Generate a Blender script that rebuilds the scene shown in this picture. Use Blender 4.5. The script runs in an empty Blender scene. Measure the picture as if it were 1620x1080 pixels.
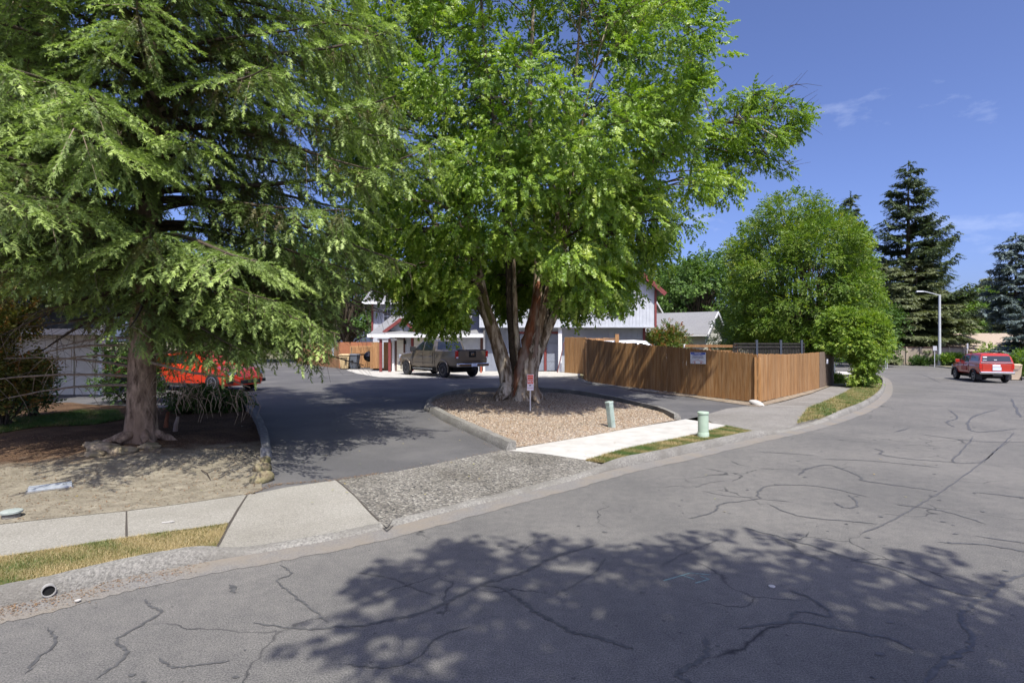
import bpy, bmesh, math, random
import numpy as np
from mathutils import Vector, Matrix
C = bpy.context.scene.collection
SC = bpy.context.scene
R = math.radians
FPX = 900.0; CAMH = 2.1
# ---------------------------------------------------------------- camera
cd = bpy.data.cameras.new("camera"); cam = bpy.data.objects.new("camera", cd); C.objects.link(cam)
cd.sensor_width = 36; cd.lens = 20.0; cd.clip_end = 3000; cd.clip_start = 0.05
cam.location = (0, 0, CAMH); cam.rotation_euler = (R(90), 0, 0)
SC.camera = cam
# ---------------------------------------------------------------- sky and sun
SUN_AZ = math.atan2(0.22, -0.97)      # towards the sun: right of and behind the camera
SUN_EL = R(58)
w = bpy.data.worlds.new("World"); SC.world = w; w.use_nodes = True
nt = w.node_tree; bg = nt.nodes["Background"]
sky = nt.nodes.new("ShaderNodeTexSky"); sky.sky_type = 'NISHITA'; sky.sun_disc = False
sky.sun_elevation = SUN_EL; sky.sun_rotation = SUN_AZ
sky.altitude = 100; sky.air_density = 0.6; sky.dust_density = 3.0; sky.ozone_density = 4.0
tcw = nt.nodes.new("ShaderNodeTexCoord"); mpw = nt.nodes.new("ShaderNodeMapping")
mpw.inputs["Scale"].default_value = (2.6, 2.6, 7.0); mpw.inputs["Rotation"].default_value = (0.0, R(18), R(20))
nw = nt.nodes.new("ShaderNodeTexNoise"); nw.inputs["Scale"].default_value = 1.15; nw.inputs["Detail"].default_value = 9; nw.inputs["Roughness"].default_value = 0.62
rw = nt.nodes.new("ShaderNodeValToRGB"); rw.color_ramp.elements[0].position = 0.60; rw.color_ramp.elements[0].color = (0, 0, 0, 1)
rw.color_ramp.elements[1].position = 0.86; rw.color_ramp.elements[1].color = (0.6, 0.6, 0.6, 1)
mixw = nt.nodes.new("ShaderNodeMixRGB"); mixw.inputs[2].default_value = (4.6, 5.0, 6.0, 1)
nt.links.new(tcw.outputs["Generated"], mpw.inputs["Vector"]); nt.links.new(mpw.outputs[0], nw.inputs["Vector"])
nt.links.new(nw.outputs["Fac"], rw.inputs[0]); nt.links.new(rw.outputs[0], mixw.inputs[0])
tint = nt.nodes.new('ShaderNodeMixRGB'); tint.blend_type = 'MULTIPLY'; tint.inputs[0].default_value = 1; tint.inputs[2].default_value = (.84, .84, 1.06, 1)
nt.links.new(sky.outputs[0], tint.inputs[1]); nt.links.new(tint.outputs[0], mixw.inputs[1]); nt.links.new(mixw.outputs[0], bg.inputs[0])
bg.inputs[1].default_value = 0.15
sd = bpy.data.lights.new("sun", 'SUN'); sd.energy = 4.25; sd.angle = R(0.53); sd.color = (1.0, 0.965, 0.88)
sun = bpy.data.objects.new("sun", sd); C.objects.link(sun)
SUNV = Vector((math.sin(SUN_AZ) * math.cos(SUN_EL), math.cos(SUN_AZ) * math.cos(SUN_EL), math.sin(SUN_EL)))
sun.rotation_euler = SUNV.to_track_quat('Z', 'Y').to_euler(); sun.location = (20, -30, 60)
SC.view_settings.view_transform = 'Standard'; SC.view_settings.look = 'None'
SC.view_settings.exposure = 0.62; SC.view_settings.gamma = 1
SC.cycles.max_bounces = 8; SC.cycles.transparent_max_bounces = 8; SC.cycles.transmission_bounces = 6
SC.cycles.diffuse_bounces = 4; SC.cycles.glossy_bounces = 3
# ---------------------------------------------------------------- terrain
def sm(t):
    t = min(1.0, max(0.0, t)); return t * t * (3 - 2 * t)
def rise(x, y):
    d = (-(x - 1.9) + (y - 9.6)) * .707; s = x + .3 * y
    return .18 * sm((d - 2) / 8) * (1 - sm((s - 16) / 14))
def Zr(x, y): return rise(x, y) - .62 * sm((x + .3 * y - 14) / 30)        # road surface
def Zl(x, y): return Zr(x, y) + .10                                      # lot and pavement surface
def P(px, py, f=Zl):
    """the point of the terrain seen at a pixel of the 1620 x 1080 photograph"""
    a = (px - 810) / FPX; b = (540 - py) / FPX; lo = 2.0; hi = None
    y = 2.0
    while y < 400:
        if CAMH + b * y - f(a * y, y) < 0: hi = y; break
        lo = y; y *= 1.03
    if hi is None: return Vector((a * 300, 300, f(a * 300, 300)))
    for _ in range(30):
        m = (lo + hi) / 2
        if CAMH + b * m - f(a * m, m) < 0: hi = m
        else: lo = m
    return Vector((a * lo, lo, f(a * lo, lo)))
def at(px, y): return (px - 810) / FPX * y
def zz(py, y): return CAMH + (540 - py) / FPX * y
# ---------------------------------------------------------------- materials
MATS = {}
def _nodes(name):
    m = bpy.data.materials.new(name); m.use_nodes = True
    return m, m.node_tree, m.node_tree.nodes["Principled BSDF"]
def mat(name, c1, c2=None, scale=6, rough=.7, metal=0, bump=0, coat=0, detail=6, spec=.4, stretch=(1, 1, 1), c3=None, scale2=.6, bscale=None, lo=.35, hi=.65, island=0):
    if name in MATS: return MATS[name]
    m, t, b = _nodes(name); n = t.nodes; l = t.links
    b.inputs["Roughness"].default_value = rough; b.inputs["Metallic"].default_value = metal
    b.inputs["Specular IOR Level"].default_value = spec
    if coat: b.inputs["Coat Weight"].default_value = coat; b.inputs["Coat Roughness"].default_value = .06
    b.inputs["Base Color"].default_value = (*c1, 1)
    if c2 is not None or bump:
        tc = n.new("ShaderNodeTexCoord"); mp = n.new("ShaderNodeMapping"); mp.inputs["Scale"].default_value = stretch
        l.new(tc.outputs["Object"], mp.inputs["Vector"])
    if c2 is not None:
        nz = n.new("ShaderNodeTexNoise"); nz.inputs["Scale"].default_value = scale; nz.inputs["Detail"].default_value = detail; nz.inputs["Roughness"].default_value = .65
        l.new(mp.outputs[0], nz.inputs["Vector"])
        rp = n.new("ShaderNodeValToRGB"); rp.color_ramp.elements[0].position = lo; rp.color_ramp.elements[1].position = hi
        rp.color_ramp.elements[0].color = (*c1, 1); rp.color_ramp.elements[1].color = (*c2, 1)
        l.new(nz.outputs["Fac"], rp.inputs[0]); out = rp.outputs[0]
        if c3 is not None:
            nz2 = n.new("ShaderNodeTexNoise"); nz2.inputs["Scale"].default_value = scale2; nz2.inputs["Detail"].default_value = 5; nz2.inputs["Roughness"].default_value = .6
            l.new(mp.outputs[0], nz2.inputs["Vector"])
            r2 = n.new("ShaderNodeValToRGB"); r2.color_ramp.elements[0].position = .42; r2.color_ramp.elements[1].position = .68
            l.new(nz2.outputs["Fac"], r2.inputs[0]); mx = n.new("ShaderNodeMixRGB"); mx.inputs[2].default_value = (*c3, 1)
            l.new(r2.outputs[0], mx.inputs[0]); l.new(out, mx.inputs[1]); out = mx.outputs[0]
        l.new(out, b.inputs["Base Color"])
    if bump:
        nb = n.new("ShaderNodeTexNoise"); nb.inputs["Scale"].default_value = bscale or scale * 2; nb.inputs["Detail"].default_value = 6
        l.new(mp.outputs[0], nb.inputs["Vector"]); bp = n.new("ShaderNodeBump"); bp.inputs["Strength"].default_value = bump; bp.inputs["Distance"].default_value = .02
        l.new(nb.outputs["Fac"], bp.inputs["Height"]); l.new(bp.outputs[0], b.inputs["Normal"])
    if island:
        gi_ = n.new("ShaderNodeNewGeometry"); ri = n.new("ShaderNodeValToRGB"); ri.color_ramp.elements[0].color = (1 - island, 1 - island, 1 - island, 1); ri.color_ramp.elements[1].color = (1 + island, 1 + island * .95, 1 + island * .9, 1)
        l.new(gi_.outputs["Random Per Island"], ri.inputs[0]); mi_ = n.new("ShaderNodeMixRGB"); mi_.blend_type = 'MULTIPLY'; mi_.inputs[0].default_value = 1; l.new(out, mi_.inputs[1]); l.new(ri.outputs[0], mi_.inputs[2]); l.new(mi_.outputs[0], b.inputs["Base Color"])
    MATS[name] = m; return m
def aggregate(name, cols, vscale, rough=.85, bump=.4, big=None, bigscale=.5, fine=60):
    """stones set in a binder: voronoi cells give each stone a colour"""
    m, t, b = _nodes(name); n = t.nodes; l = t.links
    tc = n.new("ShaderNodeTexCoord"); vo = n.new("ShaderNodeTexVoronoi"); vo.inputs["Scale"].default_value = vscale
    l.new(tc.outputs["Object"], vo.inputs["Vector"]); sp = n.new("ShaderNodeSeparateColor"); l.new(vo.outputs["Color"], sp.inputs[0])
    rp = n.new("ShaderNodeValToRGB"); rp.color_ramp.interpolation = 'LINEAR'
    e = rp.color_ramp.elements; e[0].color = (*cols[0], 1); e[1].color = (*cols[-1], 1); e[0].position = 0; e[1].position = 1
    for i, c in enumerate(cols[1:-1]):
        q = e.new((i + 1) / (len(cols) - 1)); q.color = (*c, 1)
    l.new(sp.outputs[0], rp.inputs[0]); out = rp.outputs[0]
    if big is not None:
        nz = n.new("ShaderNodeTexNoise"); nz.inputs["Scale"].default_value = bigscale; nz.inputs["Detail"].default_value = 6; nz.inputs["Roughness"].default_value = .6
        l.new(tc.outputs["Object"], nz.inputs["Vector"]); r2 = n.new("ShaderNodeValToRGB"); r2.color_ramp.elements[0].position = .38; r2.color_ramp.elements[1].position = .7
        l.new(nz.outputs["Fac"], r2.inputs[0]); mx = n.new("ShaderNodeMixRGB"); mx.blend_type = 'MULTIPLY'; mx.inputs[2].default_value = (*big, 1)
        l.new(r2.outputs[0], mx.inputs[0]); l.new(out, mx.inputs[1]); out = mx.outputs[0]
    l.new(out, b.inputs["Base Color"]); b.inputs["Roughness"].default_value = rough; b.inputs["Specular IOR Level"].default_value = .3
    bp = n.new("ShaderNodeBump"); bp.inputs["Strength"].default_value = bump; bp.inputs["Distance"].default_value = .01
    l.new(vo.outputs["Distance"], bp.inputs["Height"]); bp.invert = True; l.new(bp.outputs[0], b.inputs["Normal"])
    MATS[name] = m; return m
def foliage(name, cols, trans=.35, rough=.5, tcol=(1.25, 1.3, .5), spec=.35):
    m, t, b = _nodes(name); n = t.nodes; l = t.links
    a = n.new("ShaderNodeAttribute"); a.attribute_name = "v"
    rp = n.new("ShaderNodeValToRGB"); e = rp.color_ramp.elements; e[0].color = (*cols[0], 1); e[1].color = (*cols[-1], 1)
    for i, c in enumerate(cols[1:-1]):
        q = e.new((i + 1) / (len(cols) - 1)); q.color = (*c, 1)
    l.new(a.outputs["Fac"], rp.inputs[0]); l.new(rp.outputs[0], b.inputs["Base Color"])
    b.inputs["Roughness"].default_value = rough; b.inputs["Specular IOR Level"].default_value = spec
    if trans:
        tr = n.new("ShaderNodeBsdfTranslucent"); mu = n.new("ShaderNodeMixRGB"); mu.blend_type = 'MULTIPLY'; mu.inputs[0].default_value = 1; mu.inputs[2].default_value = (*tcol, 1)
        l.new(rp.outputs[0], mu.inputs[1]); l.new(mu.outputs[0], tr.inputs[0])
        ms = n.new("ShaderNodeMixShader"); ms.inputs[0].default_value = trans; l.new(b.outputs[0], ms.inputs[1]); l.new(tr.outputs[0], ms.inputs[2])
        l.new(ms.outputs[0], n["Material Output"].inputs[0])
    MATS[name] = m; return m
def bark(name, a, b_, c, scale=9, stretch=(1, 1, .22), bump=.9):
    return mat(name, a, b_, scale=scale, rough=.95, bump=bump, stretch=stretch, c3=c, scale2=1.6, spec=.15, bscale=scale * 1.3)

M_ASPH = None
def road_material():
    m, t, b = _nodes("asphalt_road"); n = t.nodes; l = t.links
    tc = n.new("ShaderNodeTexCoord")
    n1 = n.new("ShaderNodeTexNoise"); n1.inputs["Scale"].default_value = 90; n1.inputs["Detail"].default_value = 4; n1.inputs["Roughness"].default_value = .8
    n2 = n.new("ShaderNodeTexNoise"); n2.inputs["Scale"].default_value = .45; n2.inputs["Detail"].default_value = 8; n2.inputs["Roughness"].default_value = .6
    l.new(tc.outputs["Object"], n1.inputs["Vector"]); l.new(tc.outputs["Object"], n2.inputs["Vector"])
    r1 = n.new("ShaderNodeValToRGB"); r1.color_ramp.elements[0].position = .36; r1.color_ramp.elements[1].position = .64
    r1.color_ramp.elements[0].color = (.066, .065, .063, 1); r1.color_ramp.elements[1].color = (.240, .232, .212, 1)
    l.new(n1.outputs["Fac"], r1.inputs[0])
    r2 = n.new("ShaderNodeValToRGB"); r2.color_ramp.elements[0].position = .35; r2.color_ramp.elements[1].position = .7
    r2.color_ramp.elements[0].color = (.78, .78, .79, 1); r2.color_ramp.elements[1].color = (1.12, 1.10, 1.08, 1)
    l.new(n2.outputs["Fac"], r2.inputs[0]); mx = n.new("ShaderNodeMixRGB"); mx.blend_type = 'MULTIPLY'; mx.inputs[0].default_value = 1
    l.new(r1.outputs[0], mx.inputs[1]); l.new(r2.outputs[0], mx.inputs[2])
    n4 = n.new("ShaderNodeTexNoise"); n4.inputs["Scale"].default_value = 7; n4.inputs["Detail"].default_value = 8; n4.inputs["Roughness"].default_value = .75; l.new(tc.outputs["Object"], n4.inputs["Vector"])
    r4 = n.new("ShaderNodeValToRGB"); r4.color_ramp.elements[0].position = .3; r4.color_ramp.elements[1].position = .72; r4.color_ramp.elements[0].color = (.78, .78, .80, 1); r4.color_ramp.elements[1].color = (1.15, 1.14, 1.12, 1)
    l.new(n4.outputs["Fac"], r4.inputs[0]); mx4 = n.new("ShaderNodeMixRGB"); mx4.blend_type = 'MULTIPLY'; mx4.inputs[0].default_value = 1; l.new(mx.outputs[0], mx4.inputs[1]); l.new(r4.outputs[0], mx4.inputs[2]); mx = mx4
    # hairline cracks
    nd = n.new("ShaderNodeTexNoise"); nd.inputs["Scale"].default_value = 1.3; nd.inputs["Detail"].default_value = 6; l.new(tc.outputs["Object"], nd.inputs["Vector"])
    vm = n.new("ShaderNodeVectorMath"); vm.operation = 'MULTIPLY_ADD'; vm.inputs[1].default_value = (.9, .9, 0); l.new(nd.outputs["Color"], vm.inputs[0]); l.new(tc.outputs["Object"], vm.inputs[2])
    vo = n.new("ShaderNodeTexVoronoi"); vo.feature = 'DISTANCE_TO_EDGE'; vo.inputs["Scale"].default_value = .55; l.new(vm.outputs[0], vo.inputs["Vector"])
    rc = n.new("ShaderNodeValToRGB"); rc.color_ramp.elements[0].position = .0; rc.color_ramp.elements[1].position = .007
    rc.color_ramp.elements[0].color = (1, 1, 1, 1); rc.color_ramp.elements[1].color = (0, 0, 0, 1); l.new(vo.outputs["Distance"], rc.inputs[0])
    n3 = n.new("ShaderNodeTexNoise"); n3.inputs["Scale"].default_value = .8; l.new(tc.outputs["Object"], n3.inputs["Vector"])
    r3 = n.new("ShaderNodeValToRGB"); r3.color_ramp.elements[0].position = .5; r3.color_ramp.elements[1].position = .6; l.new(n3.outputs["Fac"], r3.inputs[0])
    mm = n.new("ShaderNodeMath"); mm.operation = 'MULTIPLY'; l.new(rc.outputs[0], mm.inputs[0]); l.new(r3.outputs[0], mm.inputs[1])
    # dark pop-out specks
    vs = n.new("ShaderNodeTexVoronoi"); vs.inputs["Scale"].default_value = 5.5; l.new(tc.outputs["Object"], vs.inputs["Vector"])
    rs = n.new("ShaderNodeValToRGB"); rs.color_ramp.elements[0].position = .05; rs.color_ramp.elements[1].position = .09
    rs.color_ramp.elements[0].color = (1, 1, 1, 1); rs.color_ramp.elements[1].color = (0, 0, 0, 1); l.new(vs.outputs["Distance"], rs.inputs[0])
    ms = n.new("ShaderNodeMath"); ms.operation = 'MULTIPLY'; ms.inputs[1].default_value = .55; l.new(rs.outputs[0], ms.inputs[0])
    mxm = n.new("ShaderNodeMath"); mxm.operation = 'MAXIMUM'; l.new(mm.outputs[0], mxm.inputs[0]); l.new(ms.outputs[0], mxm.inputs[1])
    m2 = n.new("ShaderNodeMixRGB"); m2.inputs[2].default_value = (.03, .03, .032, 1); l.new(mxm.outputs[0], m2.inputs[0]); l.new(mx.outputs[0], m2.inputs[1])
    l.new(m2.outputs[0], b.inputs["Base Color"]); b.inputs["Roughness"].default_value = .85; b.inputs["Specular IOR Level"].default_value = .25
    bp = n.new("ShaderNodeBump"); bp.inputs["Strength"].default_value = .35; bp.inputs["Distance"].default_value = .008; l.new(n1.outputs["Fac"], bp.inputs["Height"]); l.new(bp.outputs[0], b.inputs["Normal"])
    return m
M_ROAD = road_material()
M_TAR = mat("crack_seal", (.052, .052, .054), (.11, .108, .106), scale=25, rough=.6)
M_LOT = mat("asphalt_lot", (.05, .05, .053), (.125, .121, .118), scale=95, rough=.8, bump=.3, detail=4, c3=(.135, .13, .125), scale2=.5, bscale=140)
M_CONC = mat("old_concrete", (.26, .245, .215), (.40, .375, .33), scale=45, rough=.9, bump=.3, detail=6, c3=(.30, .28, .245), scale2=1.2, bscale=80)
M_CURB = mat("curb_concrete", (.13, .125, .11), (.31, .295, .26), scale=38, rough=.95, bump=.6, detail=8, c3=(.15, .14, .12), scale2=1.6, bscale=70)
M_GUT = mat("gutter_concrete", (.13, .125, .12), (.24, .225, .20), scale=60, rough=.95, bump=.5, c3=(.22, .19, .15), scale2=1.5, bscale=90)
M_NEWC = mat("new_concrete", (.40, .385, .35), (.50, .48, .44), scale=3, rough=.85, bump=.1, bscale=70)
M_PAD = mat("pad_concrete", (.36, .345, .31), (.50, .48, .43), scale=3, rough=.9, bump=.2, bscale=60)
M_AGG = aggregate("exposed_aggregate", [(.05, .05, .05), (.16, .15, .13), (.26, .24, .20), (.12, .11, .10), (.42, .40, .34)], 42, big=(.55, .54, .52), bigscale=.8, bump=.8)
M_AGG2 = aggregate("worn_aggregate", [(.14, .135, .125), (.24, .225, .20), (.19, .18, .165), (.32, .30, .265)], 55, big=(.75, .74, .72), bigscale=.7)
M_CONG = aggregate("sandy_concrete", [(.21, .198, .17), (.30, .285, .245), (.26, .247, .21), (.37, .35, .305)], 90, big=(.78, .77, .75), bigscale=.6, bump=.25)
M_DIRT = mat("bare_dirt", (.15, .12, .088), (.33, .275, .205), scale=5, rough=1, bump=.9, detail=10, c3=(.23, .185, .14), scale2=.7, bscale=22, spec=.1)
M_DUFF = mat("needle_litter", (.035, .022, .014), (.12, .075, .045), scale=30, rough=1, bump=1, detail=8, c3=(.07, .045, .03), scale2=1.2, bscale=50, spec=.1)
M_SOIL = mat("gravel_bed_soil", (.16, .13, .10), (.40, .35, .29), scale=35, rough=1, bump=.8, c3=(.25, .16, .10), scale2=.8)
M_GRND = mat("dry_ground", (.13, .11, .065), (.26, .22, .13), scale=2.5, rough=1, bump=.5, c3=(.08, .10, .04), scale2=.2)
M_TURF = mat("turf_soil", (.14, .115, .06), (.30, .25, .14), scale=14, rough=1, bump=.6, c3=(.09, .11, .035), scale2=1.3)
# ---------------------------------------------------------------- mesh builder
class MB:
    def __init__(s): s.v = []; s.f = []; s.m = []; s.mats = []
    def mi(s, m):
        if m is None: return 0
        if m not in s.mats: s.mats.append(m)
        return s.mats.index(m)
    def add(s, vs, fs, m=None):
        k = len(s.v); i = s.mi(m); s.v += [tuple(v) for v in vs]; s.f += [tuple(k + a for a in f) for f in fs]; s.m += [i] * len(fs)
    def box(s, c, d, m=None, rz=0, mtx=None, taper=1.0):
        vs = []
        for z in (-.5, .5):
            tp = taper if z > 0 else 1
            for x, y in ((-.5, -.5), (.5, -.5), (.5, .5), (-.5, .5)):
                p = Vector((x * d[0] * tp, y * d[1] * tp, z * d[2]))
                if rz: p.rotate(Matrix.Rotation(rz, 3, 'Z'))
                if mtx: p = mtx @ p
                vs.append(p + Vector(c))
        s.add(vs, [(3, 2, 1, 0), (4, 5, 6, 7), (0, 1, 5, 4), (1, 2, 6, 5), (2, 3, 7, 6), (3, 0, 4, 7)], m)
    def bar(s, a, b, wd, th, m=None, up=(0, 0, 1)):
        a = Vector(a); b = Vector(b); d = (b - a); L = d.length; d.normalize(); u = Vector(up)
        sd_ = d.cross(u).normalized(); u = sd_.cross(d)
        M3 = Matrix((d, sd_, u)).transposed()
        s.box((a + b) / 2, (L, wd, th), m, mtx=M3)
    def prism(s, pts, vec, m=None):
        n = len(pts); a = [Vector(p) for p in pts]; b = [p + Vector(vec) for p in a]
        s.add(a + b, [tuple(reversed(range(n))), tuple(range(n, 2 * n))] + [(i, (i + 1) % n, n + (i + 1) % n, n + i) for i in range(n)], m)
    def tube(s, pts, rad, n=8, m=None, caps=True, wob=None):
        pts = [Vector(p) for p in pts]; k = len(pts); vs = []; fs = []
        if not hasattr(rad, '__len__'): rad = [rad] * k
        pu = None
        for i, p in enumerate(pts):
            d = (pts[min(i + 1, k - 1)] - pts[max(i - 1, 0)]).normalized()
            if pu is None: pu = d.orthogonal().normalized()
            pu = (pu - d * pu.dot(d)).normalized(); q = d.cross(pu)
            for j in range(n):
                a = 2 * math.pi * j / n; r = rad[i]
                if wob: r *= wob(i, j)
                vs.append(p + (pu * math.cos(a) + q * math.sin(a)) * r)
        for i in range(k - 1):
            for j in range(n): fs.append((i * n + j, i * n + (j + 1) % n, (i + 1) * n + (j + 1) % n, (i + 1) * n + j))
        if caps: fs.append(tuple(reversed(range(n)))); fs.append(tuple(range((k - 1) * n, k * n)))
        s.add(vs, fs, m)
    def lathe(s, c, prof, axis='Z', n=20, m=None):
        vs = []; fs = []; k = len(prof); c = Vector(c)
        for r, h in prof:
            for j in range(n):
                a = 2 * math.pi * j / n; x, y = r * math.cos(a), r * math.sin(a)
                vs.append(c + (Vector((x, y, h)) if axis == 'Z' else Vector((x, h, y)) if axis == 'Y' else Vector((h, x, y))))
        for i in range(k - 1):
            for j in range(n): fs.append((i * n + j, i * n + (j + 1) % n, (i + 1) * n + (j + 1) % n, (i + 1) * n + j))
        fs.append(tuple(range(n))); fs.append(tuple(range((k - 1) * n, k * n)))
        s.add(vs, fs, m)
    def build(s, name, m=None, parent=None, world=False, smooth=0, bevel=0, fix=True):
        me = bpy.data.meshes.new(name); vs = s.v
        if world and parent is not None:
            o_ = parent.location; vs = [(v[0] - o_[0], v[1] - o_[1], v[2] - o_[2]) for v in vs]
        me.from_pydata(vs, [], s.f)
        ml = s.mats if s.mats else [m]
        for q in ml: me.materials.append(q)
        if len(ml) > 1: me.polygons.foreach_set("material_index", s.m)
        if fix:
            b = bmesh.new(); b.from_mesh(me); bmesh.ops.recalc_face_normals(b, faces=b.faces); b.to_mesh(me); b.free()
        if smooth:
            me.polygons.foreach_set("use_smooth", [True] * len(me.polygons)); me.set_sharp_from_angle(angle=R(smooth))
        o = bpy.data.objects.new(name, me); C.objects.link(o)
        if parent is not None: o.parent = parent
        if bevel:
            bv = o.modifiers.new("bevel", 'BEVEL'); bv.width = bevel; bv.segments = 2; bv.limit_method = 'ANGLE'; bv.angle_limit = R(40)
        return o
def tag(o, label=None, cat=None, group=None, kind=None):
    if label: o["label"] = label
    if cat: o["category"] = cat
    if group: o["group"] = group
    if kind: o["kind"] = kind
    return o
def thing(name, label, cat, loc=(0, 0, 0), rz=0, group=None):
    o = bpy.data.objects.new(name, None); C.objects.link(o); o.location = loc; o.rotation_euler = (0, 0, rz); o.empty_display_size = .2
    return tag(o, label, cat, group)
def copy_tree(o, parent=None):
    c = o.copy(); C.objects.link(c); c.parent = parent
    for ch in list(o.children): copy_tree(ch, c)
    return c
def struct(o): o["kind"] = "structure"; return o
def text(name, s, size, mtx, m, parent, ext=.002, align='CENTER'):
    cu = bpy.data.curves.new(name, 'FONT'); cu.body = s; cu.size = size; cu.align_x = align; cu.align_y = 'CENTER'; cu.extrude = ext; cu.offset = size * .012
    to = bpy.data.objects.new(name, cu); C.objects.link(to)
    bpy.context.view_layer.update(); dg = bpy.context.evaluated_depsgraph_get()
    me = bpy.data.meshes.new_from_object(to.evaluated_get(dg)); bpy.data.objects.remove(to)
    me.materials.clear(); me.materials.append(m); me.transform(mtx)
    o = bpy.data.objects.new(name, me); C.objects.link(o); o.parent = parent; return o
def npmesh(name, T, v, m, parent=None, loc=None):
    """T: (n,3,3) triangles, v: (n,) value 0..1 read by the leaf material"""
    T = np.ascontiguousarray(T, dtype=np.float32)
    if loc is not None: T = T - np.array(loc, dtype=np.float32)
    n = len(T); me = bpy.data.meshes.new(name)
    me.vertices.add(n * 3); me.vertices.foreach_set("co", T.reshape(-1))
    me.loops.add(n * 3); me.loops.foreach_set("vertex_index", np.arange(n * 3, dtype=np.int32))
    me.polygons.add(n); me.polygons.foreach_set("loop_start", np.arange(0, n * 3, 3, dtype=np.int32))
    me.polygons.foreach_set("loop_total", np.full(n, 3, dtype=np.int32))
    a = me.attributes.new("v", 'FLOAT', 'FACE'); a.data.foreach_set("value", np.clip(v, 0, 1).astype(np.float32))
    me.materials.append(m); me.update(calc_edges=True)
    o = bpy.data.objects.new(name, me); C.objects.link(o)
    if parent is not None: o.parent = parent
    return o
def catmull(pts, n=6):
    pts = [Vector(p) for p in pts]; out = []
    for i in range(len(pts) - 1):
        p0 = pts[max(i - 1, 0)]; p1 = pts[i]; p2 = pts[i + 1]; p3 = pts[min(i + 2, len(pts) - 1)]
        for k in range(n):
            t = k / n
            out.append(.5 * ((2 * p1) + (p2 - p0) * t + (2 * p0 - 5 * p1 + 4 * p2 - p3) * t * t + (3 * p1 - p0 - 3 * p2 + p3) * t ** 3))
    out.append(pts[-1]); return out
def drape(name, poly, f, dz, m, step=1.0, label=None):
    """a flat sheet cut from a ground polygon and laid on the terrain"""
    b = bmesh.new(); vs = [b.verts.new((p[0], p[1], 0)) for p in poly]; b.faces.new(vs)
    xs = [p[0] for p in poly]; ys = [p[1] for p in poly]
    if step:
        for ax, lo, hi in ((0, min(xs), max(xs)), (1, min(ys), max(ys))):
            st = step
            if (hi - lo) / st > 90: st = (hi - lo) / 90
            k = lo + st
            while k < hi:
                co = (k, 0, 0) if ax == 0 else (0, k, 0); no = (1, 0, 0) if ax == 0 else (0, 1, 0)
                bmesh.ops.bisect_plane(b, geom=b.verts[:] + b.edges[:] + b.faces[:], plane_co=co, plane_no=no); k += st
    bmesh.ops.triangulate(b, faces=b.faces[:])
    for v in b.verts: v.co.z = f(v.co.x, v.co.y) + dz
    bmesh.ops.recalc_face_normals(b, faces=b.faces)
    if sum(fc.normal.z for fc in b.faces) < 0: bmesh.ops.reverse_faces(b, faces=b.faces)
    me = bpy.data.meshes.new(name); b.to_mesh(me); b.free(); me.materials.append(m)
    o = bpy.data.objects.new(name, me); C.objects.link(o); return o
def pp(lst, f=Zl): return [P(x, y, f) for x, y in lst]
# ================================================================ GROUND
rng = random.Random(7); nr = np.random.default_rng(7)
def grid_sheet(name, x0, x1, y0, y1, nx, ny, f, m, pw=1.0):
    vs = []; fs = []
    for j in range(ny + 1):
        for i in range(nx + 1):
            x = x0 + (x1 - x0) * i / nx; y = y0 + (y1 - y0) * j / ny
            vs.append((x, y, f(x, y)))
    for j in range(ny):
        for i in range(nx):
            a = j * (nx + 1) + i; fs.append((a, a + 1, a + nx + 2, a + nx + 1))
    mb = MB(); mb.add(vs, fs, m); return mb
mb = MB()
def gz(x, y): return Zr(x, y) - .07
g0 = grid_sheet("g", -60, 110, -40, 130, 85, 85, gz, M_GRND)
mb.add(g0.v, g0.f, M_GRND)
# the outer skirt to the horizon
K = 900
ring_i = [(-60, -40), (110, -40), (110, 130), (-60, 130)]; ring_o = [(-K, -K), (K, -K), (K, K), (-K, K)]
for i in range(4):
    j = (i + 1) % 4; n = 20
    for k in range(n):
        t0, t1 = k / n, (k + 1) / n
        L = lambda a, b, t: (a[0] + (b[0] - a[0]) * t, a[1] + (b[1] - a[1]) * t)
        q = [L(ring_i[i], ring_i[j], t0), L(ring_i[i], ring_i[j], t1), L(ring_o[i], ring_o[j], t1), L(ring_o[i], ring_o[j], t0)]
        mb.add([(x, y, gz(min(max(x, -60), 110), min(max(y, -40), 130))) for x, y in q], [(0, 1, 2, 3)], M_GRND)
struct(mb.build("ground"))
# near kerb line (bottom of the kerb face) as seen from left to right
GL = [(0, 962), (77, 946), (200, 915), (330, 889), (430, 872), (520, 856), (612, 836), (720, 808), (810, 785), (900, 762), (980, 741), (1060, 724), (1130, 708), (1210, 690),
      (1250, 682), (1300, 669), (1345, 654), (1376, 640), (1394, 626), (1401, 612), (1398, 600), (1380, 592), (1350, 589)]
gl = pp(GL, Zr)
d0 = (gl[0] - gl[1]).normalized()
far_left = [gl[0] + d0 * 30, gl[0] + d0 * 12, gl[0] + d0 * 4]
CORNER_END = Vector((12.0, 58.0, 0))
gline = far_left + gl
FAR = [(1345, 571.5), (1400, 573.5), (1440, 576), (1466, 578.5), (1492, 581.5), (1520, 585), (1560, 591), (1600, 597), (1640, 603)]
fl = pp(FAR, Zr)
dn = (fl[-1] - fl[-2]).normalized()
far_curb = [Vector((24, 78, 0))] + fl + [fl[-1] + dn * 6, Vector((30, 20, 0)), Vector((24, 8, 0)), Vector((14, -3, 0)), Vector((-6, -20, 0)), Vector((-14, -30, 0))]
road_poly = [gline[0]] + gline[1:] + [CORNER_END] + far_curb
road = struct(drape("road", road_poly, Zr, 0.0, M_ROAD, 1.0))
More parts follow.
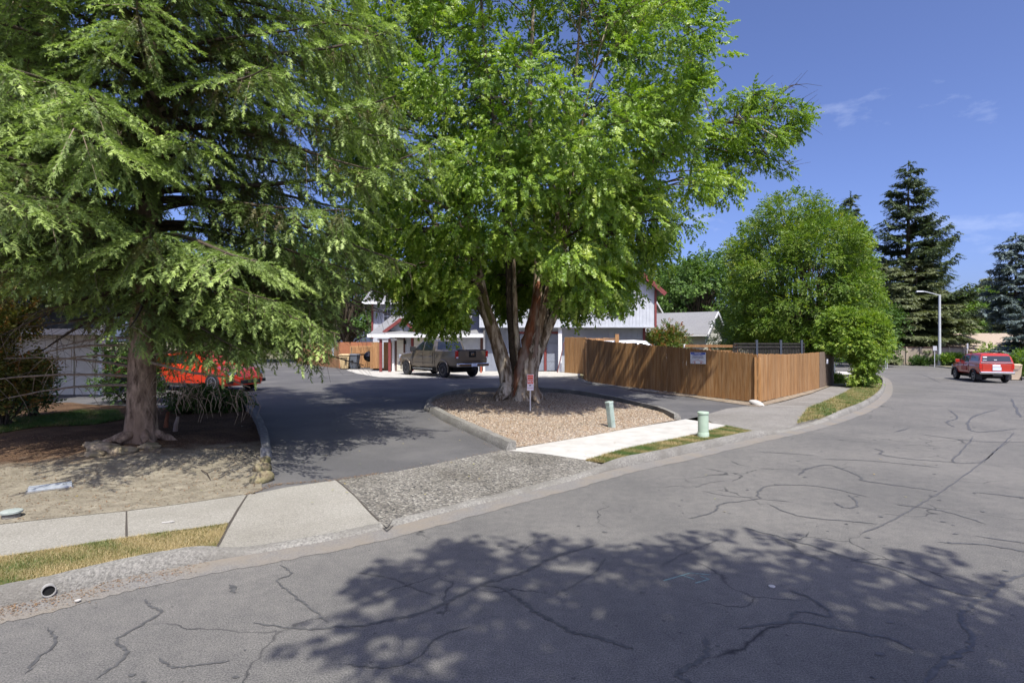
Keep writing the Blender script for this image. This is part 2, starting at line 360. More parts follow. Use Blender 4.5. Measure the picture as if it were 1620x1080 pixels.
# sealed cracks (dark bands with ragged edges) lying on the asphalt
CR = [([(490,995),(600,985),(690,960),(760,925),(820,908),(884,878),(948,861)],.035),([(400,985),(450,992),(490,995)],.02),
 ([(760,925),(800,932),(840,962),(884,987),(904,999),(958,1011),(1003,1027)],.04),([(1166,995),(1245,984),(1294,989),(1378,1004),(1413,1011),(1447,1029)],.035),
 ([(1245,984),(1264,967),(1314,974),(1294,952),(1250,932)],.03),([(1640,906),(1595,918),(1571,937),(1531,962),(1521,982),(1541,1011),(1516,1036),(1497,1043),(1462,1085)],.04),
 ([(1116,1006),(1116,1036),(1087,1056),(1072,1066),(1101,1085)],.04),([(1089,821),(1131,809),(1141,797),(1200,789),(1198,782),(1218,768),(1294,769),(1378,787)],.03),
 ([(1200,789),(1255,794)],.02),([(1343,782),(1356,799),(1336,803),(1319,794)],.035),([(1262,752),(1282,740),(1314,736),(1363,755),(1366,760),(1479,776)],.04),
 ([(1299,726),(1380,729),(1492,740)],.035),([(1538,778),(1640,789)],.035),([(1413,797),(1490,808),(1561,829)],.03),([(1482,858),(1560,862),(1640,876)],.03),([(1541,847),(1640,862)],.03),
 ([(1215,797),(1250,812),(1284,819),(1330,823),(1388,829)],.03),([(1175,834),(1230,848),(1284,863),(1350,884),(1413,900),(1477,927),(1561,947)],.035),
 ([(1137,853),(1090,872),(1045,895)],.018),([(228,948),(238,958),(256,968),(216,992),(185,1013),(200,1035),(150,1075)],.025),([(76,992),(88,1018),(60,1040),(42,1065)],.022),
 ([(364,924),(372,938)],.05),([(444,893),(460,908),(438,918),(454,933),(478,952),(520,985)],.02),([(250,1040),(275,1055),(310,1052),(365,1045)],.022),
 ([(1580,647),(1545,657),(1530,670),(1545,683),(1610,678)],.06),([(1452,686),(1549,698),(1640,699)],.05),([(1381,709),(1397,714),(1394,719),(1450,727),(1517,731)],.04),
 ([(1194,714),(1290,720)],.03),([(1557,731),(1575,712),(1596,693),(1604,684)],.025),([(1452,591),(1468,596),(1490,606)],.08),([(1414,683),(1440,677)],.06),
 ([(960,880),(940,905),(880,940)],.012),([(1520,600),(1545,604),(1560,606)],.07),([(1106,775),(1150,784),(1196,787)],.015),([(1500,648),(1515,660),(1498,668),(1512,676)],.05),
 ([(1600,630),(1608,648),(1615,660)],.08),([(1540,690),(1523,712),(1508,731),(1560,731)],.03),([(1150,760),(1120,764),(1098,772)],.012),([(560,905),(620,915),(660,932),(690,942)],.012),
 ([(1360,845),(1402,828),(1450,801),(1500,770),(1540,741),(1600,695)],.022),([(545,1050),(610,1056),(660,1040),(690,1010),(745,990)],.015)]
mb = MB()
for pts, wd in CR:
    p = catmull(pp(pts, Zr), 9); wd = wd * .62
    vs = []; 
    for i, q in enumerate(p):
        d = (p[min(i + 1, len(p) - 1)] - p[max(i - 1, 0)]); d.z = 0; d.normalize(); s = Vector((-d.y, d.x, 0))
        jit = s * rng.uniform(-.6, .6) * wd + Vector((rng.uniform(-1, 1), rng.uniform(-1, 1), 0)) * .006
        fade = min(1, i / 3, (len(p) - 1 - i) / 3) if len(p) > 8 else 1
        a = q + jit + s * wd * rng.uniform(.35, 1.1) * max(.12, fade); b_ = q + jit - s * wd * rng.uniform(.35, 1.1) * max(.12, fade)
        vs += [(a.x, a.y, Zr(a.x, a.y) + .004), (b_.x, b_.y, Zr(b_.x, b_.y) + .004)]
    mb.add(vs, [(2 * i, 2 * i + 1, 2 * i + 3, 2 * i + 2) for i in range(len(p) - 1)], M_TAR)
# small popped spots of tar
for _ in range(260):
    x = rng.uniform(-3, 10); y = rng.uniform(2.6, 13)
    if (-(x - 1.9) + (y - 9.6)) * .707 > -1.2: continue
    r = rng.uniform(.008, .03); n = 7; z = Zr(x, y) + .0045
    mb.add([(x + math.cos(k * 6.283 / n) * r * rng.uniform(.6, 1.5), y + math.sin(k * 6.283 / n) * r * rng.uniform(.5, 1.1), z) for k in range(n)], [tuple(range(n))], M_TAR)
struct(mb.build("road_crack_seal"))
# pale survey paint mark and a flattened bottle cap on the road
M_PAINT = mat("faded_paint", (.20, .33, .30), (.12, .14, .14), scale=30)
mb = MB()
for a, b_, in (((1050, 918), (1092, 906)), ((1092, 906), (1124, 909)), ((1100, 922), (1122, 916)), ((1122, 916), (1108, 911)), ((1080, 910), (1098, 916))):
    A, B = P(*a, Zr), P(*b_, Zr); mb.bar((A.x, A.y, A.z + .002), (B.x, B.y, B.z + .002), .016, .002, M_PAINT)
struct(mb.build("road_paint_mark"))

# ---------------------------------------------------------------- kerbs
def offset_line(p, d):
    out = []
    for i, q in enumerate(p):
        t = (p[min(i + 1, len(p) - 1)] - p[max(i - 1, 0)]); t.z = 0; t.normalize()
        out.append(q + Vector((-t.y, t.x, 0)) * d)
    return out
def curb(name, line, f, hts, m, w1=.03, w2=.15, base=-.08, side=1, gutter=0, jit=.004, mg=None):
    """swept kerb: line is the foot of its face, hts its height at each point; side=+1 when the raised side is to the left of the line"""
    mb = MB(); n = len(line); vs = []
    for i, q in enumerate(line):
        t = (line[min(i + 1, n - 1)] - line[max(i - 1, 0)]); t.z = 0; t.normalize(); s = Vector((-t.y, t.x, 0)) * side
        z0 = f(q.x, q.y); h = hts[i]
        for o, z in ((0, z0 + base), (0, z0 + .003), (w1, z0 + h * .72), (w1 + .025, z0 + h), (w1 + w2, z0 + h + .004), (w1 + w2, z0 + base)):
            p = q + s * (o + rng.uniform(-jit, jit)); vs.append((p.x, p.y, z + rng.uniform(-jit, jit) * .6))
    k = 6; fs = []
    for i in range(n - 1):
        for j in range(k): fs.append((i * k + j, i * k + (j + 1) % k, (i + 1) * k + (j + 1) % k, (i + 1) * k + j))
    fs += [tuple(range(k)), tuple(range((n - 1) * k, n * k))]
    mb.add(vs, fs, m); o = mb.build(name, smooth=50); return o
gc = [gl[0] + d0 * k for k in (30, 20, 12, 8, 5, 3, 2, 1.2, .6, .25)] + catmull(gl + [gl[-1] + Vector((-2, 4, 0)), gl[-1] + Vector((-5, 10, 0))], 10)
def near_x(px, pts=gc):                 # index of the kerb point that the photograph shows at this x
    best = min(range(len(pts)), key=lambda i: abs(810 + FPX * pts[i].x / max(pts[i].y, .1) - px) if pts[i].y > 1 else 1e9); return best
i1, i2, i3, i4 = near_x(332), near_x(985), near_x(1208), near_x(1350 if False else 1262)
hts = []
for i, q in enumerate(gc):
    px = 810 + FPX * q.x / q.y if q.y > 1 else -9999
    if q.y < 34 and 345 < px < 962: h = .035
    elif q.y < 34 and 1222 < px < 1320 and q.y < 18: h = .035
    else: h = .135
    hts.append(h)
for _ in range(9): hts = [hts[0]] + [(hts[i - 1] + hts[i] + hts[i + 1]) / 3 for i in range(1, len(hts) - 1)] + [hts[-1]]
struct(curb("kerb", gc, Zr, hts, M_CURB, w2=.12))
# gutter pan in front of the kerb
gp = offset_line(gc, -.32)
mb = MB(); vs = []
for i, q in enumerate(gc):
    g = gp[i]; g2 = q + (g - q) * rng.uniform(.93, 1.07)
    vs += [(q.x, q.y, Zr(q.x, q.y) + .008), (g2.x, g2.y, Zr(g2.x, g2.y) + .004)]
mb.add(vs, [(2 * i, 2 * i + 1, 2 * i + 3, 2 * i + 2) for i in range(len(gc) - 1)], M_GUT); struct(mb.build("gutter"))
# rusty leaf litter lying in the gutter
M_LITTER = mat("leaf_litter", (.30, .15, .06), (.42, .27, .13), scale=30)
fc = catmull(far_curb[1:], 6)
struct(curb("kerb_far", fc, Zr, [.13] * len(fc), M_CURB, side=1))
kb = offset_line(gc, .14)
# ---------------------------------------------------------------- sheets of the near verge
def back(pxs, off=.165):
    i0, i1_ = near_x(pxs[0]), near_x(pxs[1]); return [kb[i] for i in range(i0, i1_ + 1, 2)]
def pt(px, py): return P(px, py, Zl)
sheets = []
L0 = far_left[0]
# pavement (left), its joint, apron, aggregate panel
side_l = [(-0, 880), (120, 862), (240, 842), (361, 824)]
side_b = [(400, 780), (300, 795), (200, 808), (100, 818), (0, 829)]
sl = pp(side_l); sb = pp(side_b); dl = (sl[0] - sl[1]).normalized()
sw = [sl[0] + dl * 20] + sl + sb + [sb[-1] + dl * 20]
jm = mat("dark_joint", (.07, .06, .05))  # dark brown colour of the pavement joints
def strip(name, a, b_, wd, f, dz, m):
    a = pt(*a); b_ = pt(*b_); n = max(2, int((b_ - a).length / .3)); d = (b_ - a).normalized(); s = Vector((-d.y, d.x, 0)) * wd / 2; mb = MB(); vs = []
    for i in range(n + 1):
        q = a + (b_ - a) * i / n; j = rng.uniform(.7, 1.3)
        for k in (1, -1): p = q + s * k * j; vs.append((p.x, p.y, f(p.x, p.y) + dz))
    mb.add(vs, [(2 * i, 2 * i + 1, 2 * i + 3, 2 * i + 2) for i in range(n)], m); return struct(mb.build(name))
strip("pavement_joint", (200, 808), (200, 848), .018, Zl, .004, jm)
# grass strip left of the drive
gs_l = [sl[0] + dl * 20] + sl + [pt(337, 865)] + list(reversed(back((0, 333)))) + [kb[near_x(0)] + dl * 20]
# driveway mouth: height falls towards the kerb
kd_i = [i for i, q in enumerate(kb) if q.y > 1 and 335 < 810 + FPX * q.x / q.y < 975 and q.y < 20]
kdp = [(kb[i].x, kb[i].y) for i in kd_i[::2]]
def Zm(x, y):
    d = min(math.hypot(x - a, y - b) for a, b in kdp); t = sm(d / 1.3)
    return (Zr(x, y) + .038) * (1 - t) + Zl(x, y) * t
ap1 = [pt(391, 783), pt(455, 770), pt(532, 759), pt(576, 795), pt(612, 826)] + [kb[i] for i in range(near_x(606, kb), near_x(334, kb), -2)] + [pt(336, 864)]
def grow(poly, d):
    n = len(poly); A = sum(poly[i].x * poly[(i + 1) % n].y - poly[(i + 1) % n].x * poly[i].y for i in range(n)); s = 1 if A > 0 else -1; out = []
    for i in range(n):
        a, b, c = poly[i - 1], poly[i], poly[(i + 1) % n]; e1 = Vector((b.x - a.x, b.y - a.y)); e2 = Vector((c.x - b.x, c.y - b.y))
        if e1.length < 1e-6 or e2.length < 1e-6: out.append(b.copy()); continue
        e1.normalize(); e2.normalize(); q = Vector((e1.y + e2.y, -(e1.x + e2.x))); 
        if q.length > 1e-6: q.normalize()
        out.append(Vector((b.x + q.x * d * s, b.y + q.y * d * s, 0)))
    return out
struct(drape("driveway_apron", ap1, Zm, .001, M_CONG, .3))
ap2 = [pt(532, 759), pt(640, 743), (pt(720, 727)), pt(795, 712), pt(860, 716), pt(925, 724), pt(968, 731)] + [kb[i] for i in range(near_x(970, kb), near_x(609, kb), -2)] + [pt(612, 826), pt(576, 795)]
struct(drape("driveway_aggregate_panel", ap2, Zm, .001, M_AGG, .3))
strip("pavement_joint", (391, 783), (336, 868), .02, lambda x, y: Zm(x, y), .007, jm)
strip("pavement_joint", (532, 759), (600, 816), .02, Zm, .005, jm)
struct(drape('apron_base', grow(ap1, .05), Zm, -.016, M_CONG, .3)); struct(drape('apron_base', grow(ap2, .05), Zm, -.02, M_AGG, .3))
# new white pavement across the island, grass strip, worn panel on the right, pavement along the fence
nw_ = [(797, 712), (860, 702), (930, 690), (1000, 677), (1085, 663), (1150, 673), (1100, 688), (1040, 700), (980, 712), (925, 724)]
g2 = pp([(925, 724), (980, 712), (1040, 700), (1100, 688), (1150, 673), (1200, 680)]) + [kb[i] for i in range(near_x(1206, kb), near_x(972, kb), -2)]
g3 = pp([(1278, 646), (1308, 634), (1335, 622), (1352, 614), (1362, 604), (1398, 602)])
k3 = [kb[i] for i in range(near_x(1262, kb), len(kb)) if kb[i].y < 30 and kb[i].x < 21][::2]
k3 = [q for q in k3 if q.y < P(1397, 604).y]
grass3 = pp([(1278, 646), (1308, 634), (1335, 622), (1352, 612), (1368, 604)]) + list(reversed(k3))
kr = [i for i, q in enumerate(kb) if q.y > 8 and q.y < 20 and 1195 < 810 + FPX * q.x / q.y < 1325]
krp = [(kb[i].x, kb[i].y) for i in kr[::2]]
def Zm2(x, y):
    d = min(math.hypot(x - a, y - b) for a, b in krp); t = sm(d / 1.2)
    return (Zr(x, y) + .038) * (1 - t) + Zl(x, y) * t
rp = pp([(1110, 656), (1160, 645), (1200, 643), (1240, 640), (1278, 646), (1330, 647)])
ap3 = pp([(1108, 658), (1150, 646), (1195, 641), (1240, 641), (1280, 646)]) + [P(1278, 649)] + [kb[i] for i in kr if 810 + FPX * kb[i].x / kb[i].y < 1300][::-2] + pp([(1200, 680), (1150, 673), (1128, 669)])
struct(drape("driveway_apron", ap3, Zm2, .002, M_AGG2, .4))
fw = pp([(1200, 643), (1240, 635), (1280, 624), (1312, 612), (1322, 604), (1328, 596), (1352, 592), (1372, 604), (1352, 612), (1335, 622), (1308, 634), (1278, 646)])
struct(drape("pavement", fw, Zl, 0, M_AGG2, 1.0))
strip("pavement_joint", (1205, 642), (1275, 643), .05, Zl, .005, M_PAD); strip("pavement_joint", (1238, 634), (1295, 637), .05, Zl, .005, M_PAD)
struct(drape("corner_pavement", pp([(1318, 590), (1322, 587), (1340, 587.5), (1352, 591), (1328, 594)]), Zl, .006, M_NEWC, 1.0))
verge_c = [kb[i] for i in range(near_x(1350, kb) - 14 if False else 0, 0)]
struct(drape('apron_base', grow(ap3, .06), Zm2, -.016, M_DIRT, .4)); struct(drape('pavement_base', grow(fw, .12), Zl, -.02, M_DIRT, 1.0))
# grassy sheets: soil below, blades above
def Zv(x, y): return min(Zm(x, y), Zm2(x, y))
turf = [drape("turf", gs_l, Zv, -.004, M_TURF, .3), drape("turf", g2, Zv, -.004, M_TURF, .3), drape("turf", grass3, Zv, -.004, M_TURF, .5)]
struct(drape("pavement", sw, Zv, 0, M_CONG, .4)); struct(drape('pavement_base', grow(sw, .08), Zv, -.014, M_DIRT, .4))
struct(drape("new_pavement", pp(nw_), Zv, .006, M_NEWC, .4)); struct(drape('pavement_base', grow(pp(nw_), .22), Zv, -.02, M_DIRT, .4))
for o in turf: struct(o)
# asphalt lot and both driveways
lot = [pt(403, 782), pt(455, 775), pt(532, 763), pt(640, 745), pt(720, 727), pt(797, 712), pt(770, 697), pt(735, 680), pt(700, 664), pt(676, 650), pt(674, 638), pt(700, 626), pt(760, 620), pt(830, 618),
       pt(900, 622), pt(960, 631), pt(1010, 642), pt(1050, 652), pt(1076, 664), pt(1085, 663), pt(1108, 658), pt(1150, 646), pt(1195, 641), pt(1100, 627), pt(1000, 615), pt(928, 605), pt(915, 599)]
lot += [Vector((3.9, 34.6, 0)), Vector((-9, 36.5, 0)), Vector((-10.5, 45, 0)), Vector((-19, 52, 0)), Vector((-40, 52, 0)), Vector((-40, 14.2, 0)), Vector((-24, 16.5, 0)), Vector((-13, 16.8, 0))] + [pt(330, 650), pt(392, 646), pt(411, 655), pt(426, 690), pt(427, 715), pt(414, 742)]
struct(drape("parking_lot", lot, Zl, -.004, M_LOT, 1.0))
# pale concrete pad before the garages
pad = pp([(548, 585.5), (566, 591), (600, 596.5), (680, 598), (760, 598.5), (840, 597), (918, 594.5)]) + [Vector((4.1, 34.3, 0)), Vector((-8, 35.5, 0)), Vector((-10.6, 37.2, 0))]
struct(drape("garage_pad", pad, Zl, .004, M_PAD, 1.0))
# dirt bed under the spruce, darker needle litter, gravel island soil, strip at the fence foot
dirt = [pt(414, 775), pt(400, 780), pt(300, 795), pt(200, 808), pt(100, 818), pt(0, 829), sb[-1] + dl * 20, Vector((-40, 8, 0)), Vector((-40, 14.2, 0)), Vector((-24, 16.5, 0)), Vector((-13, 16.8, 0)), pt(330, 650), pt(392, 646), pt(411, 655), pt(426, 690), pt(427, 715), pt(414, 742)]
SPB = P(223, 704)
def Zd(x, y):
    r = math.hypot(x - SPB.x, y - SPB.y); h = .10 * math.exp(-(r / .9) ** 2)
    n = math.sin(x * 2.3 + 1) * math.cos(y * 1.9) * .018 + math.sin(x * 5.1 + y * 3.3) * .008
    d = 1 if y > 1 else 0
    e = (Vector((x, y)) - Vector((sb[2].x, sb[2].y))).dot(Vector((-dl.y, dl.x))); e = abs(e)
    return Zl(x, y) + (h + n) * sm((e - .05) / .8) + .004
def dirt_material():
    m, t, b = _nodes("dirt_with_litter"); n = t.nodes; l = t.links; tc = n.new("ShaderNodeTexCoord")
    def noise(s, d=8):
        q = n.new("ShaderNodeTexNoise"); q.inputs["Scale"].default_value = s; q.inputs["Detail"].default_value = d; q.inputs["Roughness"].default_value = .65; l.new(tc.outputs["Object"], q.inputs["Vector"]); return q.outputs["Fac"]
    def ramp(f, a, b_, p0=.35, p1=.65):
        q = n.new("ShaderNodeValToRGB"); e = q.color_ramp.elements; e[0].position = p0; e[1].position = p1; e[0].color = (*a, 1); e[1].color = (*b_, 1); l.new(f, q.inputs[0]); return q.outputs[0]
    def mix(f, a, b_):
        q = n.new("ShaderNodeMixRGB"); l.new(f, q.inputs[0]); l.new(a, q.inputs[1]); l.new(b_, q.inputs[2]); return q.outputs[0]
    dirt_c = mix(ramp(noise(.9), (0, 0, 0), (1, 1, 1), .4, .7), ramp(noise(6), (.15, .13, .098), (.32, .285, .215)), ramp(noise(25), (.155, .135, .10), (.255, .225, .165)))
    duff_c = mix(ramp(noise(1.4), (0, 0, 0), (1, 1, 1), .45, .7), ramp(noise(45), (.03, .02, .013), (.15, .09, .055), .4, .62), ramp(noise(35), (.09, .055, .03), (.22, .14, .085)))
    at_ = n.new("ShaderNodeAttribute"); at_.attribute_name = "litter"; ad = n.new("ShaderNodeMath"); ad.operation = 'ADD'; l.new(at_.outputs["Fac"], ad.inputs[0]); l.new(noise(2.2), ad.inputs[1])
    c = mix(ramp(ad.outputs[0], (0, 0, 0), (1, 1, 1), .60, 1.05), dirt_c, duff_c); l.new(c, b.inputs["Base Color"]); b.inputs["Roughness"].default_value = 1; b.inputs["Specular IOR Level"].default_value = .1
    bp = n.new("ShaderNodeBump"); bp.inputs["Strength"].default_value = .9; bp.inputs["Distance"].default_value = .03; l.new(noise(18), bp.inputs["Height"]); l.new(bp.outputs[0], b.inputs["Normal"]); return m
db = struct(drape("dirt_bed", dirt, Zd, .0, dirt_material(), .35))
DA, DB = P(0, 742), P(400, 708); dv = (DB - DA); dv.z = 0; dv.normalize(); dn_ = Vector((-dv.y, dv.x, 0))
la = db.data.attributes.new("litter", 'FLOAT', 'POINT'); la.data.foreach_set("value", [max(-.5, min(1.2, (v.co - DA).dot(dn_) * .55 + .15)) for v in db.data.vertices])
duff = [pt(-60, 700), pt(0, 735), pt(60, 742), pt(130, 730), pt(200, 722), pt(262, 716), pt(330, 712), pt(392, 712), pt(405, 690), pt(396, 662), pt(330, 655), Vector((-13, 16.2, 0)), Vector((-20, 15.5, 0)), Vector((-22, 12, 0))]
lawn = pp([(-40, 668), (60, 661), (130, 650), (186, 650), (196, 662), (150, 672), (60, 676), (-40, 690)])
struct(drape("shaded_lawn", lawn, Zd, .02, M_TURF, .5))
isl = pp([(800, 710), (772, 694), (740, 679), (704, 662), (682, 650), (680, 640), (704, 629), (760, 623), (830, 621), (900, 625), (958, 634), (1008, 645), (1048, 655), (1072, 664), (1000, 677), (930, 690), (860, 702)])
IA = P(800, 712); IDR = P(1072, 664) - IA; IDR.z = 0; IDR.normalize()
def Zi(x, y):
    r = math.hypot(x - .2, y - 17.0); e = abs((x - IA.x) * -IDR.y + (y - IA.y) * IDR.x); return Zl(x, y) + .008 + (.045 + .12 * math.exp(-(r / 1.7) ** 2)) * sm(e / 1.2)
struct(drape("gravel_bed", isl, Zi, .0, M_SOIL, .5))
fs_ = pp([(915, 599), (928, 606.5), (1000, 617), (1100, 629), (1195, 643), (1215, 641), (1200, 636), (1100, 625), (1000, 612), (930, 602)])
struct(drape("fence_foot_soil", fs_, Zl, .012, M_DIRT, .6))
fs2 = pp([(1200, 644), (1245, 633), (1284, 622), (1318, 609), (1316, 606), (1280, 618), (1240, 628), (1202, 638)])
struct(drape("fence_foot_soil", fs2, Zl, .014, M_DIRT, .6))
# far verge across the road
fv = [far_curb[1] + Vector((0, .3, 0))] + [q + Vector((.12, .12, 0)) for q in fl] + [Vector((34, 31, 0)), Vector((60, 20, 0)), Vector((100, 40, 0)), Vector((100, 120, 0)), Vector((30, 120, 0)), Vector((26, 79, 0))]
struct(drape("far_verge", fv, Zl, .01, M_GRND, 2.0))
M_DRYG = mat("dry_lawn", (.30, .25, .15), (.42, .36, .24), scale=3, rough=1, c3=(.2, .2, .08), scale2=.4)
struct(drape("far_pavement", pp([(1400, 572), (1440, 574.5), (1466, 577), (1466, 575.8), (1440, 573.4), (1400, 571)]), Zl, .02, M_NEWC, 2.0))
# ---------------------------------------------------------------- island kerb, left kerb, fence-foot kerb
ik = catmull(pp([(801, 713), (772, 699), (738, 683), (700, 665), (679, 652)], Zl), 6)
struct(curb("island_kerb", ik, Zl, [.16] * len(ik), M_CURB, w2=.16, side=-1, jit=.008))
ik2 = catmull(pp([(673, 640), (686, 632), (710, 624.5), (760, 620), (830, 618), (900, 622), (960, 631), (1010, 642), (1050, 652), (1078, 664)], Zl), 6)
struct(curb("island_kerb", ik2, Zl, [.15] * len(ik2), M_CURB, w2=.15, side=-1, jit=.008))
lk = catmull(pp([(430, 722), (428, 700), (420, 676), (408, 656), (393, 646)], Zl), 6)
struct(curb("bed_kerb", lk, Zl, [.15] * len(lk), mat("dark_kerb", (.10, .10, .10), (.22, .22, .22), scale=12, rough=.9, bump=.5), w2=.14, side=1, jit=.01))
fk = catmull(pp([(912, 598), (928, 606), (980, 614), (1040, 621)], Zl), 5)
struct(curb("fence_foot_kerb", fk, Zl, [.06] * len(fk), M_CURB, w2=.12, side=1, jit=.012))

# ================================================================ small ground things
def rock(name, label, p, r, m, sq=(1, .8, .6), seed=1, group=None, cat="rock"):
    b = bmesh.new(); bmesh.ops.create_icosphere(b, subdivisions=3, radius=1); rr = random.Random(seed)
    ph = [Vector((rr.uniform(-1, 1), rr.uniform(-1, 1), rr.uniform(-1, 1))) * 3 for _ in range(5)]
    for v in b.verts:
        n = sum(math.sin(v.co.dot(q) + i) for i, q in enumerate(ph)) * .07
        v.co *= 1 + n; v.co.x *= r * sq[0]; v.co.y *= r * sq[1]; v.co.z *= r * sq[2]
    me = bpy.data.meshes.new(name); b.to_mesh(me); b.free(); me.materials.append(m); me.polygons.foreach_set("use_smooth", [True] * len(me.polygons))
    o = bpy.data.objects.new(name, me); C.objects.link(o); o.location = p; o.rotation_euler = (rr.uniform(-.3, .3), rr.uniform(-.3, .3), rr.uniform(0, 3)); return tag(o, label, cat, group)
M_ROCK = mat("mossy_rock", (.12, .09, .05), (.34, .29, .19), scale=9, rough=1, bump=.8, c3=(.14, .13, .04), scale2=4)
RL = [((412, 762), .15, "speckled mossy boulder at the street end of the spruce bed edging"), ((414, 746), .13, "brown rusty rock second from the street end of the bed edging"), ((420, 733), .11, "small dark rock where the kerb of the spruce bed begins")]
for i, (q, r, lb) in enumerate(RL):
    p = P(*q); rock("edging_rock", lb, (p.x, p.y, p.z + r * .35), r, M_ROCK, (.8, 1.15, .75), 3 + i, "rocks edging the spruce bed")
p = P(676, 648); rock("edging_rock", "weathered grey rock filling the gap at the island kerb's left corner", (p.x + .05, p.y, p.z + .06), .16, M_CURB, (.9, .9, .8), 9)
p = P(1197, 641); rock("concrete_chunk", "pale broken concrete chunk at the foot of the fence corner", (p.x, p.y, p.z + .05), .17, M_NEWC, (1.4, .7, .6), 12)
# roots and clods round the spruce foot belong to the tree (see below)
# drain pipe in the kerb
p = P(79, 936, Zr); gi = near_x(79); q = gc[gi]; t = (gc[gi + 1] - gc[gi - 1]).normalized(); nn = Vector((-t.y, t.x, 0)); base = q + Vector((0, 0, .062)) - nn * -.018
root = thing("drain_pipe", "round drain pipe opening in the face of the kerb below the dry grass", "drain", tuple(base))
M_PIPE = mat("pipe_grey", (.30, .29, .27), rough=.7); M_BLACK = mat("flat_black", (.006, .006, .006), rough=.9)
mb = MB(); n = 20; A = []
for k in range(n):
    a = 6.2832 * k / n
    for r, o_ in ((.050, .03), (.050, -.026), (.042, -.026), (.042, .03)): A.append(tuple((t * math.cos(a) + Vector((0, 0, 1)) * math.sin(a)) * r + nn * o_))
mb.add(A, [(k * 4 + j, k * 4 + (j + 1) % 4, ((k + 1) % n) * 4 + (j + 1) % 4, ((k + 1) % n) * 4 + j) for k in range(n) for j in range(4)], M_PIPE); mb.build("pipe_rim", parent=root, smooth=40)
mb = MB(); mb.add([tuple((t * math.cos(6.2832 * k / n) + Vector((0, 0, 1)) * math.sin(6.2832 * k / n)) * .041 + nn * -.012) for k in range(n)], [tuple(range(n))], M_BLACK); mb.build("pipe_bore", parent=root)
# water meter lid in the dirt
p = P(80, 771, Zd); lid = thing("meter_box", "pale blue rectangular meter box lid set in the dirt left of the spruce", "utility box", (p.x, p.y, p.z + .012), R(38))
M_LID = mat("lid_plastic", (.24, .27, .30), (.34, .36, .38), scale=14, rough=.7)
mb = MB(); mb.box((0, 0, .0), (.46, .30, .03), M_LID); mb.build("lid", parent=lid, bevel=.008)
mb = MB(); mb.box((0, 0, -.02), (.50, .34, .03), M_CURB); mb.build("rim", parent=lid, bevel=.006)
mb = MB(); mb.box((.15, 0, .0165), (.05, .02, .004), M_BLACK); mb.build("lid_slot", parent=lid)
p = P(18, 818); cap = thing("valve_cap", "round pale green cap on a short concrete collar beside the pavement", "valve cover", tuple(p))
M_CAPG = mat("cap_green", (.26, .30, .27), (.34, .37, .34), scale=20)
mb = MB(); mb.lathe((0, 0, 0), [(.085, -.05), (.085, .045), (.075, .05)], n=24, m=M_CURB); mb.build("collar", parent=cap, smooth=40)
mb = MB(); mb.lathe((0, 0, 0), [(.08, .052), (.105, .056), (.105, .075), (.09, .082), (.0, .084)], n=24, m=M_CAPG); mb.build("cap", parent=cap, smooth=40)
p = P(266, 826); mb = MB(); mb.box((0, 0, .006), (.12, .025, .008), M_NEWC, rz=.4); mb.box((.03, .01, .008), (.03, .035, .01), M_NEWC, rz=.9)
o = mb.build("paper_scrap"); o.location = p; tag(o, "white scrap of paper lying on the pavement by the grass strip", "litter")
p = P(123, 953, Zr); mb = MB(); mb.lathe((0, 0, 0), [(.012, .012), (.02, .016), (.022, .024)], n=10, m=M_NEWC); o = mb.build("bottle_cap"); o.location = p; tag(o, "small white cap lying in the gutter right of the drain pipe", "litter")
p = P(1221, 928, Zr); mb = MB(); mb.lathe((0, 0, 0), [(.026, .0), (.028, .008), (.02, .012)], n=14, m=M_NEWC); o = mb.build("survey_disc"); o.location = (p.x, p.y, p.z + .002); tag(o, "small white disc on the shaded road surface", "marker")
# fallen stick
a = P(318, 745, Zd); b_ = P(333, 760, Zd); mb = MB(); mb.tube([a + Vector((0, 0, .02)), (a + b_) / 2 + Vector((.02, 0, .04)), b_ + Vector((0, 0, .015))], [.006, .008, .005], 6, mat("stick_bark", (.05, .035, .025))); tag(mb.build("fallen_stick"), "thin dark stick lying on the bare dirt right of the spruce", "stick")
# ================================================================ BUILDINGS
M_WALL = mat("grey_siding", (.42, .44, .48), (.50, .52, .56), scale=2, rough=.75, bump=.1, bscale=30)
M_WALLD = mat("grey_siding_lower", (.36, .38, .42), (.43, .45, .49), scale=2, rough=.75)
M_TRIM = mat("white_trim", (.70, .70, .70), rough=.6)
M_RED = mat("dark_red_trim", (.16, .035, .035), (.21, .05, .045), scale=8, rough=.6)
M_BROWNT = mat("brown_trim", (.09, .04, .03), rough=.6)
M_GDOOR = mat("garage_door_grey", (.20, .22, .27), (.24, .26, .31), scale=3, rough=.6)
M_CREAM = mat("cream_siding", (.58, .55, .46), (.66, .63, .54), scale=3, rough=.75)
M_SHING = mat("grey_shingles", (.13, .13, .135), (.28, .28, .285), scale=22, rough=.95, bump=.6, stretch=(1, 1, 3), c3=(.22, .22, .22), scale2=1.2)
M_SHINB = mat("tan_shingles", (.26, .20, .15), (.42, .34, .26), scale=14, rough=.95, bump=.5, stretch=(1, 1, 3), c3=(.34, .28, .21), scale2=1)
M_GLASS = mat("window_glass", (.02, .025, .03), rough=.06, spec=.8)
M_FENCE = mat("stained_fence", (.20, .095, .030), (.34, .172, .058), scale=5, rough=.8, bump=.4, stretch=(7, 7, .5), c3=(.36, .215, .10), scale2=2.2, bscale=14, detail=6, island=.15)
M_FENCO = mat("orange_fence", (.26, .13, .05), (.42, .24, .11), scale=5, rough=.85, bump=.4, stretch=(7, 7, .5), c3=(.30, .16, .08), scale2=2, bscale=14, island=.2)
M_FENCR = mat("redwood_boards", (.26, .10, .05), (.36, .15, .07), scale=4, rough=.85, stretch=(7, 7, .5))
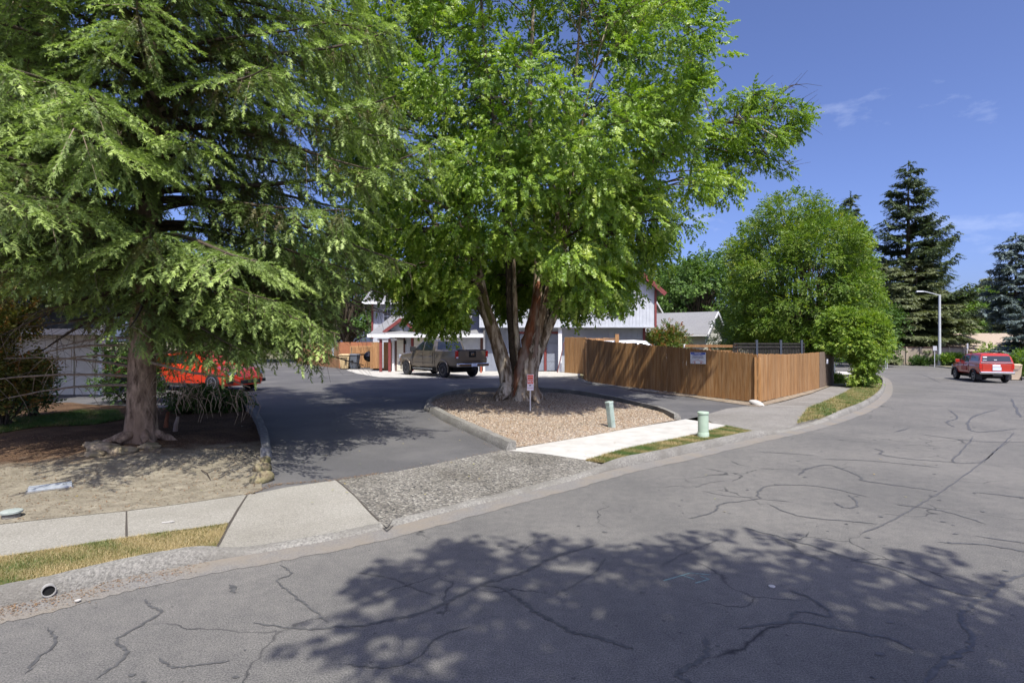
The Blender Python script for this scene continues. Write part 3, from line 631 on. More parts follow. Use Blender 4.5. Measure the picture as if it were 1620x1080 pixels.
M_BLKW = mat("black_slats", (.015, .013, .012), (.04, .035, .03), scale=8, rough=.8)
def battens(mb, x0, x1, y, z0, z1, m, step=.305, side=-1, w_=.045):
    x = x0 + step * .5
    while x < x1: mb.box((x, y + side * .012, (z0 + z1) / 2), (w_, .024, z1 - z0 - .01), m); x += step
def laps(mb, x0, x1, y, z0, z1, m, step=.2):
    z = z0
    while z < z1 - .02:
        h = min(step, z1 - z); mb.add([(x0, y - .022, z), (x1, y - .022, z), (x1, y - .004, z + h), (x0, y - .004, z + h), (x0, y - .0, z), (x1, y - .0, z)], [(0, 1, 2, 3), (4, 5, 1, 0)], m); z += step
def roofslab(mb, a, b, c, d, th, m):
    """sloping slab: a-b is the eave, d-c the ridge"""
    a, b, c, d = map(Vector, (a, b, c, d)); n = (b - a).cross(d - a).normalized()
    if n.z < 0: n = -n
    mb.prism([a, b, c, d], n * th, m)
# ---- duplex
YF = 34.0; GZ = Zl(3, YF)
du = thing("duplex", "pale grey two-storey board-and-batten duplex with dark red trim behind the maple", "house", (0, YF, GZ))
X0, X1 = -1.95, at(1036, YF); ZE = zz(457, YF); ZS = zz(517.5, YF); XM = (X0 + X1) / 2; ZP = ZE + (X1 - XM) * .86
mb = MB(); pr = [(X0, YF, ZS), (X1, YF, ZS), (X1, YF, ZE), (XM, YF, ZP), (X0, YF, ZE)]; mb.prism(pr, (0, 11, 0), M_WALL)
x = X0 + .15
while x < X1 - .1:
    zt = ZE + (min(x - X0, X1 - x)) * .86 - .12; mb.box((x, YF - .012, (ZS + .02 + zt) / 2), (.022, .024, zt - ZS - .04), M_WALL); x += .205
mb.build("upper_wall", parent=du, world=True)
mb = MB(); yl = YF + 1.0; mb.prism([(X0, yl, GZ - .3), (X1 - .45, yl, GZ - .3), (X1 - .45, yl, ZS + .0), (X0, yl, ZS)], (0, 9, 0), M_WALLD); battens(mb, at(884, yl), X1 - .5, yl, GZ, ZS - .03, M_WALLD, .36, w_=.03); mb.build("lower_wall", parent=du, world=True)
mb = MB(); roofslab(mb, (X1 + .5, YF - .45, ZE - .35), (X1 + .5, YF + 11.4, ZE - .35), (XM, YF + 11.4, ZP + .08), (XM, YF - .45, ZP + .08), .14, M_SHING); roofslab(mb, (X0 - .5, YF - .45, ZE - .35), (X0 - .5, YF + 11.4, ZE - .35), (XM, YF + 11.4, ZP + .08), (XM, YF - .45, ZP + .08), .14, M_SHING); mb.build("roof", parent=du, world=True)
for sx, xe in ((1, X1 + .5), (-1, X0 - .5)):
    mb = MB(); mb.bar((xe + sx * .02, YF - .48, ZE - .37 + .02), (XM, YF - .48, ZP + .10), .05, .24, M_RED); mb.build("barge_board", parent=du, world=True)
mb = MB(); mb.box((X1 + .03, YF - .02, (ZS + ZE) / 2), (.12, .12, ZE - ZS), M_RED); mb.build("corner_board", parent=du, world=True)
mb = MB(); mb.box((X1 - .42, yl - .03, (GZ + ZS) / 2), (.14, .10, ZS - GZ), M_RED); mb.build("corner_board", parent=du, world=True)
mb = MB(); mb.box(((X0 + X1) / 2, YF - .015, ZS + .03), (X1 - X0, .05, .10), M_WALL); mb.build("belly_board", parent=du, world=True)
def window(px0, px1, py0, py1, y, par, mullion='H'):
    x0, x1 = at(px0, y), at(px1, y); z1, z0 = zz(py0, y), zz(py1, y); mb = MB(); f = .09
    for c, d in ((((x0 + x1) / 2, y - .03, z1), (x1 - x0 + f, .06, f)), (((x0 + x1) / 2, y - .04, z0), (x1 - x0 + f + .06, .09, f)), ((x0, y - .03, (z0 + z1) / 2), (f, .058, z1 - z0 - f)), ((x1, y - .03, (z0 + z1) / 2), (f, .058, z1 - z0 - f)), (((x0 + x1) / 2, y - .03, z0 + (z1 - z0) * .57), (x1 - x0 - f, .05, .05))): mb.box(c, d, M_TRIM)
    w_ = mb.build("window", parent=par, world=True); w2 = MB(); w2.box(((x0 + x1) / 2, y - .012, (z0 + z1) / 2), (x1 - x0 - f * .9, .02, z1 - z0 - f * .9), M_GLASS); g = w2.build("pane", parent=None)
    g.data.transform(Matrix.Translation(-Vector(par.location))); g.parent = w_
window(903, 934, 476, 499, YF, du); window(962, 986, 476, 499, YF, du)
# garage doors under the overhang
for p0, p1 in ((820, 860), (865, 883)):
    x0, x1 = at(p0, yl), at(p1, yl); mb = MB(); h = 2.25
    for k in range(4): mb.box(((x0 + x1) / 2, yl - .05, GZ + .02 + h * (k + .5) / 4), (x1 - x0, .05, h / 4 - .02), M_GDOOR)
    mb.build("garage_door", parent=du, world=True, bevel=.006)
mb = MB(); mb.box((at(862.5, yl), yl - .07, GZ + 1.2), (.14, .12, 2.4), M_RED); mb.box(((at(820, yl) + at(883, yl)) / 2, yl - .05, GZ + 2.36), (at(883, yl) - at(820, yl), .1, .12), M_RED); mb.build("door_trim", parent=du, world=True)
mb = MB(); mb.box((at(886, YF + .25), YF + .25, GZ + 1.35), (.22, .14, 2.7), M_TRIM); mb.build("post", parent=du, world=True)
# ---- left wing
YU = 39.0; XL = at(590, YU); ZLE = zz(481, YU)
mb = MB(); mb.prism([(XL, YU, GZ), (X0 + 1, YU, GZ), (X0 + 1, YU, ZLE), (XL, YU, ZLE)], (0, 7, 0), M_WALL); battens(mb, XL, X0, YU, zz(528, YU), ZLE, M_WALL, .22, w_=.025); mb.build("upper_wall", parent=du, world=True)
mb = MB(); roofslab(mb, (XL - .55, YU - .75, ZLE - .02), (X0 + 1, YU - .75, ZLE - .02), (X0 + 1, YU + 3.7, ZLE + 1.9), (XL - .55, YU + 3.7, ZLE + 1.9), .14, M_SHING); roofslab(mb, (XL - .55, YU + 8, ZLE - .02), (X0 + 1, YU + 8, ZLE - .02), (X0 + 1, YU + 3.7, ZLE + 1.9), (XL - .55, YU + 3.7, ZLE + 1.9), .14, M_SHING); mb.build("roof", parent=du, world=True)
mb = MB(); mb.box(((XL + X0) / 2, YU - .78, ZLE + .04), (X0 - XL + 1.1, .05, .17), M_TRIM); mb.build("fascia", parent=du, world=True)
mb = MB(); mb.box((XL - .03, YU - .02, (zz(535, YU) + ZLE) / 2), (.12, .12, ZLE - zz(535, YU)), M_RED); mb.build("corner_board", parent=du, world=True)
window(607, 622, 489, 515, YU, du)
YG = 34.9; XG = at(620, YG); ZG = zz(532, YG)
mb = MB(); mb.prism([(XG, YG, GZ - .3), (X0, YG, GZ - .3), (X0, YG, ZG), (XG, YG, ZG)], (0, 4.0, 0), M_WALL); battens(mb, at(640, YG), at(652, YG), YG, GZ, ZG, M_WALL); battens(mb, at(716, YG), X0, YG, GZ, ZG, M_WALL, .26); mb.build("lower_wall", parent=du, world=True)
mb = MB(); roofslab(mb, (at(583, 34), YG - 1.0, zz(531.5, 34)), (X0 + .2, YG - 1.0, zz(531.5, 34)), (X0 + .2, YU + .1, zz(531.5, 34) + 1.45), (at(600, 34) - .2, YU + .1, zz(531.5, 34) + 1.45), .1, M_SHING); mb.build("porch_roof", parent=du, world=True)
mb = MB(); mb.box(((at(583, 34) + X0 + .2) / 2, YG - 1.03, zz(531.5, 34) + .02), (X0 + .2 - at(583, 34) + .1, .05, .20), M_TRIM); mb.box((at(612, 34), YG - .8, zz(537, 34) + .0), (1.15, .12, .12), M_TRIM); mb.build("porch_fascia", parent=du, world=True)
# small gable over the porch
yd = YG - .2; xa, xb, xc = at(614, yd), at(636.5, yd), at(658, yd); za, zb = zz(524, yd), zz(507, yd)
mb = MB(); mb.prism([(xa, yd, za), (xc, yd, za), (xb, yd, zb)], (0, 3.8, 0), M_WALL); mb.build("gable_wall", parent=du, world=True)
mb = MB(); roofslab(mb, (xa - .2, yd - .3, za - .1), (xa - .2, yd + 3.9, za - .1), (xb, yd + 3.9, zb + .06), (xb, yd - .3, zb + .06), .06, M_SHING); roofslab(mb, (xc + .2, yd - .3, za - .1), (xc + .2, yd + 3.9, za - .1), (xb, yd + 3.9, zb + .06), (xb, yd - .3, zb + .06), .06, M_SHING); mb.build("gable_roof", parent=du, world=True)
mb = MB(); mb.bar((xa - .22, yd - .33, za - .08), (xb, yd - .33, zb + .08), .05, .19, M_RED); mb.bar((xc + .22, yd - .33, za - .08), (xb + .003, yd - .334, zb + .08), .05, .19, M_RED); mb.build("gable_barge_boards", parent=du, world=True)
for px in (602.5, 616.5):
    mb = MB(); mb.box((at(px, YG - .8), YG - .8, (GZ + zz(536, 34)) / 2), (.15, .14, zz(536, 34) - GZ), M_RED); mb.build("porch_post", parent=du, world=True)
mb = MB(); mb.box((at(622.5, YG), YG - .02, (GZ + ZG) / 2), (.13, .14, ZG - GZ), M_TRIM); mb.build("corner_board", parent=du, world=True)
x0, x1 = at(628, YG), at(638.5, YG); mb = MB(); 
for k in range(9): mb.box(((x0 + x1) / 2, YG - .03, GZ + .03 + .21 * (k + .5)), (x1 - x0, .03, .2), M_CREAM)
d_ = mb.build("door", parent=du, world=True)
mb = MB(); 
for xx in (x0 - .05, x1 + .05): mb.box((xx, YG - .03, GZ + 1.0), (.1, .07, 2.0), M_BROWNT)
mb.box(((x0 + x1) / 2, YG - .03, GZ + 2.03), (x1 - x0 + .2, .07, .09), M_BROWNT); mb.build("door_frame", parent=du, world=True)
mb = MB(); mb.box((at(641, YG), YG - .12, zz(541, YG)), (.14, .18, .24), M_BLACK, taper=.7); mb.build("wall_lantern", parent=du, world=True)
for p0, p1 in ((655, 676), (679, 712)):
    x0, x1 = at(p0, YG), at(p1, YG); mb = MB()
    for k in range(4):
        mb.box(((x0 + x1) / 2, YG - .04, GZ + .03 + .54 * (k + .5)), (x1 - x0, .04, .52), M_CREAM)
    mb.build("garage_door", parent=du, world=True, bevel=.006)
for px in (652.5, 762): mb = MB(); mb.box((at(px, YG), YG - .05, GZ + 1.2), (.15, .09, 2.4), M_RED if px < 700 else M_BROWNT); mb.build("door_trim", parent=du, world=True)
mb = MB(); mb.box((at(766, YG), YG - .04, GZ + 1.25), (.12, .08, 2.5), M_TRIM); mb.build("corner_board", parent=du, world=True)
# wall between the wings, behind the maple trunk
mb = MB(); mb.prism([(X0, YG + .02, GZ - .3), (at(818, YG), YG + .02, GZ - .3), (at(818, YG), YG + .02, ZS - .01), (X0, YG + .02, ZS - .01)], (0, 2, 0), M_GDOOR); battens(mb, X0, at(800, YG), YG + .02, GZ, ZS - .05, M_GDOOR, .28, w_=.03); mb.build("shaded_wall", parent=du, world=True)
# red hydrant-like stand pipe by the pickup
# ---- neighbours
def gable_house(name, label, c, w_, d, ze, zp, rz, mw, mr, g0=-.6, ov=.4, trim=M_TRIM, lap=True, cat="house"):
    t = thing(name, label, cat, (c[0], c[1], 0), rz); mb = MB(); hw, hd = w_ / 2, d / 2
    mb.prism([(-hw, -hd, g0), (-hw, hd, g0), (-hw, hd, ze), (-hw, 0, zp), (-hw, -hd, ze)], (w_, 0, 0), mw)
    if lap:
        z = .4
        while z < ze - .05: mb.box((0, -hd - .006, z), (w_ - .02, .012, .02), mw); z += .2
        z = .4
        while z < zp - .2:
            yw = hd if z < ze else hd * (zp - z) / (zp - ze)
            for sx in (1, -1): mb.box((sx * (hw + .006), 0, z), (.012, 2 * yw - .05, .022), mw)
            z += .2
    mb.build("walls", parent=t); sl_ = (zp - ze) / hd; e = ze - sl_ * ov
    mb = MB(); 
    for s_ in (1, -1): roofslab(mb, (-hw - ov * .7, s_ * (hd + ov), e), (hw + ov * .7, s_ * (hd + ov), e), (hw + ov * .7, 0, zp + .02), (-hw - ov * .7, 0, zp + .02), .1, mr)
    mb.build("roof", parent=t)
    mb = MB()
    for sx in (1, -1):
        for s_ in (1, -1): mb.bar((sx * (hw + ov * .7 + .02), s_ * (hd + ov), e), (sx * (hw + ov * .7 + .02 + .002 * s_), 0, zp + .02), .04, .2, trim)
    for s_ in (1, -1): mb.box((0, s_ * (hd + ov + .02), e + .02), (w_ + ov * 1.3, .04, .16), trim)
    mb.build("fascia", parent=t); return t
M_GWALL = mat("garage_siding", (.50, .50, .42), (.58, .57, .48), scale=3, rough=.8)
gable_house("small_garage", "low cream garage with grey shingle roof seen over the brown fence", (14.1, 47.2), 5.2, 5.2, zz(525, 44), zz(498, 47) + .1, R(-34), M_GWALL, M_SHING, ov=.45, cat="garage")
gable_house("neighbour_house", "cream lap-sided house whose grey gable peeks between the duplex and the garage", (10.4, 55.5), 7.0, 6.4, zz(504, 52), zz(480.5, 55), R(-32), M_CREAM, M_SHING, ov=.4)
# far tan house and its wall
M_TAN = mat("tan_stucco", (.30, .25, .19), (.38, .32, .25), scale=3, rough=.85)
gable_house("ranch_house", "low ranch house with tan shingle roof beyond the red truck", (61.5, 74), 18, 10, 1.15, 3.05, R(-12), M_TAN, M_SHINB, g0=-1.4, ov=.8, trim=M_BROWNT, lap=False)
fw_ = thing("garden_wall", "long tan boundary wall in tree shade behind the street lamp", "wall", (48, 60, -.7)); mb = MB()
A, B = (at(1412, 67), 67), (at(1524, 64), 64)
mb.bar((A[0], A[1], .35), (B[0], B[1], .35), .18, 2.1, M_TAN); mb.build("wall_panel", parent=fw_, world=True)
mb = MB(); mb.bar((A[0], A[1], 1.44), (B[0], B[1], 1.44), .3, .08, M_BROWNT); mb.build("wall_cap", parent=fw_, world=True)
for k in range(6): mb = MB(); x = A[0] + (B[0] - A[0]) * k / 5; y = A[1] + (B[1] - A[1]) * k / 5; mb.box((x, y - .05, .38), (.22, .24, 2.2), M_TAN); mb.build("pier", parent=fw_, world=True)
# left beige garages behind the spruce
LG = thing("beige_garage_block", "long beige garage block with grey roof seen under the spruce boughs", "garage", (-17.5, 20.5, .25)); yw = 19.6; xr = at(164, yw)
xk = at(150, yw + 6); mb = MB(); mb.prism([(-28, yw, -.1), (xr, yw, -.1), (xk, yw + 6, -.1), (-28, yw + 6, -.1)], (0, 0, 2.6), M_CREAM); mb.build("walls", parent=LG, world=True)
mb = MB(); roofslab(mb, (-28.6, yw - .8, 2.35), (xr + .6, yw - .8, 2.35), ((xr + xk) / 2 + .4, yw + 3.2, 4.1), (-28.6, yw + 3.2, 4.1), .12, M_SHING); roofslab(mb, (-28.6, yw + 7, 2.35), (xk + .2, yw + 7, 2.35), ((xr + xk) / 2 + .4, yw + 3.2, 4.1), (-28.6, yw + 3.2, 4.1), .12, M_SHING); mb.build("roof", parent=LG, world=True)
mb = MB(); mb.box(((xr - 28) / 2, yw - .85, 2.42), (xr + 29.2, .05, .2), M_TRIM); mb.build("fascia", parent=LG, world=True)
for i, (p0, p1) in enumerate(((-120, -40), (-30, 38), (46, 92), (93, 119), (120, 152))):
    x0, x1 = at(p0, yw), at(p1, yw); mb = MB(); mb.box(((x0 + x1) / 2, yw - .03, 1.28), (x1 - x0 - .04, .05, 2.05), M_CREAM); mb.build("garage_door", parent=LG, world=True, bevel=.01)
mb = MB(); mb.box((xr - .06, yw - .02, 1.2), (.12, .14, 2.5), M_TRIM); mb.build("corner_board", parent=LG, world=True)
# ================================================================ FENCES
def picket_run(name, label, pts, mb_m, bw=.138, gap=.004, th=.02, posts=True, rail=True, seed=1, hj=.012, dog=True, cat="fence", postm=None, gaps=.15):
    """pts: list of (x, y, zbottom, ztop); boards follow the line, posts and rails behind"""
    rr = random.Random(seed); a0 = pts[0]; t = thing(name, label, cat, (a0[0], a0[1], a0[2])); mb = MB(); pm = MB(); n_posts = 0; posts_l = []
    for (ax, ay, ab, at_), (bx, by, bb, bt) in zip(pts[:-1], pts[1:]):
        A = Vector((ax, ay)); B = Vector((bx, by)); L = (B - A).length; d = (B - A) / L; nn = Vector((d.y, -d.x)); 
        if nn.y > 0 and abs(nn.y) > .1: nn = -nn
        n = int(L / (bw + gap)); 
        for i in range(n):
            u = (i + .5) / n; c = A + d * L * u; zb = ab + (bb - ab) * u + rr.uniform(-.01, .02); zt = at_ + (bt - at_) * u + rr.uniform(-hj, hj); w2 = (L / n - gap - (rr.uniform(.004, .012) if rr.random() < gaps else 0)) / 2; o_ = nn * rr.uniform(0, .006)
            l = c - d * w2 + o_; r_ = c + d * w2 + o_; cz = .035 if dog else 0; cd_ = d * .03
            front = [(l.x, l.y, zb), (r_.x, r_.y, zb), (r_.x, r_.y, zt - cz), ((r_ - cd_).x, (r_ - cd_).y, zt), ((l + cd_).x, (l + cd_).y, zt), (l.x, l.y, zt - cz)]
            mb.prism(front, (-nn.x * th, -nn.y * th, 0), mb_m)
        if rail:
            for f_ in (.15, .5, .85):
                za = ab + (at_ - ab) * f_; zb2 = bb + (bt - bb) * f_; q = -nn * .05; pm = MB(); pm.bar((ax + q.x, ay + q.y, za), (bx + q.x, by + q.y, zb2), .04, .09, mb_m); pm.build('rail', parent=t, world=True)
        if posts:
            k = max(1, round(L / 2.4))
            for i in range(k + 1):
                u = i / k; c = A + d * L * u - nn * .10; posts_l.append((c.x, c.y, ab + (bb - ab) * u, at_ + (bt - at_) * u))
    mb.build("picket_boards", parent=t, world=True)
    seen_ = []
    for c in posts_l:
        if any((c[0] - q[0]) ** 2 + (c[1] - q[1]) ** 2 < .3 for q in seen_): continue
        seen_.append(c); q = MB(); q.box((c[0], c[1], (c[2] + c[3]) / 2 - .1), (.09, .09, c[3] - c[2]), postm or mb_m); q.build("post", parent=t, world=True)
    return t
def fp(px, pyb, pyt):
    p = P(px, pyb); return (p.x, p.y, p.z + .02, zz(pyt, p.y))
picket_run("picket_fence", "brown stained board fence facing the drive, carrying the blue and white parking notice", [fp(929, 604, 536), fp(975, 610, 541), fp(1035, 617.5, 546), fp(1070, 622, 549), fp(1130, 629.5, 554), fp(1198, 637.5, 560)], M_FENCE, seed=1, gaps=.5)
picket_run("picket_fence", "brown stained board fence running from the corner along the street pavement", [fp(1200, 637.5, 560), fp(1255, 625, 560), fp(1296, 614.5, 557)] , M_FENCE, seed=2, gaps=.05)
picket_run("picket_fence", "last fence section under the shaggy kerb tree, its shade painted into the boards", [fp(1297, 614, 557), fp(1319, 607.5, 556)], mat("shade_toned_fence", (.12, .085, .06), (.22, .16, .115), scale=5, rough=.9, stretch=(7, 7, .5)), seed=3, gaps=.5)  # darker board colour stands for the kerb tree's shade
a = Vector((at(893, 33.2), 33.2)); picket_run("picket_fence", "short shaded brown fence closing the yard beside the garage", [(at(893, 33.2), 33.2, GZ, zz(533, 33.2)), (at(926, 31.5), 31.5, GZ, zz(533.5, 31.5)), (at(929.5, 26.2), 26.2, Zl(3.5, 26), zz(536, 26.2))], M_FENCE, seed=4)
mb = MB(); x = at(888, 33.6); mb.bar((x - .25, 33.5, GZ), (x + .18, 33.7, zz(541, 33.6)), .28, .03, M_RED, up=(1, 0, 0)); tag(mb.build("leaning_board"), "dark red board leaning at the end of the brown fence by the garage", "board")
picket_run("yard_fence", "lower brown fence inside the yard, behind the street fence", [(at(925, 32), 32, GZ, zz(535, 32)), (at(974, 32), 32, GZ - .1, zz(534.5, 32))], M_FENCO, seed=5, cat="fence")
q = P(976, 600); mb = MB(); mb.box((at(976, 31), 31, zz(532, 31) - 1), (.2, .16, 2.25), M_FENCO); tag(mb.build("gate_post"), "square orange-brown post standing above the fence left of the white van roof", "post")
# rail fence right behind
RF = thing("rail_fence", "tan horizontal rail fence behind the parking notice", "fence", (at(1085, 26), 26, 0)); mb = MB()
for f_ in (0, .24, .6, 1.0): mb = MB(); mb.bar((at(1084, 27), 27, zz(547, 27) - f_), (at(1166, 25.5), 25.5, zz(547.5, 25.5) - f_), .04, .12, M_FENCO); mb.build("rail", parent=RF, world=True)
for u in (0, .5, 1): mb = MB(); x = at(1084, 27) + (at(1166, 25.5) - at(1084, 27)) * u; y = 27 - 1.5 * u + .08; mb.box((x, y, zz(546, y) - .85), (.1, .1, 1.8), M_FENCO if u else M_TRIM); mb.build("post", parent=RF, world=True)
BS = thing("slatted_rail", "black slatted railing with posts behind the corner of the brown fence", "railing", (at(1166, 25), 25, 0)); mb = MB(); xa, xb = at(1160, 25.4), at(1272, 27.4)
n = 44
for i in range(n + 1):
    u = i / n; x = xa + (xb - xa) * u; y = 25.4 + 2 * u; mb.box((x, y, zz(547, y) - .75), (.05, .03, 1.6), M_BLKW)
for dz in (0, .16, 1.3): mb.bar((xa, 25.37, zz(543.5, 25.4) - dz), (xb, 27.37, zz(543.5, 27.4) - dz), .05, .07, M_BLKW)
mb.build("slats", parent=BS, world=True)
for px in (1197, 1235, 1268): mb = MB(); y = 25.4 + 2 * (px - 1160) / 112 - .1; mb.box((at(px, y), y, zz(541, y) - .85), (.09, .09, 1.9), mat("steel_grey", (.05, .06, .08), rough=.5)); mb.build("post", parent=BS, world=True)
# far fence and bin enclosure
yb = 42; FF = [(at(470, 47), 47, Zl(-16, 45), zz(543, 47)), (at(537, 38.6), 38.6, Zl(-11, 38), zz(541, 38.6))]
picket_run("picket_fence", "weathered brown fence along the far left side of the lot, with two notices", FF, M_FENCO, seed=6, hj=.003, dog=False, gaps=0)
ye = 38.4; zt = zz(541, ye); gb = Zl(-10, ye)
picket_run("picket_fence", "reddish fence piece directly behind the two wheeled bins", [(at(537.5, ye), ye, gb, zt), (at(553.5, ye), ye, gb, zt)], M_FENCR, seed=7, hj=.002, dog=False, gaps=0)
EN = thing("bin_enclosure", "orange-brown board enclosure with a square opening right of the bins", "enclosure", (at(555, ye), ye, gb)); mb = MB()
xo, xi = at(555, ye), at(587.5, ye); zo = zz(548, ye)
mb.box(((xo + xi) / 2, ye, (zo + zt) / 2), (xi - xo + .02, .04, zt - zo), M_FENCR)
x = xi
while x < at(603, ye): mb.box((x + .07, ye + rng.uniform(0, .006), (gb + zt) / 2), (.135, .04, zt - gb), M_FENCO); x += .14
mb.build("front_boards", parent=EN, world=True)
mb = MB(); x = xo - .3
while x < xi + .8: mb.box((x, ye + 1.6, (gb + zt) / 2 - .15), (.135, .03, zt - gb - .3), M_FENCO); x += .14
mb.box(((xo + xi) / 2, ye + 1.55, gb + 1.0), (xi - xo + .6, .05, .1), M_FENCO); mb.build("back_boards", parent=EN, world=True)
mb = MB(); mb.box((xo, ye - .03, (gb + zo) / 2), (.10, .1, zo - gb), M_FENCO); mb.box((xi, ye - .03, (gb + zo) / 2), (.12, .1, zo - gb), M_FENCO); mb.box(((xo + xi) / 2, ye - .035, zo), (xi - xo + .1, .1, .1), M_FENCO); mb.build("opening_frame", parent=EN, world=True)
mb = MB(); x = at(604, YG + .1)
while x < at(622, YG): mb.box((x, YG + .9, (gb + zz(541, YG)) / 2), (.135, .03, zz(541, YG) - gb), M_FENCO); x += .14
mb.build("porch_screen_boards", parent=EN, world=True)
# kettle grill inside the enclosure
q = (at(583.5, ye + .7), ye + .7, gb); KG = thing("kettle_grill", "black covered barbecue standing in the board enclosure", "barbecue", q); mb = MB(); mb.lathe((0, 0, .75), [(.05, -.32), (.28, -.2), (.36, 0), (.36, .03)], n=20, m=M_BLACK); mb.build("bowl", parent=KG, smooth=40)
M_GLOSSB = mat("gloss_black", (.012, .012, .014), rough=.12, spec=.7)
mb = MB(); mb.lathe((0, 0, .79), [(.365, 0), (.33, .16), (.18, .3), (.03, .36)], n=20, m=M_GLOSSB); lid_ = mb.build("lid", parent=KG, smooth=40); mb = MB(); mb.tube([(-.06, 0, 1.15), (-.06, 0, 1.2), (.06, 0, 1.2), (.06, 0, 1.15)], .012, 6, M_BLACK); mb.build("handle", parent=lid_)
for a in range(3): mb = MB(); d = Vector((math.cos(a * 2.1), math.sin(a * 2.1), 0)); mb.tube([d * .2 + Vector((0, 0, .55)), d * .4], .015, 6, M_BLACK); mb.build("leg", parent=KG)
# notices on the far fence
def sheet(label, px, py, w_, h, D, m, name="notice"):
    mb = MB(); mb.box((0, 0, 0), (w_, .006, h), m); o = mb.build(name); return o
d_f = Vector((FF[1][0] - FF[0][0], FF[1][1] - FF[0][1], 0)).normalized(); rzf = math.atan2(d_f.y, d_f.x)
M_PAPER = mat("paper_white", (.75, .76, .78), rough=.6); M_BLUE = mat("print_blue", (.05, .09, .45), rough=.6); M_PBL = mat("pale_blue", (.35, .45, .75), rough=.6)
for px, py, h, w_, lb in ((528, 549, .80, .42, "upper blue-topped notice on the far brown fence"), (528.5, 557.5, .42, .32, "small white notice below the blue-topped one on the far fence")):
    u = (at(px, 39.7) - FF[0][0]) / (FF[1][0] - FF[0][0]); c = Vector((FF[0][0] + (FF[1][0] - FF[0][0]) * u, FF[0][1] + (FF[1][1] - FF[0][1]) * u, 0)); c.z = zz(py, c.y); nrm_ = Vector((d_f.y, -d_f.x, 0)); c += nrm_ * .03
    t = thing("notice", lb, "notice", tuple(c), rzf); mb = MB(); mb.box((0, 0, 0), (w_, .008, h), M_PAPER); mb.build("board", parent=t)
    if h > .6: mb = MB(); mb.box((0, -.006, h * .27), (w_ * .9, .004, h * .36), M_PBL); mb.build("blue_band", parent=t)
# ================================================================ SIGNS
M_SRED = mat("sign_red", (.75, .10, .04), rough=.5); M_SPINK = mat("sign_white", (.78, .72, .76), rough=.5); M_POSTW = mat("post_white", (.62, .60, .56), rough=.6)
p = P(839, 650, Zi); D = p.y; top = zz(592, D) - p.z; zb = zz(617.5, D) - p.z; sw_ = 10.2 / FPX * D
t = thing("yard_sign", "small red and white sign on a thin post before the maple trunk", "sign", (p.x, p.y, p.z), R(2))
mb = MB(); mb.box((0, .02, zb / 2 + .1), (.035, .03, zb + .3), M_POSTW); mb.build("post", parent=t)
mb = MB(); mb.box((0, 0, (top + zb) / 2), (sw_, .012, top - zb), M_SPINK); bd = mb.build("board", parent=t, bevel=.004)
def lay(x, y, z): return Matrix.Translation((x, y, z)) @ Matrix.Rotation(R(90), 4, 'X')
h = top - zb
mb = MB(); mb.box((0, -.009, top - h * .165), (sw_ * .88, .004, h * .25), M_SRED); mb.box((0, -.009, top - h * .45), (sw_ * .88, .004, h * .26), M_SRED); mb.build("red_panels", parent=t)
text("lettering", "PRIVATE", sw_ * .215, lay(0, -.012, top - h * .165), M_PAPER, t); text("lettering", "RD", h * .22, lay(0, -.012, top - h * .45), M_PAPER, t)
mb = MB(); mb.bar((-sw_ * .12, -.009, top - h * .68), (sw_ * .14, -.009, top - h * .68), .004, .018, M_BLACK); mb.bar((-sw_ * .14, -.0095, top - h * .68), (-sw_ * .04, -.0095, top - h * .64), .004, .016, M_BLACK); mb.bar((-sw_ * .14, -.0095, top - h * .68), (-sw_ * .04, -.0095, top - h * .72), .004, .016, M_BLACK); mb.build("arrow", parent=t)
text("lettering", "NO OUTLET", sw_ * .14, lay(0, -.009, top - h * .84), mat("ink_red", (.45, .12, .14)), t)
# parking notice on the fence
pa = fp(1070, 622, 549); pb = fp(1130, 629.5, 554); u = (1106 - 1070) / 60.; c = Vector((pa[0] + (pb[0] - pa[0]) * u, pa[1] + (pb[1] - pa[1]) * u, 0)); d = Vector((pb[0] - pa[0], pb[1] - pa[1], 0)).normalized(); c += Vector((d.y, -d.x, 0)) * (.028 if -d.x < 0 else -.028); c.z = zz(566.2, c.y)
k_ = abs(d.x - d.y * c.x / c.y); sw2 = 24.6 / FPX * c.y / k_; sh = 18.2 / FPX * c.y
t = thing("parking_notice", "white and blue reserved parking notice nailed to the brown fence", "sign", tuple(c), math.atan2(d.y, d.x))
mb = MB(); mb.box((0, 0, 0), (sw2, .008, sh), M_PAPER); mb.build("board", parent=t, bevel=.002)
mb = MB(); mb.box((0, -.006, sh * .40), (sw2 * .94, .004, sh * .155), M_BLUE); mb.build("blue_band", parent=t)
text("lettering", "RESERVED", sh * .15, lay(0, -.009, sh * .40), M_PAPER, t); text("lettering", "PARKING ONLY", sh * .155, lay(0, -.006, sh * .235), M_BLUE, t)
text("lettering", "UNAUTHORIZED VEHICLES WILL", sh * .075, lay(0, -.006, sh * .10), mat("ink_grey", (.2, .2, .3)), t); text("lettering", "BE TOWED AT OWNER'S EXPENSE", sh * .075, lay(0, -.006, sh * .01), MATS["ink_grey"], t)
M_INKR = mat("ink_orange", (.5, .16, .12)); mb = MB()
tp = [(-.36, -.42), (-.28, -.30), (-.16, -.22), (.02, -.14), (.10, -.24), (.24, -.24), (.34, -.36), (.30, -.42)]
for (a, b_), (c_, e) in zip(tp[:-1], tp[1:]): mb.bar((a * sw2, -.006, b_ * sh), (c_ * sw2, -.006, e * sh), .004, .012, M_INKR)
for x in (-.2, .2): mb.lathe((x * sw2, -.006, -.40 * sh), [(.03, -.002), (.03, .002)], 'Y', 12, M_INKR)
mb.build("tow_truck_drawing", parent=t)
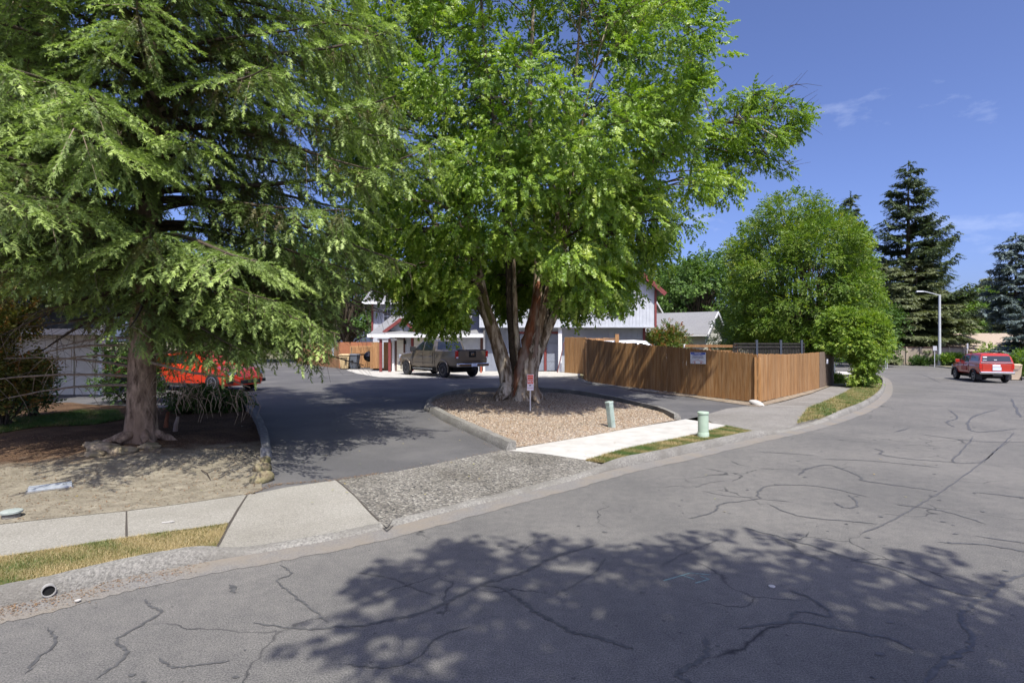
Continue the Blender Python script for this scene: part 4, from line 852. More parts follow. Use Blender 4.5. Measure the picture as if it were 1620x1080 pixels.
# pedestals
M_PGRN = mat("pedestal_green", (.36, .46, .34), (.42, .52, .40), scale=6, rough=.45, spec=.5)
p = P(1112.5, 692); r0 = 8.8 / FPX * p.y; h = zz(651, p.y) - p.z
t = thing("cable_pedestal", "round pale green utility pedestal on the grass strip", "utility pedestal", tuple(p)); mb = MB(); mb.lathe((0, 0, 0), [(r0 * .96, -.05), (r0 * .98, .10), (r0 * .93, .105), (r0 * .93, h * .92)], n=32, m=M_PGRN); mb.build("body", parent=t, smooth=35)
mb = MB(); mb.lathe((0, 0, 0), [(r0 * 1.0, h * .90), (r0 * 1.02, h * .91), (r0 * 1.02, h * .975), (r0 * .93, h * .998), (0, h)], n=32, m=M_PGRN); mb.build("cap", parent=t, smooth=35)
mb = MB(); mb.lathe((0, 0, 0), [(r0 * 1.02, .02), (r0 * 1.03, .10), (r0 * .99, .11)], n=32, m=M_PGRN); mb.build("base_ring", parent=t, smooth=35)
M_PGR2 = mat("pedestal_weathered", (.24, .31, .26), (.36, .44, .38), scale=9, rough=.65, c3=(.42, .46, .42), scale2=3)
p = P(968, 676, Zi); t = thing("cable_pedestal", "square leaning grey-green utility pedestal in the gravel", "utility pedestal", tuple(p), R(38)); h = zz(634, p.y) - p.z; t.rotation_euler = (R(-2), R(-7), R(38))
s_ = 8.2 / FPX * p.y; mb = MB(); mb.box((0, 0, h / 2 - .03), (s_ * 1.1, s_ * 1.1, h), M_PGR2); mb.build("body", parent=t, bevel=.012); mb = MB(); mb.box((0, 0, h - .03), (s_ * 1.22, s_ * 1.22, .05), M_PGR2); mb.build("cap", parent=t, bevel=.01)
mb = MB(); mb.box((-s_ * .35, -s_ * .56, h / 2 - .03), (.012, .012, h * .85), M_PGR2); mb.build("cover_seam", parent=t)
# street lamp
M_GALV = mat("galvanised", (.52, .54, .56), (.60, .62, .64), scale=4, rough=.45, metal=.3)
D = 62; x = at(1486.5, D); g_ = Zl(x, D); t = thing("street_lamp", "tall pale metal street lamp with one arm on the far corner", "street lamp", (x, D, g_)); ztop = zz(466, D)
mb = MB(); mb.lathe((0, 0, 0), [(.17, -.3), (.165, .1), (.15, 1.0), (.13, 3.5), (.11, ztop - g_)], n=16, m=M_GALV); mb.build("pole", parent=t, smooth=40)
mb = MB(); mb.lathe((0, 0, 0), [(.24, -.05), (.24, .08), (.18, .12)], n=16, m=M_GALV); mb.build("base_collar", parent=t, smooth=40)
zt_ = ztop - g_; ax = at(1455, D) - x; mb = MB(); mb.tube(catmull([(0, 0, zt_ - .1), (ax * .35, 0, zt_ + .12), (ax * .75, 0, zt_ + .32), (ax * .92, 0, zt_ + .34)], 4), .055, 8, M_GALV); arm = mb.build("arm", parent=t, smooth=50)
mb = MB(); mb.box((ax * 1.0, 0, zt_ + .34), (.75, .3, .14), M_GALV, taper=.75); mb.build("lamp_head", parent=t, bevel=.03)
def signpost(name, lbl, px, pyb, D, hp, parts, m=M_GALV, r=.035):
    x = at(px, D); g = Zl(x, D); t = thing(name, lbl, "sign", (x, D, g)); mb = MB(); mb.lathe((0, 0, 0), [(r, -.1), (r, hp)], n=8, m=m); mb.build("post", parent=t)
    for nm, w_, h, z, mm in parts: mb = MB(); mb.box((0, -.05, z), (w_, .015, h), mm); mb.build(nm, parent=t, bevel=.004)
    return t
M_SBACK = mat("sign_back", (.40, .40, .44), rough=.5)
signpost("sign_post", "grey sign plate on a post just left of the street lamp", 1478.5, 577, 60, 1.95, [("sign_plate", .42, .48, 1.9, M_SBACK)])
signpost("sign_post", "slim grey post rising behind the red truck's bonnet", 1530, 575, 52, 2.2, [("sign_plate", .14, .5, 2.2, M_SBACK)])
signpost("sign_post", "small round white sign on a short post right of the kerb tree", 1401, 573, 56, 1.25, [("sign_plate", .26, .26, 1.3, M_PAPER)])
M_SGRN = mat("street_name_green", (.02, .28, .20), rough=.5); M_TGR = mat("teal_green", (.1, .45, .42))
t = signpost("street_name_sign", "green street name blade above the white round sign", 1403.5, 573, 57, 2.75, [("name_blade", .75, .2, 2.72, M_SGRN)])
mb = MB(); mb.lathe((0, 0, 0), [(.06, 0), (.06, .95), (.0, 1.0)], n=10, m=mat("bollard_white", (.55, .6, .55))); q = P(1319.5, 603); o = mb.build("marker_post", smooth=40); o.location = q; tag(o, "pale thin marker post at the end of the side fence", "post")
mb = MB(); mb.box((0, 0, 0), (.07, .01, .22), M_PAPER); o = mb.build("house_number_plate"); q = P(1306, 611); o.location = (q.x - .05, q.y - .25, zz(571, q.y)); tag(o, "small white plate on the shaded fence section under the kerb tree", "plate")
mb = MB(); mb.tube([(0, 0, -.1), (0, 0, .35), (.02, 0, .42)], [.05, .05, .03], 8, mat("standpipe_red", (.35, .08, .04))); o = mb.build("standpipe", smooth=40); o.location = (at(761, 33), 33, GZ + .05); tag(o, "short rusty standpipe behind the pickup's rear bumper", "standpipe")
# ================================================================ WHEELED BINS
def bin_(lbl, x, y, z, rz, m, group, w_=.62, h=1.05):
    t = thing("wheeled_bin", lbl, "bin", (x, y, z), rz, group); mb = MB(); b = w_ / 2
    vs = []
    for zz_, k in ((.03, .72), (.25, .78), (h * .93, 1.0)):
        for sx, sy in ((-1, -1), (1, -1), (1, 1), (-1, 1)): vs.append((sx * b * k, sy * b * 1.1 * k + (.03 if zz_ < .1 else 0), zz_))
    fs = [(3, 2, 1, 0), (8, 9, 10, 11)] + [(r * 4 + j, r * 4 + (j + 1) % 4, (r + 1) * 4 + (j + 1) % 4, (r + 1) * 4 + j) for r in (0, 1) for j in range(4)]; mb.add(vs, fs, m)
    for sx in (-.55, 0, .55): mb.box((sx * b, -b * .98, h * .42), (.03, .05, h * .5), m)
    mb.build("body", parent=t, bevel=.02, smooth=40)
    mb = MB(); mb.box((0, -.01, h * .95), (w_ * 1.08, w_ * 1.2, .05), m); mb.box((0, -.01, h * .99), (w_ * .9, w_ * 1.0, .05), m, taper=.85); l = mb.build("lid", parent=t, bevel=.015)
    mb = MB(); mb.tube([(-b * .8, b * 1.1, h * .88), (-b * .8, b * 1.35, h * .9), (b * .8, b * 1.35, h * .9), (b * .8, b * 1.1, h * .88)], .02, 6, m); mb.build("handle", parent=t, smooth=40)
    for sx in (-1, 1):
        mb = MB(); mb.lathe((sx * b * .86, b * .85, .13), [(.13, -.04), (.13, .04)], 'X', 16, M_BLACK); mb.build("wheel", parent=t, smooth=30)
    return t
M_BTAN = mat("bin_tan", (.50, .38, .20), (.56, .43, .24), scale=5, rough=.6); M_BGRY = mat("bin_grey", (.10, .115, .14), (.13, .145, .17), scale=5, rough=.5); M_BPAL = mat("bin_beige", (.55, .44, .30), (.62, .50, .36), scale=5, rough=.6)
q = P(545.5, 583.5); t = bin_("tan wheeled bin with dark lettering, left of the grey one by the far fence", q.x, q.y, q.z, R(8), M_BTAN, "bins by the far fence", w_=.66, h=.98)
mb = MB(); mb.box((0, -.39, .74), (.42, .012, .05), M_BLACK); mb.box((.12, -.37, .52), (.1, .012, .12), M_BLACK); mb.box((.1, -.35, .38), (.14, .012, .04), M_BLACK); mb.build("markings", parent=t)
q = P(560.5, 583.2); t = bin_("grey wheeled bin beside the tan one at the far fence", q.x, q.y, q.z, R(-5), M_BGRY, "bins by the far fence", w_=.60, h=.98)
mb = MB(); mb.box((0, -.37, .55), (.12, .012, .08), M_BLACK); mb.build("markings", parent=t)
q = P(1607, 601, Zr); bin_("beige wheeled bin at the right edge beside the red truck", q.x, q.y, q.z + .0, R(140), M_BPAL, None, w_=.66, h=1.12)
# ================================================================ VEHICLES
def paint(name, c, met=.0): return mat(name, c, None, rough=.28, metal=met, coat=.8, spec=.5)
M_BRONZE = paint("bronze_paint", (.19, .155, .11), .45); M_REDP = paint("red_paint", (.40, .028, .014)); M_REDC = paint("bright_red_paint", (.62, .045, .012)); M_WHITEP = paint("white_paint", (.72, .73, .75))
M_VGL = mat("vehicle_glass", (.015, .018, .022), rough=.04, spec=.9); M_RUB = mat("tyre_rubber", (.02, .02, .021), (.035, .035, .036), scale=30, rough=.85)
M_ALU = mat("wheel_alloy", (.45, .46, .48), rough=.3, metal=.8); M_DALU = mat("dark_alloy", (.10, .10, .11), rough=.35, metal=.7); M_CHR = mat("chrome", (.75, .76, .78), rough=.12, metal=1.0)
M_TAIL = mat("tail_lamp", (.45, .015, .01), rough=.15, spec=.7); M_SEAM = mat("panel_gap", (.01, .01, .01), rough=.8); M_PLAS = mat("black_plastic", (.025, .025, .027), rough=.6); M_PLATE = mat("number_plate", (.55, .62, .75), rough=.4); M_HEAD = mat("head_lamp", (.45, .5, .6), rough=.08, spec=.9)
def loft(mb, st, m):
    """st: list of (x, [(y,z)...]) half sections from the bottom centre line to the top centre line"""
    k = len(st[0][1]); vs = []; fs = []; n = 2 * k - 2
    for x, h in st:
        full = list(h) + [(-y, z) for y, z in reversed(h[1:-1])]; vs += [(x, y, z) for y, z in full]
    for i in range(len(st) - 1):
        for j in range(n): fs.append((i * n + j, i * n + (j + 1) % n, (i + 1) * n + (j + 1) % n, (i + 1) * n + j))
    fs.append(tuple(range(n))); fs.append(tuple(range((len(st) - 1) * n, len(st) * n))); mb.add(vs, fs, m)
def bool_cut(o, cutter):
    md = o.modifiers.new("cut", 'BOOLEAN'); md.object = cutter; md.operation = 'DIFFERENCE'; md.solver = 'EXACT'
    bpy.context.view_layer.update(); dg = bpy.context.evaluated_depsgraph_get(); me = bpy.data.meshes.new_from_object(o.evaluated_get(dg)); o.modifiers.clear(); o.data = me; bpy.data.objects.remove(cutter)
def interp(tab, x):
    if x <= tab[0][0]: return tab[0][1]
    for (a, va), (b, vb) in zip(tab[:-1], tab[1:]):
        if x <= b: return va + (vb - va) * (x - a) / (b - a)
    return tab[-1][1]
def vehicle(name, label, cat, loc, rz, S, scale=1.0):
    t = thing(name, label, cat, loc, rz); t.scale = (scale,) * 3
    W = S['w']; top = S['top']; plan = S['plan']; xs = sorted(set([a for a, _ in top] + [a for a, _ in plan] + S.get('xs', [])))
    mb = MB(); st = []
    for x in xs:
        zt = interp(top, x); w_ = interp(plan, x) * W; zb = interp(S['bot'], x)
        st.append((x, [(0, zb), (w_ * .88, zb), (w_ * .97, zb + .08), (w_, zb + (zt - zb) * .42), (w_ * .995, zb + (zt - zb) * .68), (w_ * .965, zt - .07), (w_ * .92, zt - .015), (0, zt + S.get('crown', .025))]))
    loft(mb, st, S['paint']); body = mb.build("body", parent=t)
    cut = MB()
    for wx in S['wheels']: cut.lathe((wx, 0, S['wr']), [(S['wr'] + .075, -W * 1.2), (S['wr'] + .075, W * 1.2)], 'Y', 28, M_SEAM)
    if 'bed' in S: x0, x1, zf, zt = S['bed']; cut.box(((x0 + x1) / 2, 0, (zf + zt) / 2 + .2), (x1 - x0, W * 1.74, zt - zf + .4), S['paint'])
    bool_cut(body, cut.build("cutter")); body.data.polygons.foreach_set("use_smooth", [True] * len(body.data.polygons)); body.data.set_sharp_from_angle(angle=R(28))
    bpy.context.view_layer.update()
    # wheel housings
    mb = MB(); mb.box(((S['wheels'][0] + S['wheels'][1]) / 2, 0, .42), (abs(S['wheels'][0] - S['wheels'][1]) + .9, W * 1.3, .30), M_SEAM); mb.build("underbody", parent=t)
    # cabins
    gl = []
    for ci, cb in enumerate(S['cabins']):
        mb = MB(); st = []; wb, wt, z0 = cb['wb'] * W, cb['wt'] * W, cb['z0']; zmax = max(z for _, z in cb['roof'])
        ww = lambda z, wb=wb, wt=wt, z0=z0, zmax=zmax: wb + (wt - wb) * max(0, (z - z0 - .03)) / (zmax - z0)
        for x, z in cb['roof']: st.append((x, [(0, z0 - .12), (wb, z0 - .12), (wb, z0), (ww(z - .09), max(z - .09, z0 + .01)), (ww(z - .02) - .05, max(z - .015, z0 + .02)), (ww(z) - .16, max(z + .012, z0 + .03)), (0, max(z + .03, z0 + .04))]))
        loft(mb, st, cb.get('paint', S['paint'])); mb.build(cb.get('name', "cabin"), parent=t, smooth=32)
        for poly in cb['side']:
            for sy in (1, -1):
                mb = MB(); mb.prism([(x, sy * (ww(z) + .008), z) for x, z in poly], (0, -sy * .012, 0), M_VGL); mb.build("side_window", parent=t)
        for nm, (xa, za, xb, zb, ka, kb_) in cb['ends']:
            n = Vector((-(zb - za), 0, xb - xa)).normalized(); 
            if (nm == 'windscreen') != (n.x > 0): n = -n
            mb = MB(); o_ = n * .012; mb.prism([Vector((xa, ww(za) * ka, za)) + o_, Vector((xa, -ww(za) * ka, za)) + o_, Vector((xb, -ww(zb) * kb_, zb)) + o_, Vector((xb, ww(zb) * kb_, zb)) + o_], -n * .01, M_VGL); mb.build(nm, parent=t)
    for sx, wx in enumerate(S['wheels']):
        for sy in (1, -1):
            r = S['wr']; yw = sy * (W - .13); mb = MB(); mb.lathe((wx, yw, r), [(r * .60, -.11), (r * .93, -.12), (r, -.08), (r, .08), (r * .93, .12), (r * .60, .11)], 'Y', 32, M_RUB); wh = mb.build("wheel", parent=t, smooth=40)
            rm = MB(); yo = yw + sy * .095; rm.lathe((wx, yo, r), [(r * .64, -.02 * sy), (r * .64, .02 * sy), (r * .56, .022 * sy), (r * .56, -.02 * sy)], 'Y', 28, S['rim'])
            ns = S.get('spokes', 6)
            for k in range(ns):
                a = k * 6.2832 / ns + .3; rm.bar((wx + math.cos(a) * r * .12, yo, r + math.sin(a) * r * .12), (wx + math.cos(a) * r * .6, yo, r + math.sin(a) * r * .6), .03, r * .17, S['rim'], up=(-math.sin(a), 0, math.cos(a)))
            rm.lathe((wx, yo, r), [(r * .17, -.03), (r * .17, .03)], 'Y', 14, S['rim']); rr_ = rm.build("rim", parent=wh, smooth=30)
            dm = MB(); dm.lathe((wx, yw + sy * .05, r), [(r * .6, -.01), (r * .6, .01)], 'Y', 20, M_SEAM); dm.build("brake_disc", parent=wh)
    ysd = lambda x, k=1.0: interp(plan, x) * W * k + .004
    for x, z0, z1 in S.get('seams', []):
        for sy in (1, -1): mb = MB(); mb.box((x, sy * (ysd(x) - .003), (z0 + z1) / 2), (.012, .012, z1 - z0), M_SEAM); mb.build("door_gap", parent=t)
    for x, z in S.get('handles', []):
        for sy in (1, -1): mb = MB(); mb.box((x, sy * (ysd(x) + .012), z), (.2, .035, .04), S.get('hmat', M_CHR)); mb.build("door_handle", parent=t, bevel=.008)
    if 'mirror' in S:
        x, z, sz = S['mirror']
        for sy in (1, -1): mb = MB(); mb.box((x, sy * (W + .08), z), (.14 * sz, .24 * sz, .22 * sz), S.get('mmat', M_PLAS)); mb.bar((x, sy * (W - .06), z - .05), (x, sy * (W + .05), z - .04), .04, .04, M_PLAS); mb.build("wing_mirror", parent=t, bevel=.02)
    for nm, c, d, m, bv in S.get('boxes', []):
        if d[1] < 0:      # mirrored pair
            for sy in (1, -1): mb = MB(); mb.box((c[0], c[1] * sy, c[2]), (d[0], -d[1], d[2]), m); mb.build(nm, parent=t, bevel=bv)
        else: mb = MB(); mb.box(c, d, m); mb.build(nm, parent=t, bevel=bv)
    if 'flare' in S:
        for wx in S['wheels']:
            for sy in (1, -1):
                r = S['wr'] + .09; mb = MB(); mb.tube([(wx + math.cos(a) * r, sy * (W - .005), S['wr'] + math.sin(a) * r) for a in [math.pi * (-.08 + 1.16 * i / 14) for i in range(15)]], S['flare'][0], 8, S['flare'][1]); mb.build("wheel_arch_trim", parent=t, smooth=50)
    return t
PICK = dict(w=1.0, paint=M_BRONZE, rim=M_DALU, spokes=6, wr=.40, wheels=(1.85, -1.70),
    top=[(-2.85, 1.36), (-2.80, 1.39), (-.95, 1.40), (-.85, 1.33), (1.05, 1.27), (1.7, 1.24), (2.4, 1.17), (2.72, 1.06), (2.86, .88)],
    bot=[(-2.85, .56), (-2.2, .52), (2.5, .44), (2.86, .52)], plan=[(-2.85, .93), (-2.7, .965), (-1.0, .985), (1.6, .985), (2.3, .97), (2.7, .88), (2.86, .74)], xs=[-1.7, 0, 1.85],
    bed=(-2.74, -1.0, .85, 1.40),
    cabins=[dict(wb=.95, wt=.76, z0=1.30, roof=[(-.98, 1.32), (-.86, 1.84), (-.62, 1.91), (.1, 1.93), (.45, 1.87), (.62, 1.78), (1.30, 1.31)],
        side=[[(.98, 1.37), (.50, 1.74), (.36, 1.80), (.20, 1.82), (.20, 1.37)], [(.08, 1.37), (.08, 1.83), (-.5, 1.81), (-.70, 1.74), (-.72, 1.37)]],
        ends=[('rear_window', (-.965, 1.39, -.865, 1.81, .86, .86)), ('windscreen', (1.22, 1.37, .60, 1.79, .9, .9))])],
    seams=[(1.12, .62, 1.24), (.13, .62, 1.28), (-.80, .66, 1.28), (-.98, .6, 1.36)], handles=[(.26, 1.14), (-.62, 1.14)], hmat=M_BRONZE, mirror=(.95, 1.42, 1.15),
    boxes=[('tail_lamp', (-2.82, .92, 1.17), (.10, -.15, .36), M_TAIL, .02), ('lamp_lens', (-2.875, .92, 1.03), (.02, -.12, .06), M_PAPER, 0), ('rear_bumper', (-2.93, 0, .66), (.20, 1.88, .17), M_CHR, .03), ('bumper_step', (-2.95, 0, .755), (.18, 1.1, .03), M_PLAS, .006),
        ('tailgate', (-2.862, 0, 1.10), (.03, 1.62, .52), M_BRONZE, .012), ('tailgate_spoiler', (-2.84, 0, 1.395), (.10, 1.72, .04), M_PLAS, .01), ('tailgate_badge', (-2.885, 0, 1.19), (.016, .42, .30), M_BLACK, .004), ('badge_emblem', (-2.899, 0, 1.19), (.010, .17, .13), M_CHR, .03),
        ('licence_plate', (-3.04, 0, .66), (.012, .34, .16), M_PLATE, 0), ('tow_hitch', (-2.98, 0, .46), (.24, .07, .07), M_PLAS, .01), ('side_step', (.1, .97, .42), (1.9, -.14, .05), M_CHR, .01), ('head_lamp', (2.74, .70, .98), (.2, -.3, .22), M_HEAD, .03),
        ('front_bumper', (2.84, 0, .58), (.22, 1.7, .24), M_CHR, .04), ('grille', (2.83, 0, .88), (.10, 1.05, .26), M_PLAS, .03), ('side_moulding', (.1, .99, .80), (1.75, -.02, .05), M_BRONZE, .008), ('fender_badge', (1.45, 1.0, .88), (.34, -.012, .035), M_CHR, 0), ('fuel_flap', (-1.1, .998, 1.08), (.16, -.012, .16), M_BRONZE, .01), ('tool_box_lid', (-2.66, 0, 1.40), (.14, .36, .05), M_CREAM, .01)],
    flare=(.035, M_BRONZE))
pr_ = P(700, 598.5); px0 = 700
th = R(49)       # bearing: nose to the left and away
fwd = Vector((-math.cos(th), math.sin(th), 0)); rgt = Vector((math.sin(th), math.cos(th), 0))
rw_ = P(703, 597.5); c = rw_ + fwd * 1.70 + rgt * .87
vehicle("pickup_truck", "bronze-brown crew cab pickup parked by the garages, tailgate towards the maple", "pickup truck", (c.x, c.y, Zl(c.x, c.y) + .005), math.atan2(fwd.y, fwd.x), PICK)
CAN = dict(w=.94, paint=M_REDP, rim=M_ALU, spokes=5, wr=.38, wheels=(1.62, -1.55),
    top=[(-2.55, 1.26), (-2.50, 1.30), (-.9, 1.31), (1.0, 1.26), (1.6, 1.22), (2.25, 1.14), (2.5, 1.02), (2.62, .85)], bot=[(-2.55, .62), (-2.0, .56), (2.3, .50), (2.62, .56)],
    plan=[(-2.55, .94), (-2.4, .97), (-1, .985), (1.4, .985), (2.1, .96), (2.45, .86), (2.62, .72)], xs=[-1.55, 0, 1.62],
    cabins=[dict(wb=.94, wt=.76, z0=1.24, roof=[(-.86, 1.26), (-.80, 1.80), (-.6, 1.86), (.1, 1.88), (.42, 1.81), (.55, 1.74), (1.18, 1.26)], side=[[(.88, 1.31), (.44, 1.69), (.22, 1.76), (.12, 1.76), (.12, 1.31)], [(.02, 1.31), (.02, 1.77), (-.6, 1.75), (-.72, 1.68), (-.72, 1.31)]],
            ends=[('windscreen', (1.11, 1.31, .54, 1.74, .9, .9))]),
        dict(name="canopy", wb=.955, wt=.80, z0=1.28, roof=[(-2.56, 1.30), (-2.42, 1.78), (-2.25, 1.90), (-1.0, 1.93), (-.76, 1.90)], side=[[(-.95, 1.42), (-.98, 1.76), (-2.1, 1.76), (-2.28, 1.42)]], ends=[('rear_hatch_window', (-2.535, 1.38, -2.425, 1.76, .88, .90))])],
    seams=[(1.02, .66, 1.20), (.06, .66, 1.22), (-.80, .66, 1.24)], handles=[(.16, 1.1), (-.62, 1.1)], mirror=(.85, 1.36, 1.0), mmat=M_REDP,
    boxes=[('tail_lamp', (-2.53, .86, 1.08), (.08, -.15, .34), M_TAIL, .02), ('rear_bumper', (-2.63, 0, .66), (.2, 1.84, .16), M_CHR, .04), ('tailgate', (-2.56, 0, 1.0), (.03, 1.54, .46), M_REDP, .01), ('hatch_sill', (-2.565, 0, 1.325), (.05, 1.68, .045), M_CHR, .01),
        ('licence_plate', (-2.60, 0, .93), (.012, .46, .22), M_PLATE, 0), ('tailgate_emblem', (-2.585, .02, 1.13), (.012, .42, .14), M_SPINK, .01), ('window_sticker', (-2.515, .62, 1.46), (.012, .22, .08), M_PAPER, .004), ('window_sticker', (-2.515, -.55, 1.43), (.012, .26, .07), M_PAPER, .004), ('window_sticker', (-2.51, .05, 1.49), (.012, .16, .07), M_PAPER, .004),
        ('window_sticker', (-2.475, .60, 1.68), (.012, .22, .08), M_PAPER, .004), ('side_panel', (-.1, .95, .88), (.9, -.012, .3), mat("faded_red_panel", (.36, .035, .02), (.42, .07, .05), scale=12, rough=.4), .004), ('mud_flap', (-2.1, .78, .38), (.04, -.3, .36), M_PLAS, .01), ('tow_bar', (-2.6, 0, .5), (.22, .5, .08), M_PLAS, .01), ('head_lamp', (2.5, .66, .92), (.18, -.28, .2), M_HEAD, .03), ('front_bumper', (2.6, 0, .6), (.2, 1.6, .22), M_CHR, .04), ('grille', (2.58, 0, .86), (.1, .9, .22), M_PLAS, .02)],
    flare=(.06, M_PLAS))
D_ = P(1554, 601, Zr); al = R(20); f2 = Vector((math.sin(al), math.cos(al), 0)); r2 = Vector((math.cos(al), -math.sin(al), 0))
c = Vector((at(1549, 37.6), 37.6, 0)) + f2 * 2.3 + r2 * .85
vehicle("pickup_truck", "red pickup with a matching canopy parked at the far kerb beyond the street", "pickup truck", (c.x, c.y, Zr(c.x, c.y) + .01), math.atan2(f2.y, f2.x), CAN)
CAR = dict(w=.90, paint=M_REDC, rim=M_ALU, spokes=10, wr=.33, wheels=(1.32, -1.30),
    top=[(-2.12, .86), (-2.0, .98), (-1.4, 1.02), (.7, .96), (1.2, .92), (1.75, .80), (2.05, .66), (2.2, .50)], bot=[(-2.12, .34), (-1.8, .22), (1.9, .2), (2.2, .26)], plan=[(-2.12, .78), (-1.9, .92), (-1.2, .985), (1.0, .985), (1.7, .94), (2.05, .78), (2.2, .55)], xs=[-1.3, 0, 1.32],
    cabins=[dict(wb=.88, wt=.66, z0=.93, roof=[(-1.95, .97), (-1.55, 1.24), (-1.1, 1.36), (-.2, 1.43), (.25, 1.38), (1.15, .96)], side=[[(.78, .98), (.22, 1.30), (.02, 1.34), (-.10, .98)], [(-.20, .98), (-.14, 1.34), (-.9, 1.28), (-1.3, 1.12), (-1.3, .98)]], ends=[('rear_window', (-1.8, 1.06, -1.2, 1.32, .85, .8)), ('windscreen', (1.05, 1.01, .30, 1.355, .88, .86))])],
    seams=[(.85, .35, .9), (-.15, .32, .94), (-1.05, .5, .94)], handles=[(-.05, .80), (-.95, .82)], hmat=M_REDC, mirror=(.7, 1.02, .75), mmat=M_REDC,
    boxes=[('head_lamp', (1.93, .62, .66), (.32, -.22, .12), M_HEAD, .03), ('grille', (2.15, 0, .36), (.12, .9, .16), M_PLAS, .03), ('fog_recess', (2.0, .68, .38), (.18, -.26, .12), M_PLAS, .02), ('tail_lamp', (-2.03, .68, .84), (.18, -.24, .14), M_TAIL, .02), ('licence_plate', (-2.13, 0, .62), (.012, .4, .13), M_PLATE, 0), ('side_sill', (0, .86, .25), (1.9, -.06, .1), M_PLAS, .01)])
c = Vector((at(326, 21.6), 21.6, 0)); vehicle("red_car", "bright red hatchback facing right, seen through the spruce boughs", "car", (c.x, c.y, Zl(c.x, c.y) + .002), R(-22), CAR, 1.02)
c = Vector((at(186, 24.6), 24.6, 0)); vehicle("red_car", "red car mostly hidden left of the spruce trunk by the beige garages", "car", (c.x, c.y, Zl(c.x, c.y) + .002), R(80), CAR, 1.0)
SUV = dict(w=.96, paint=M_WHITEP, rim=M_ALU, spokes=5, wr=.38, wheels=(1.5, -1.45),
    top=[(-2.45, 1.1), (-2.35, 1.2), (.9, 1.16), (1.5, 1.12), (2.2, 1.02), (2.45, .8)], bot=[(-2.45, .45), (-2, .38), (2.2, .36), (2.45, .42)], plan=[(-2.45, .86), (-2.2, .96), (1.3, .985), (2.1, .92), (2.45, .7)], xs=[0],
    cabins=[dict(wb=.94, wt=.78, z0=1.12, roof=[(-2.42, 1.16), (-2.25, 1.74), (-1.9, 1.84), (-.3, 1.88), (.35, 1.82), (1.25, 1.16)], side=[[(.92, 1.2), (.34, 1.70), (.0, 1.74), (.0, 1.2)], [(-.1, 1.2), (-.1, 1.74), (-.95, 1.72), (-.95, 1.2)], [(-1.08, 1.2), (-1.08, 1.72), (-1.9, 1.68), (-2.1, 1.2)]], ends=[('rear_window', (-2.38, 1.25, -2.25, 1.70, .88, .88)), ('windscreen', (1.15, 1.22, .45, 1.75, .9, .9))])],
    seams=[(.95, .5, 1.1), (-.05, .5, 1.14), (-1.0, .5, 1.14)], handles=[(.06, 1.0), (-.9, 1.0)], mirror=(.85, 1.25, 1.0), mmat=M_WHITEP,
    boxes=[('roof_rail', (-.9, .66, 1.93), (2.1, -.04, .04), M_PLAS, .01), ('tail_lamp', (-2.4, .82, 1.1), (.1, -.14, .4), M_TAIL, .02), ('head_lamp', (2.3, .66, .86), (.2, -.3, .18), M_HEAD, .03), ('rear_bumper', (-2.46, 0, .6), (.18, 1.7, .22), M_PLAS, .04), ('licence_plate', (-2.52, 0, .8), (.012, .4, .14), M_PLATE, 0)])
c = Vector((at(1006, 31.5), 31.5, 0)); g_ = Zl(c.x, c.y); sc_ = 1.0
vehicle("white_van", "white people carrier whose roof shows above the brown fence by the duplex corner", "van", (c.x + .2, c.y, zz(536, 31.5) - 1.95), R(-14), SUV, 1.0)
# ================================================================ FOLIAGE
def nrm(a): return a / (np.linalg.norm(a, axis=-1, keepdims=True) + 1e-9)
def frames(D, U):
    X = nrm(D); Y = nrm(np.cross(U, X)); Z = np.cross(X, Y); return X, Y, Z
def stamp(T, Pn, X, Y, Z, s):
    """copies of the template triangles T (k,3,3) at points Pn (n,3) with frames and sizes"""
    V = T[None, :, :, 0:1] * X[:, None, None, :] + T[None, :, :, 1:2] * Y[:, None, None, :] + T[None, :, :, 2:3] * Z[:, None, None, :]
    V = V * s[:, None, None, None] + Pn[:, None, None, :]
    return V.reshape(-1, 3, 3)
def leaf(base, d, up, L, W, lobes=0, fold=.25):
    d = d / np.linalg.norm(d); s = np.cross(up, d); s /= np.linalg.norm(s) + 1e-9; u = np.cross(d, s)
    m = base + d * L * .45; tip = base + d * L - u * L * .12
    a = m + s * W - u * W * fold; b = m - s * W - u * W * fold
    out = [[base, a, tip], [base, tip, b]]
    if lobes:
        for k in (1, -1):
            q = base + d * L * .3
            out.append([q, q + d * L * .32 + s * k * L * .52 - u * L * .1, q + d * L * .3 + s * k * W * .3])
    return out
def sprig(r, n, L, W, lobes, droop=.5, spread=.9, ext=1.0):
    out = []
    for i in range(n):
        t = (i + .5) / n; base = np.array([t * ext, r.uniform(-.05, .05), -.12 * t * t])
        a = r.uniform(-spread, spread) + (0.9 if i % 2 else -0.9)
        d = np.array([math.cos(a), math.sin(a), r.uniform(-droop - .25, .25 - droop * .4)])
        up = np.array([r.uniform(-.5, .5), r.uniform(-.5, .5), 1.0])
        out += leaf(base, d, up, L * r.uniform(.7, 1.15), W * r.uniform(.8, 1.1), lobes)
    return np.array(out, dtype=np.float32)
def needle_twig(r, n, L=.30, spread=.55, w=.05):
    """a conifer twig along +X, length 1: narrow triangles pointing forward all round it"""
    out = []
    for i in range(n):
        t = (i + .3) / n; a = r.uniform(0, 6.283); lift = math.sin(a) * .5
        side = np.array([0, math.cos(a), lift]); d = np.array([.8, 0, 0]) + side * spread; d /= np.linalg.norm(d)
        b = np.array([t, 0, 0]); q = np.cross(d, [0, 0, 1]); q /= np.linalg.norm(q) + 1e-9
        out.append([b - q * w, b + q * w, b + d * L])
    out.append([[.7, -.06, 0], [.7, .06, 0], [1.12, 0, .0]])
    return np.array(out, dtype=np.float32)
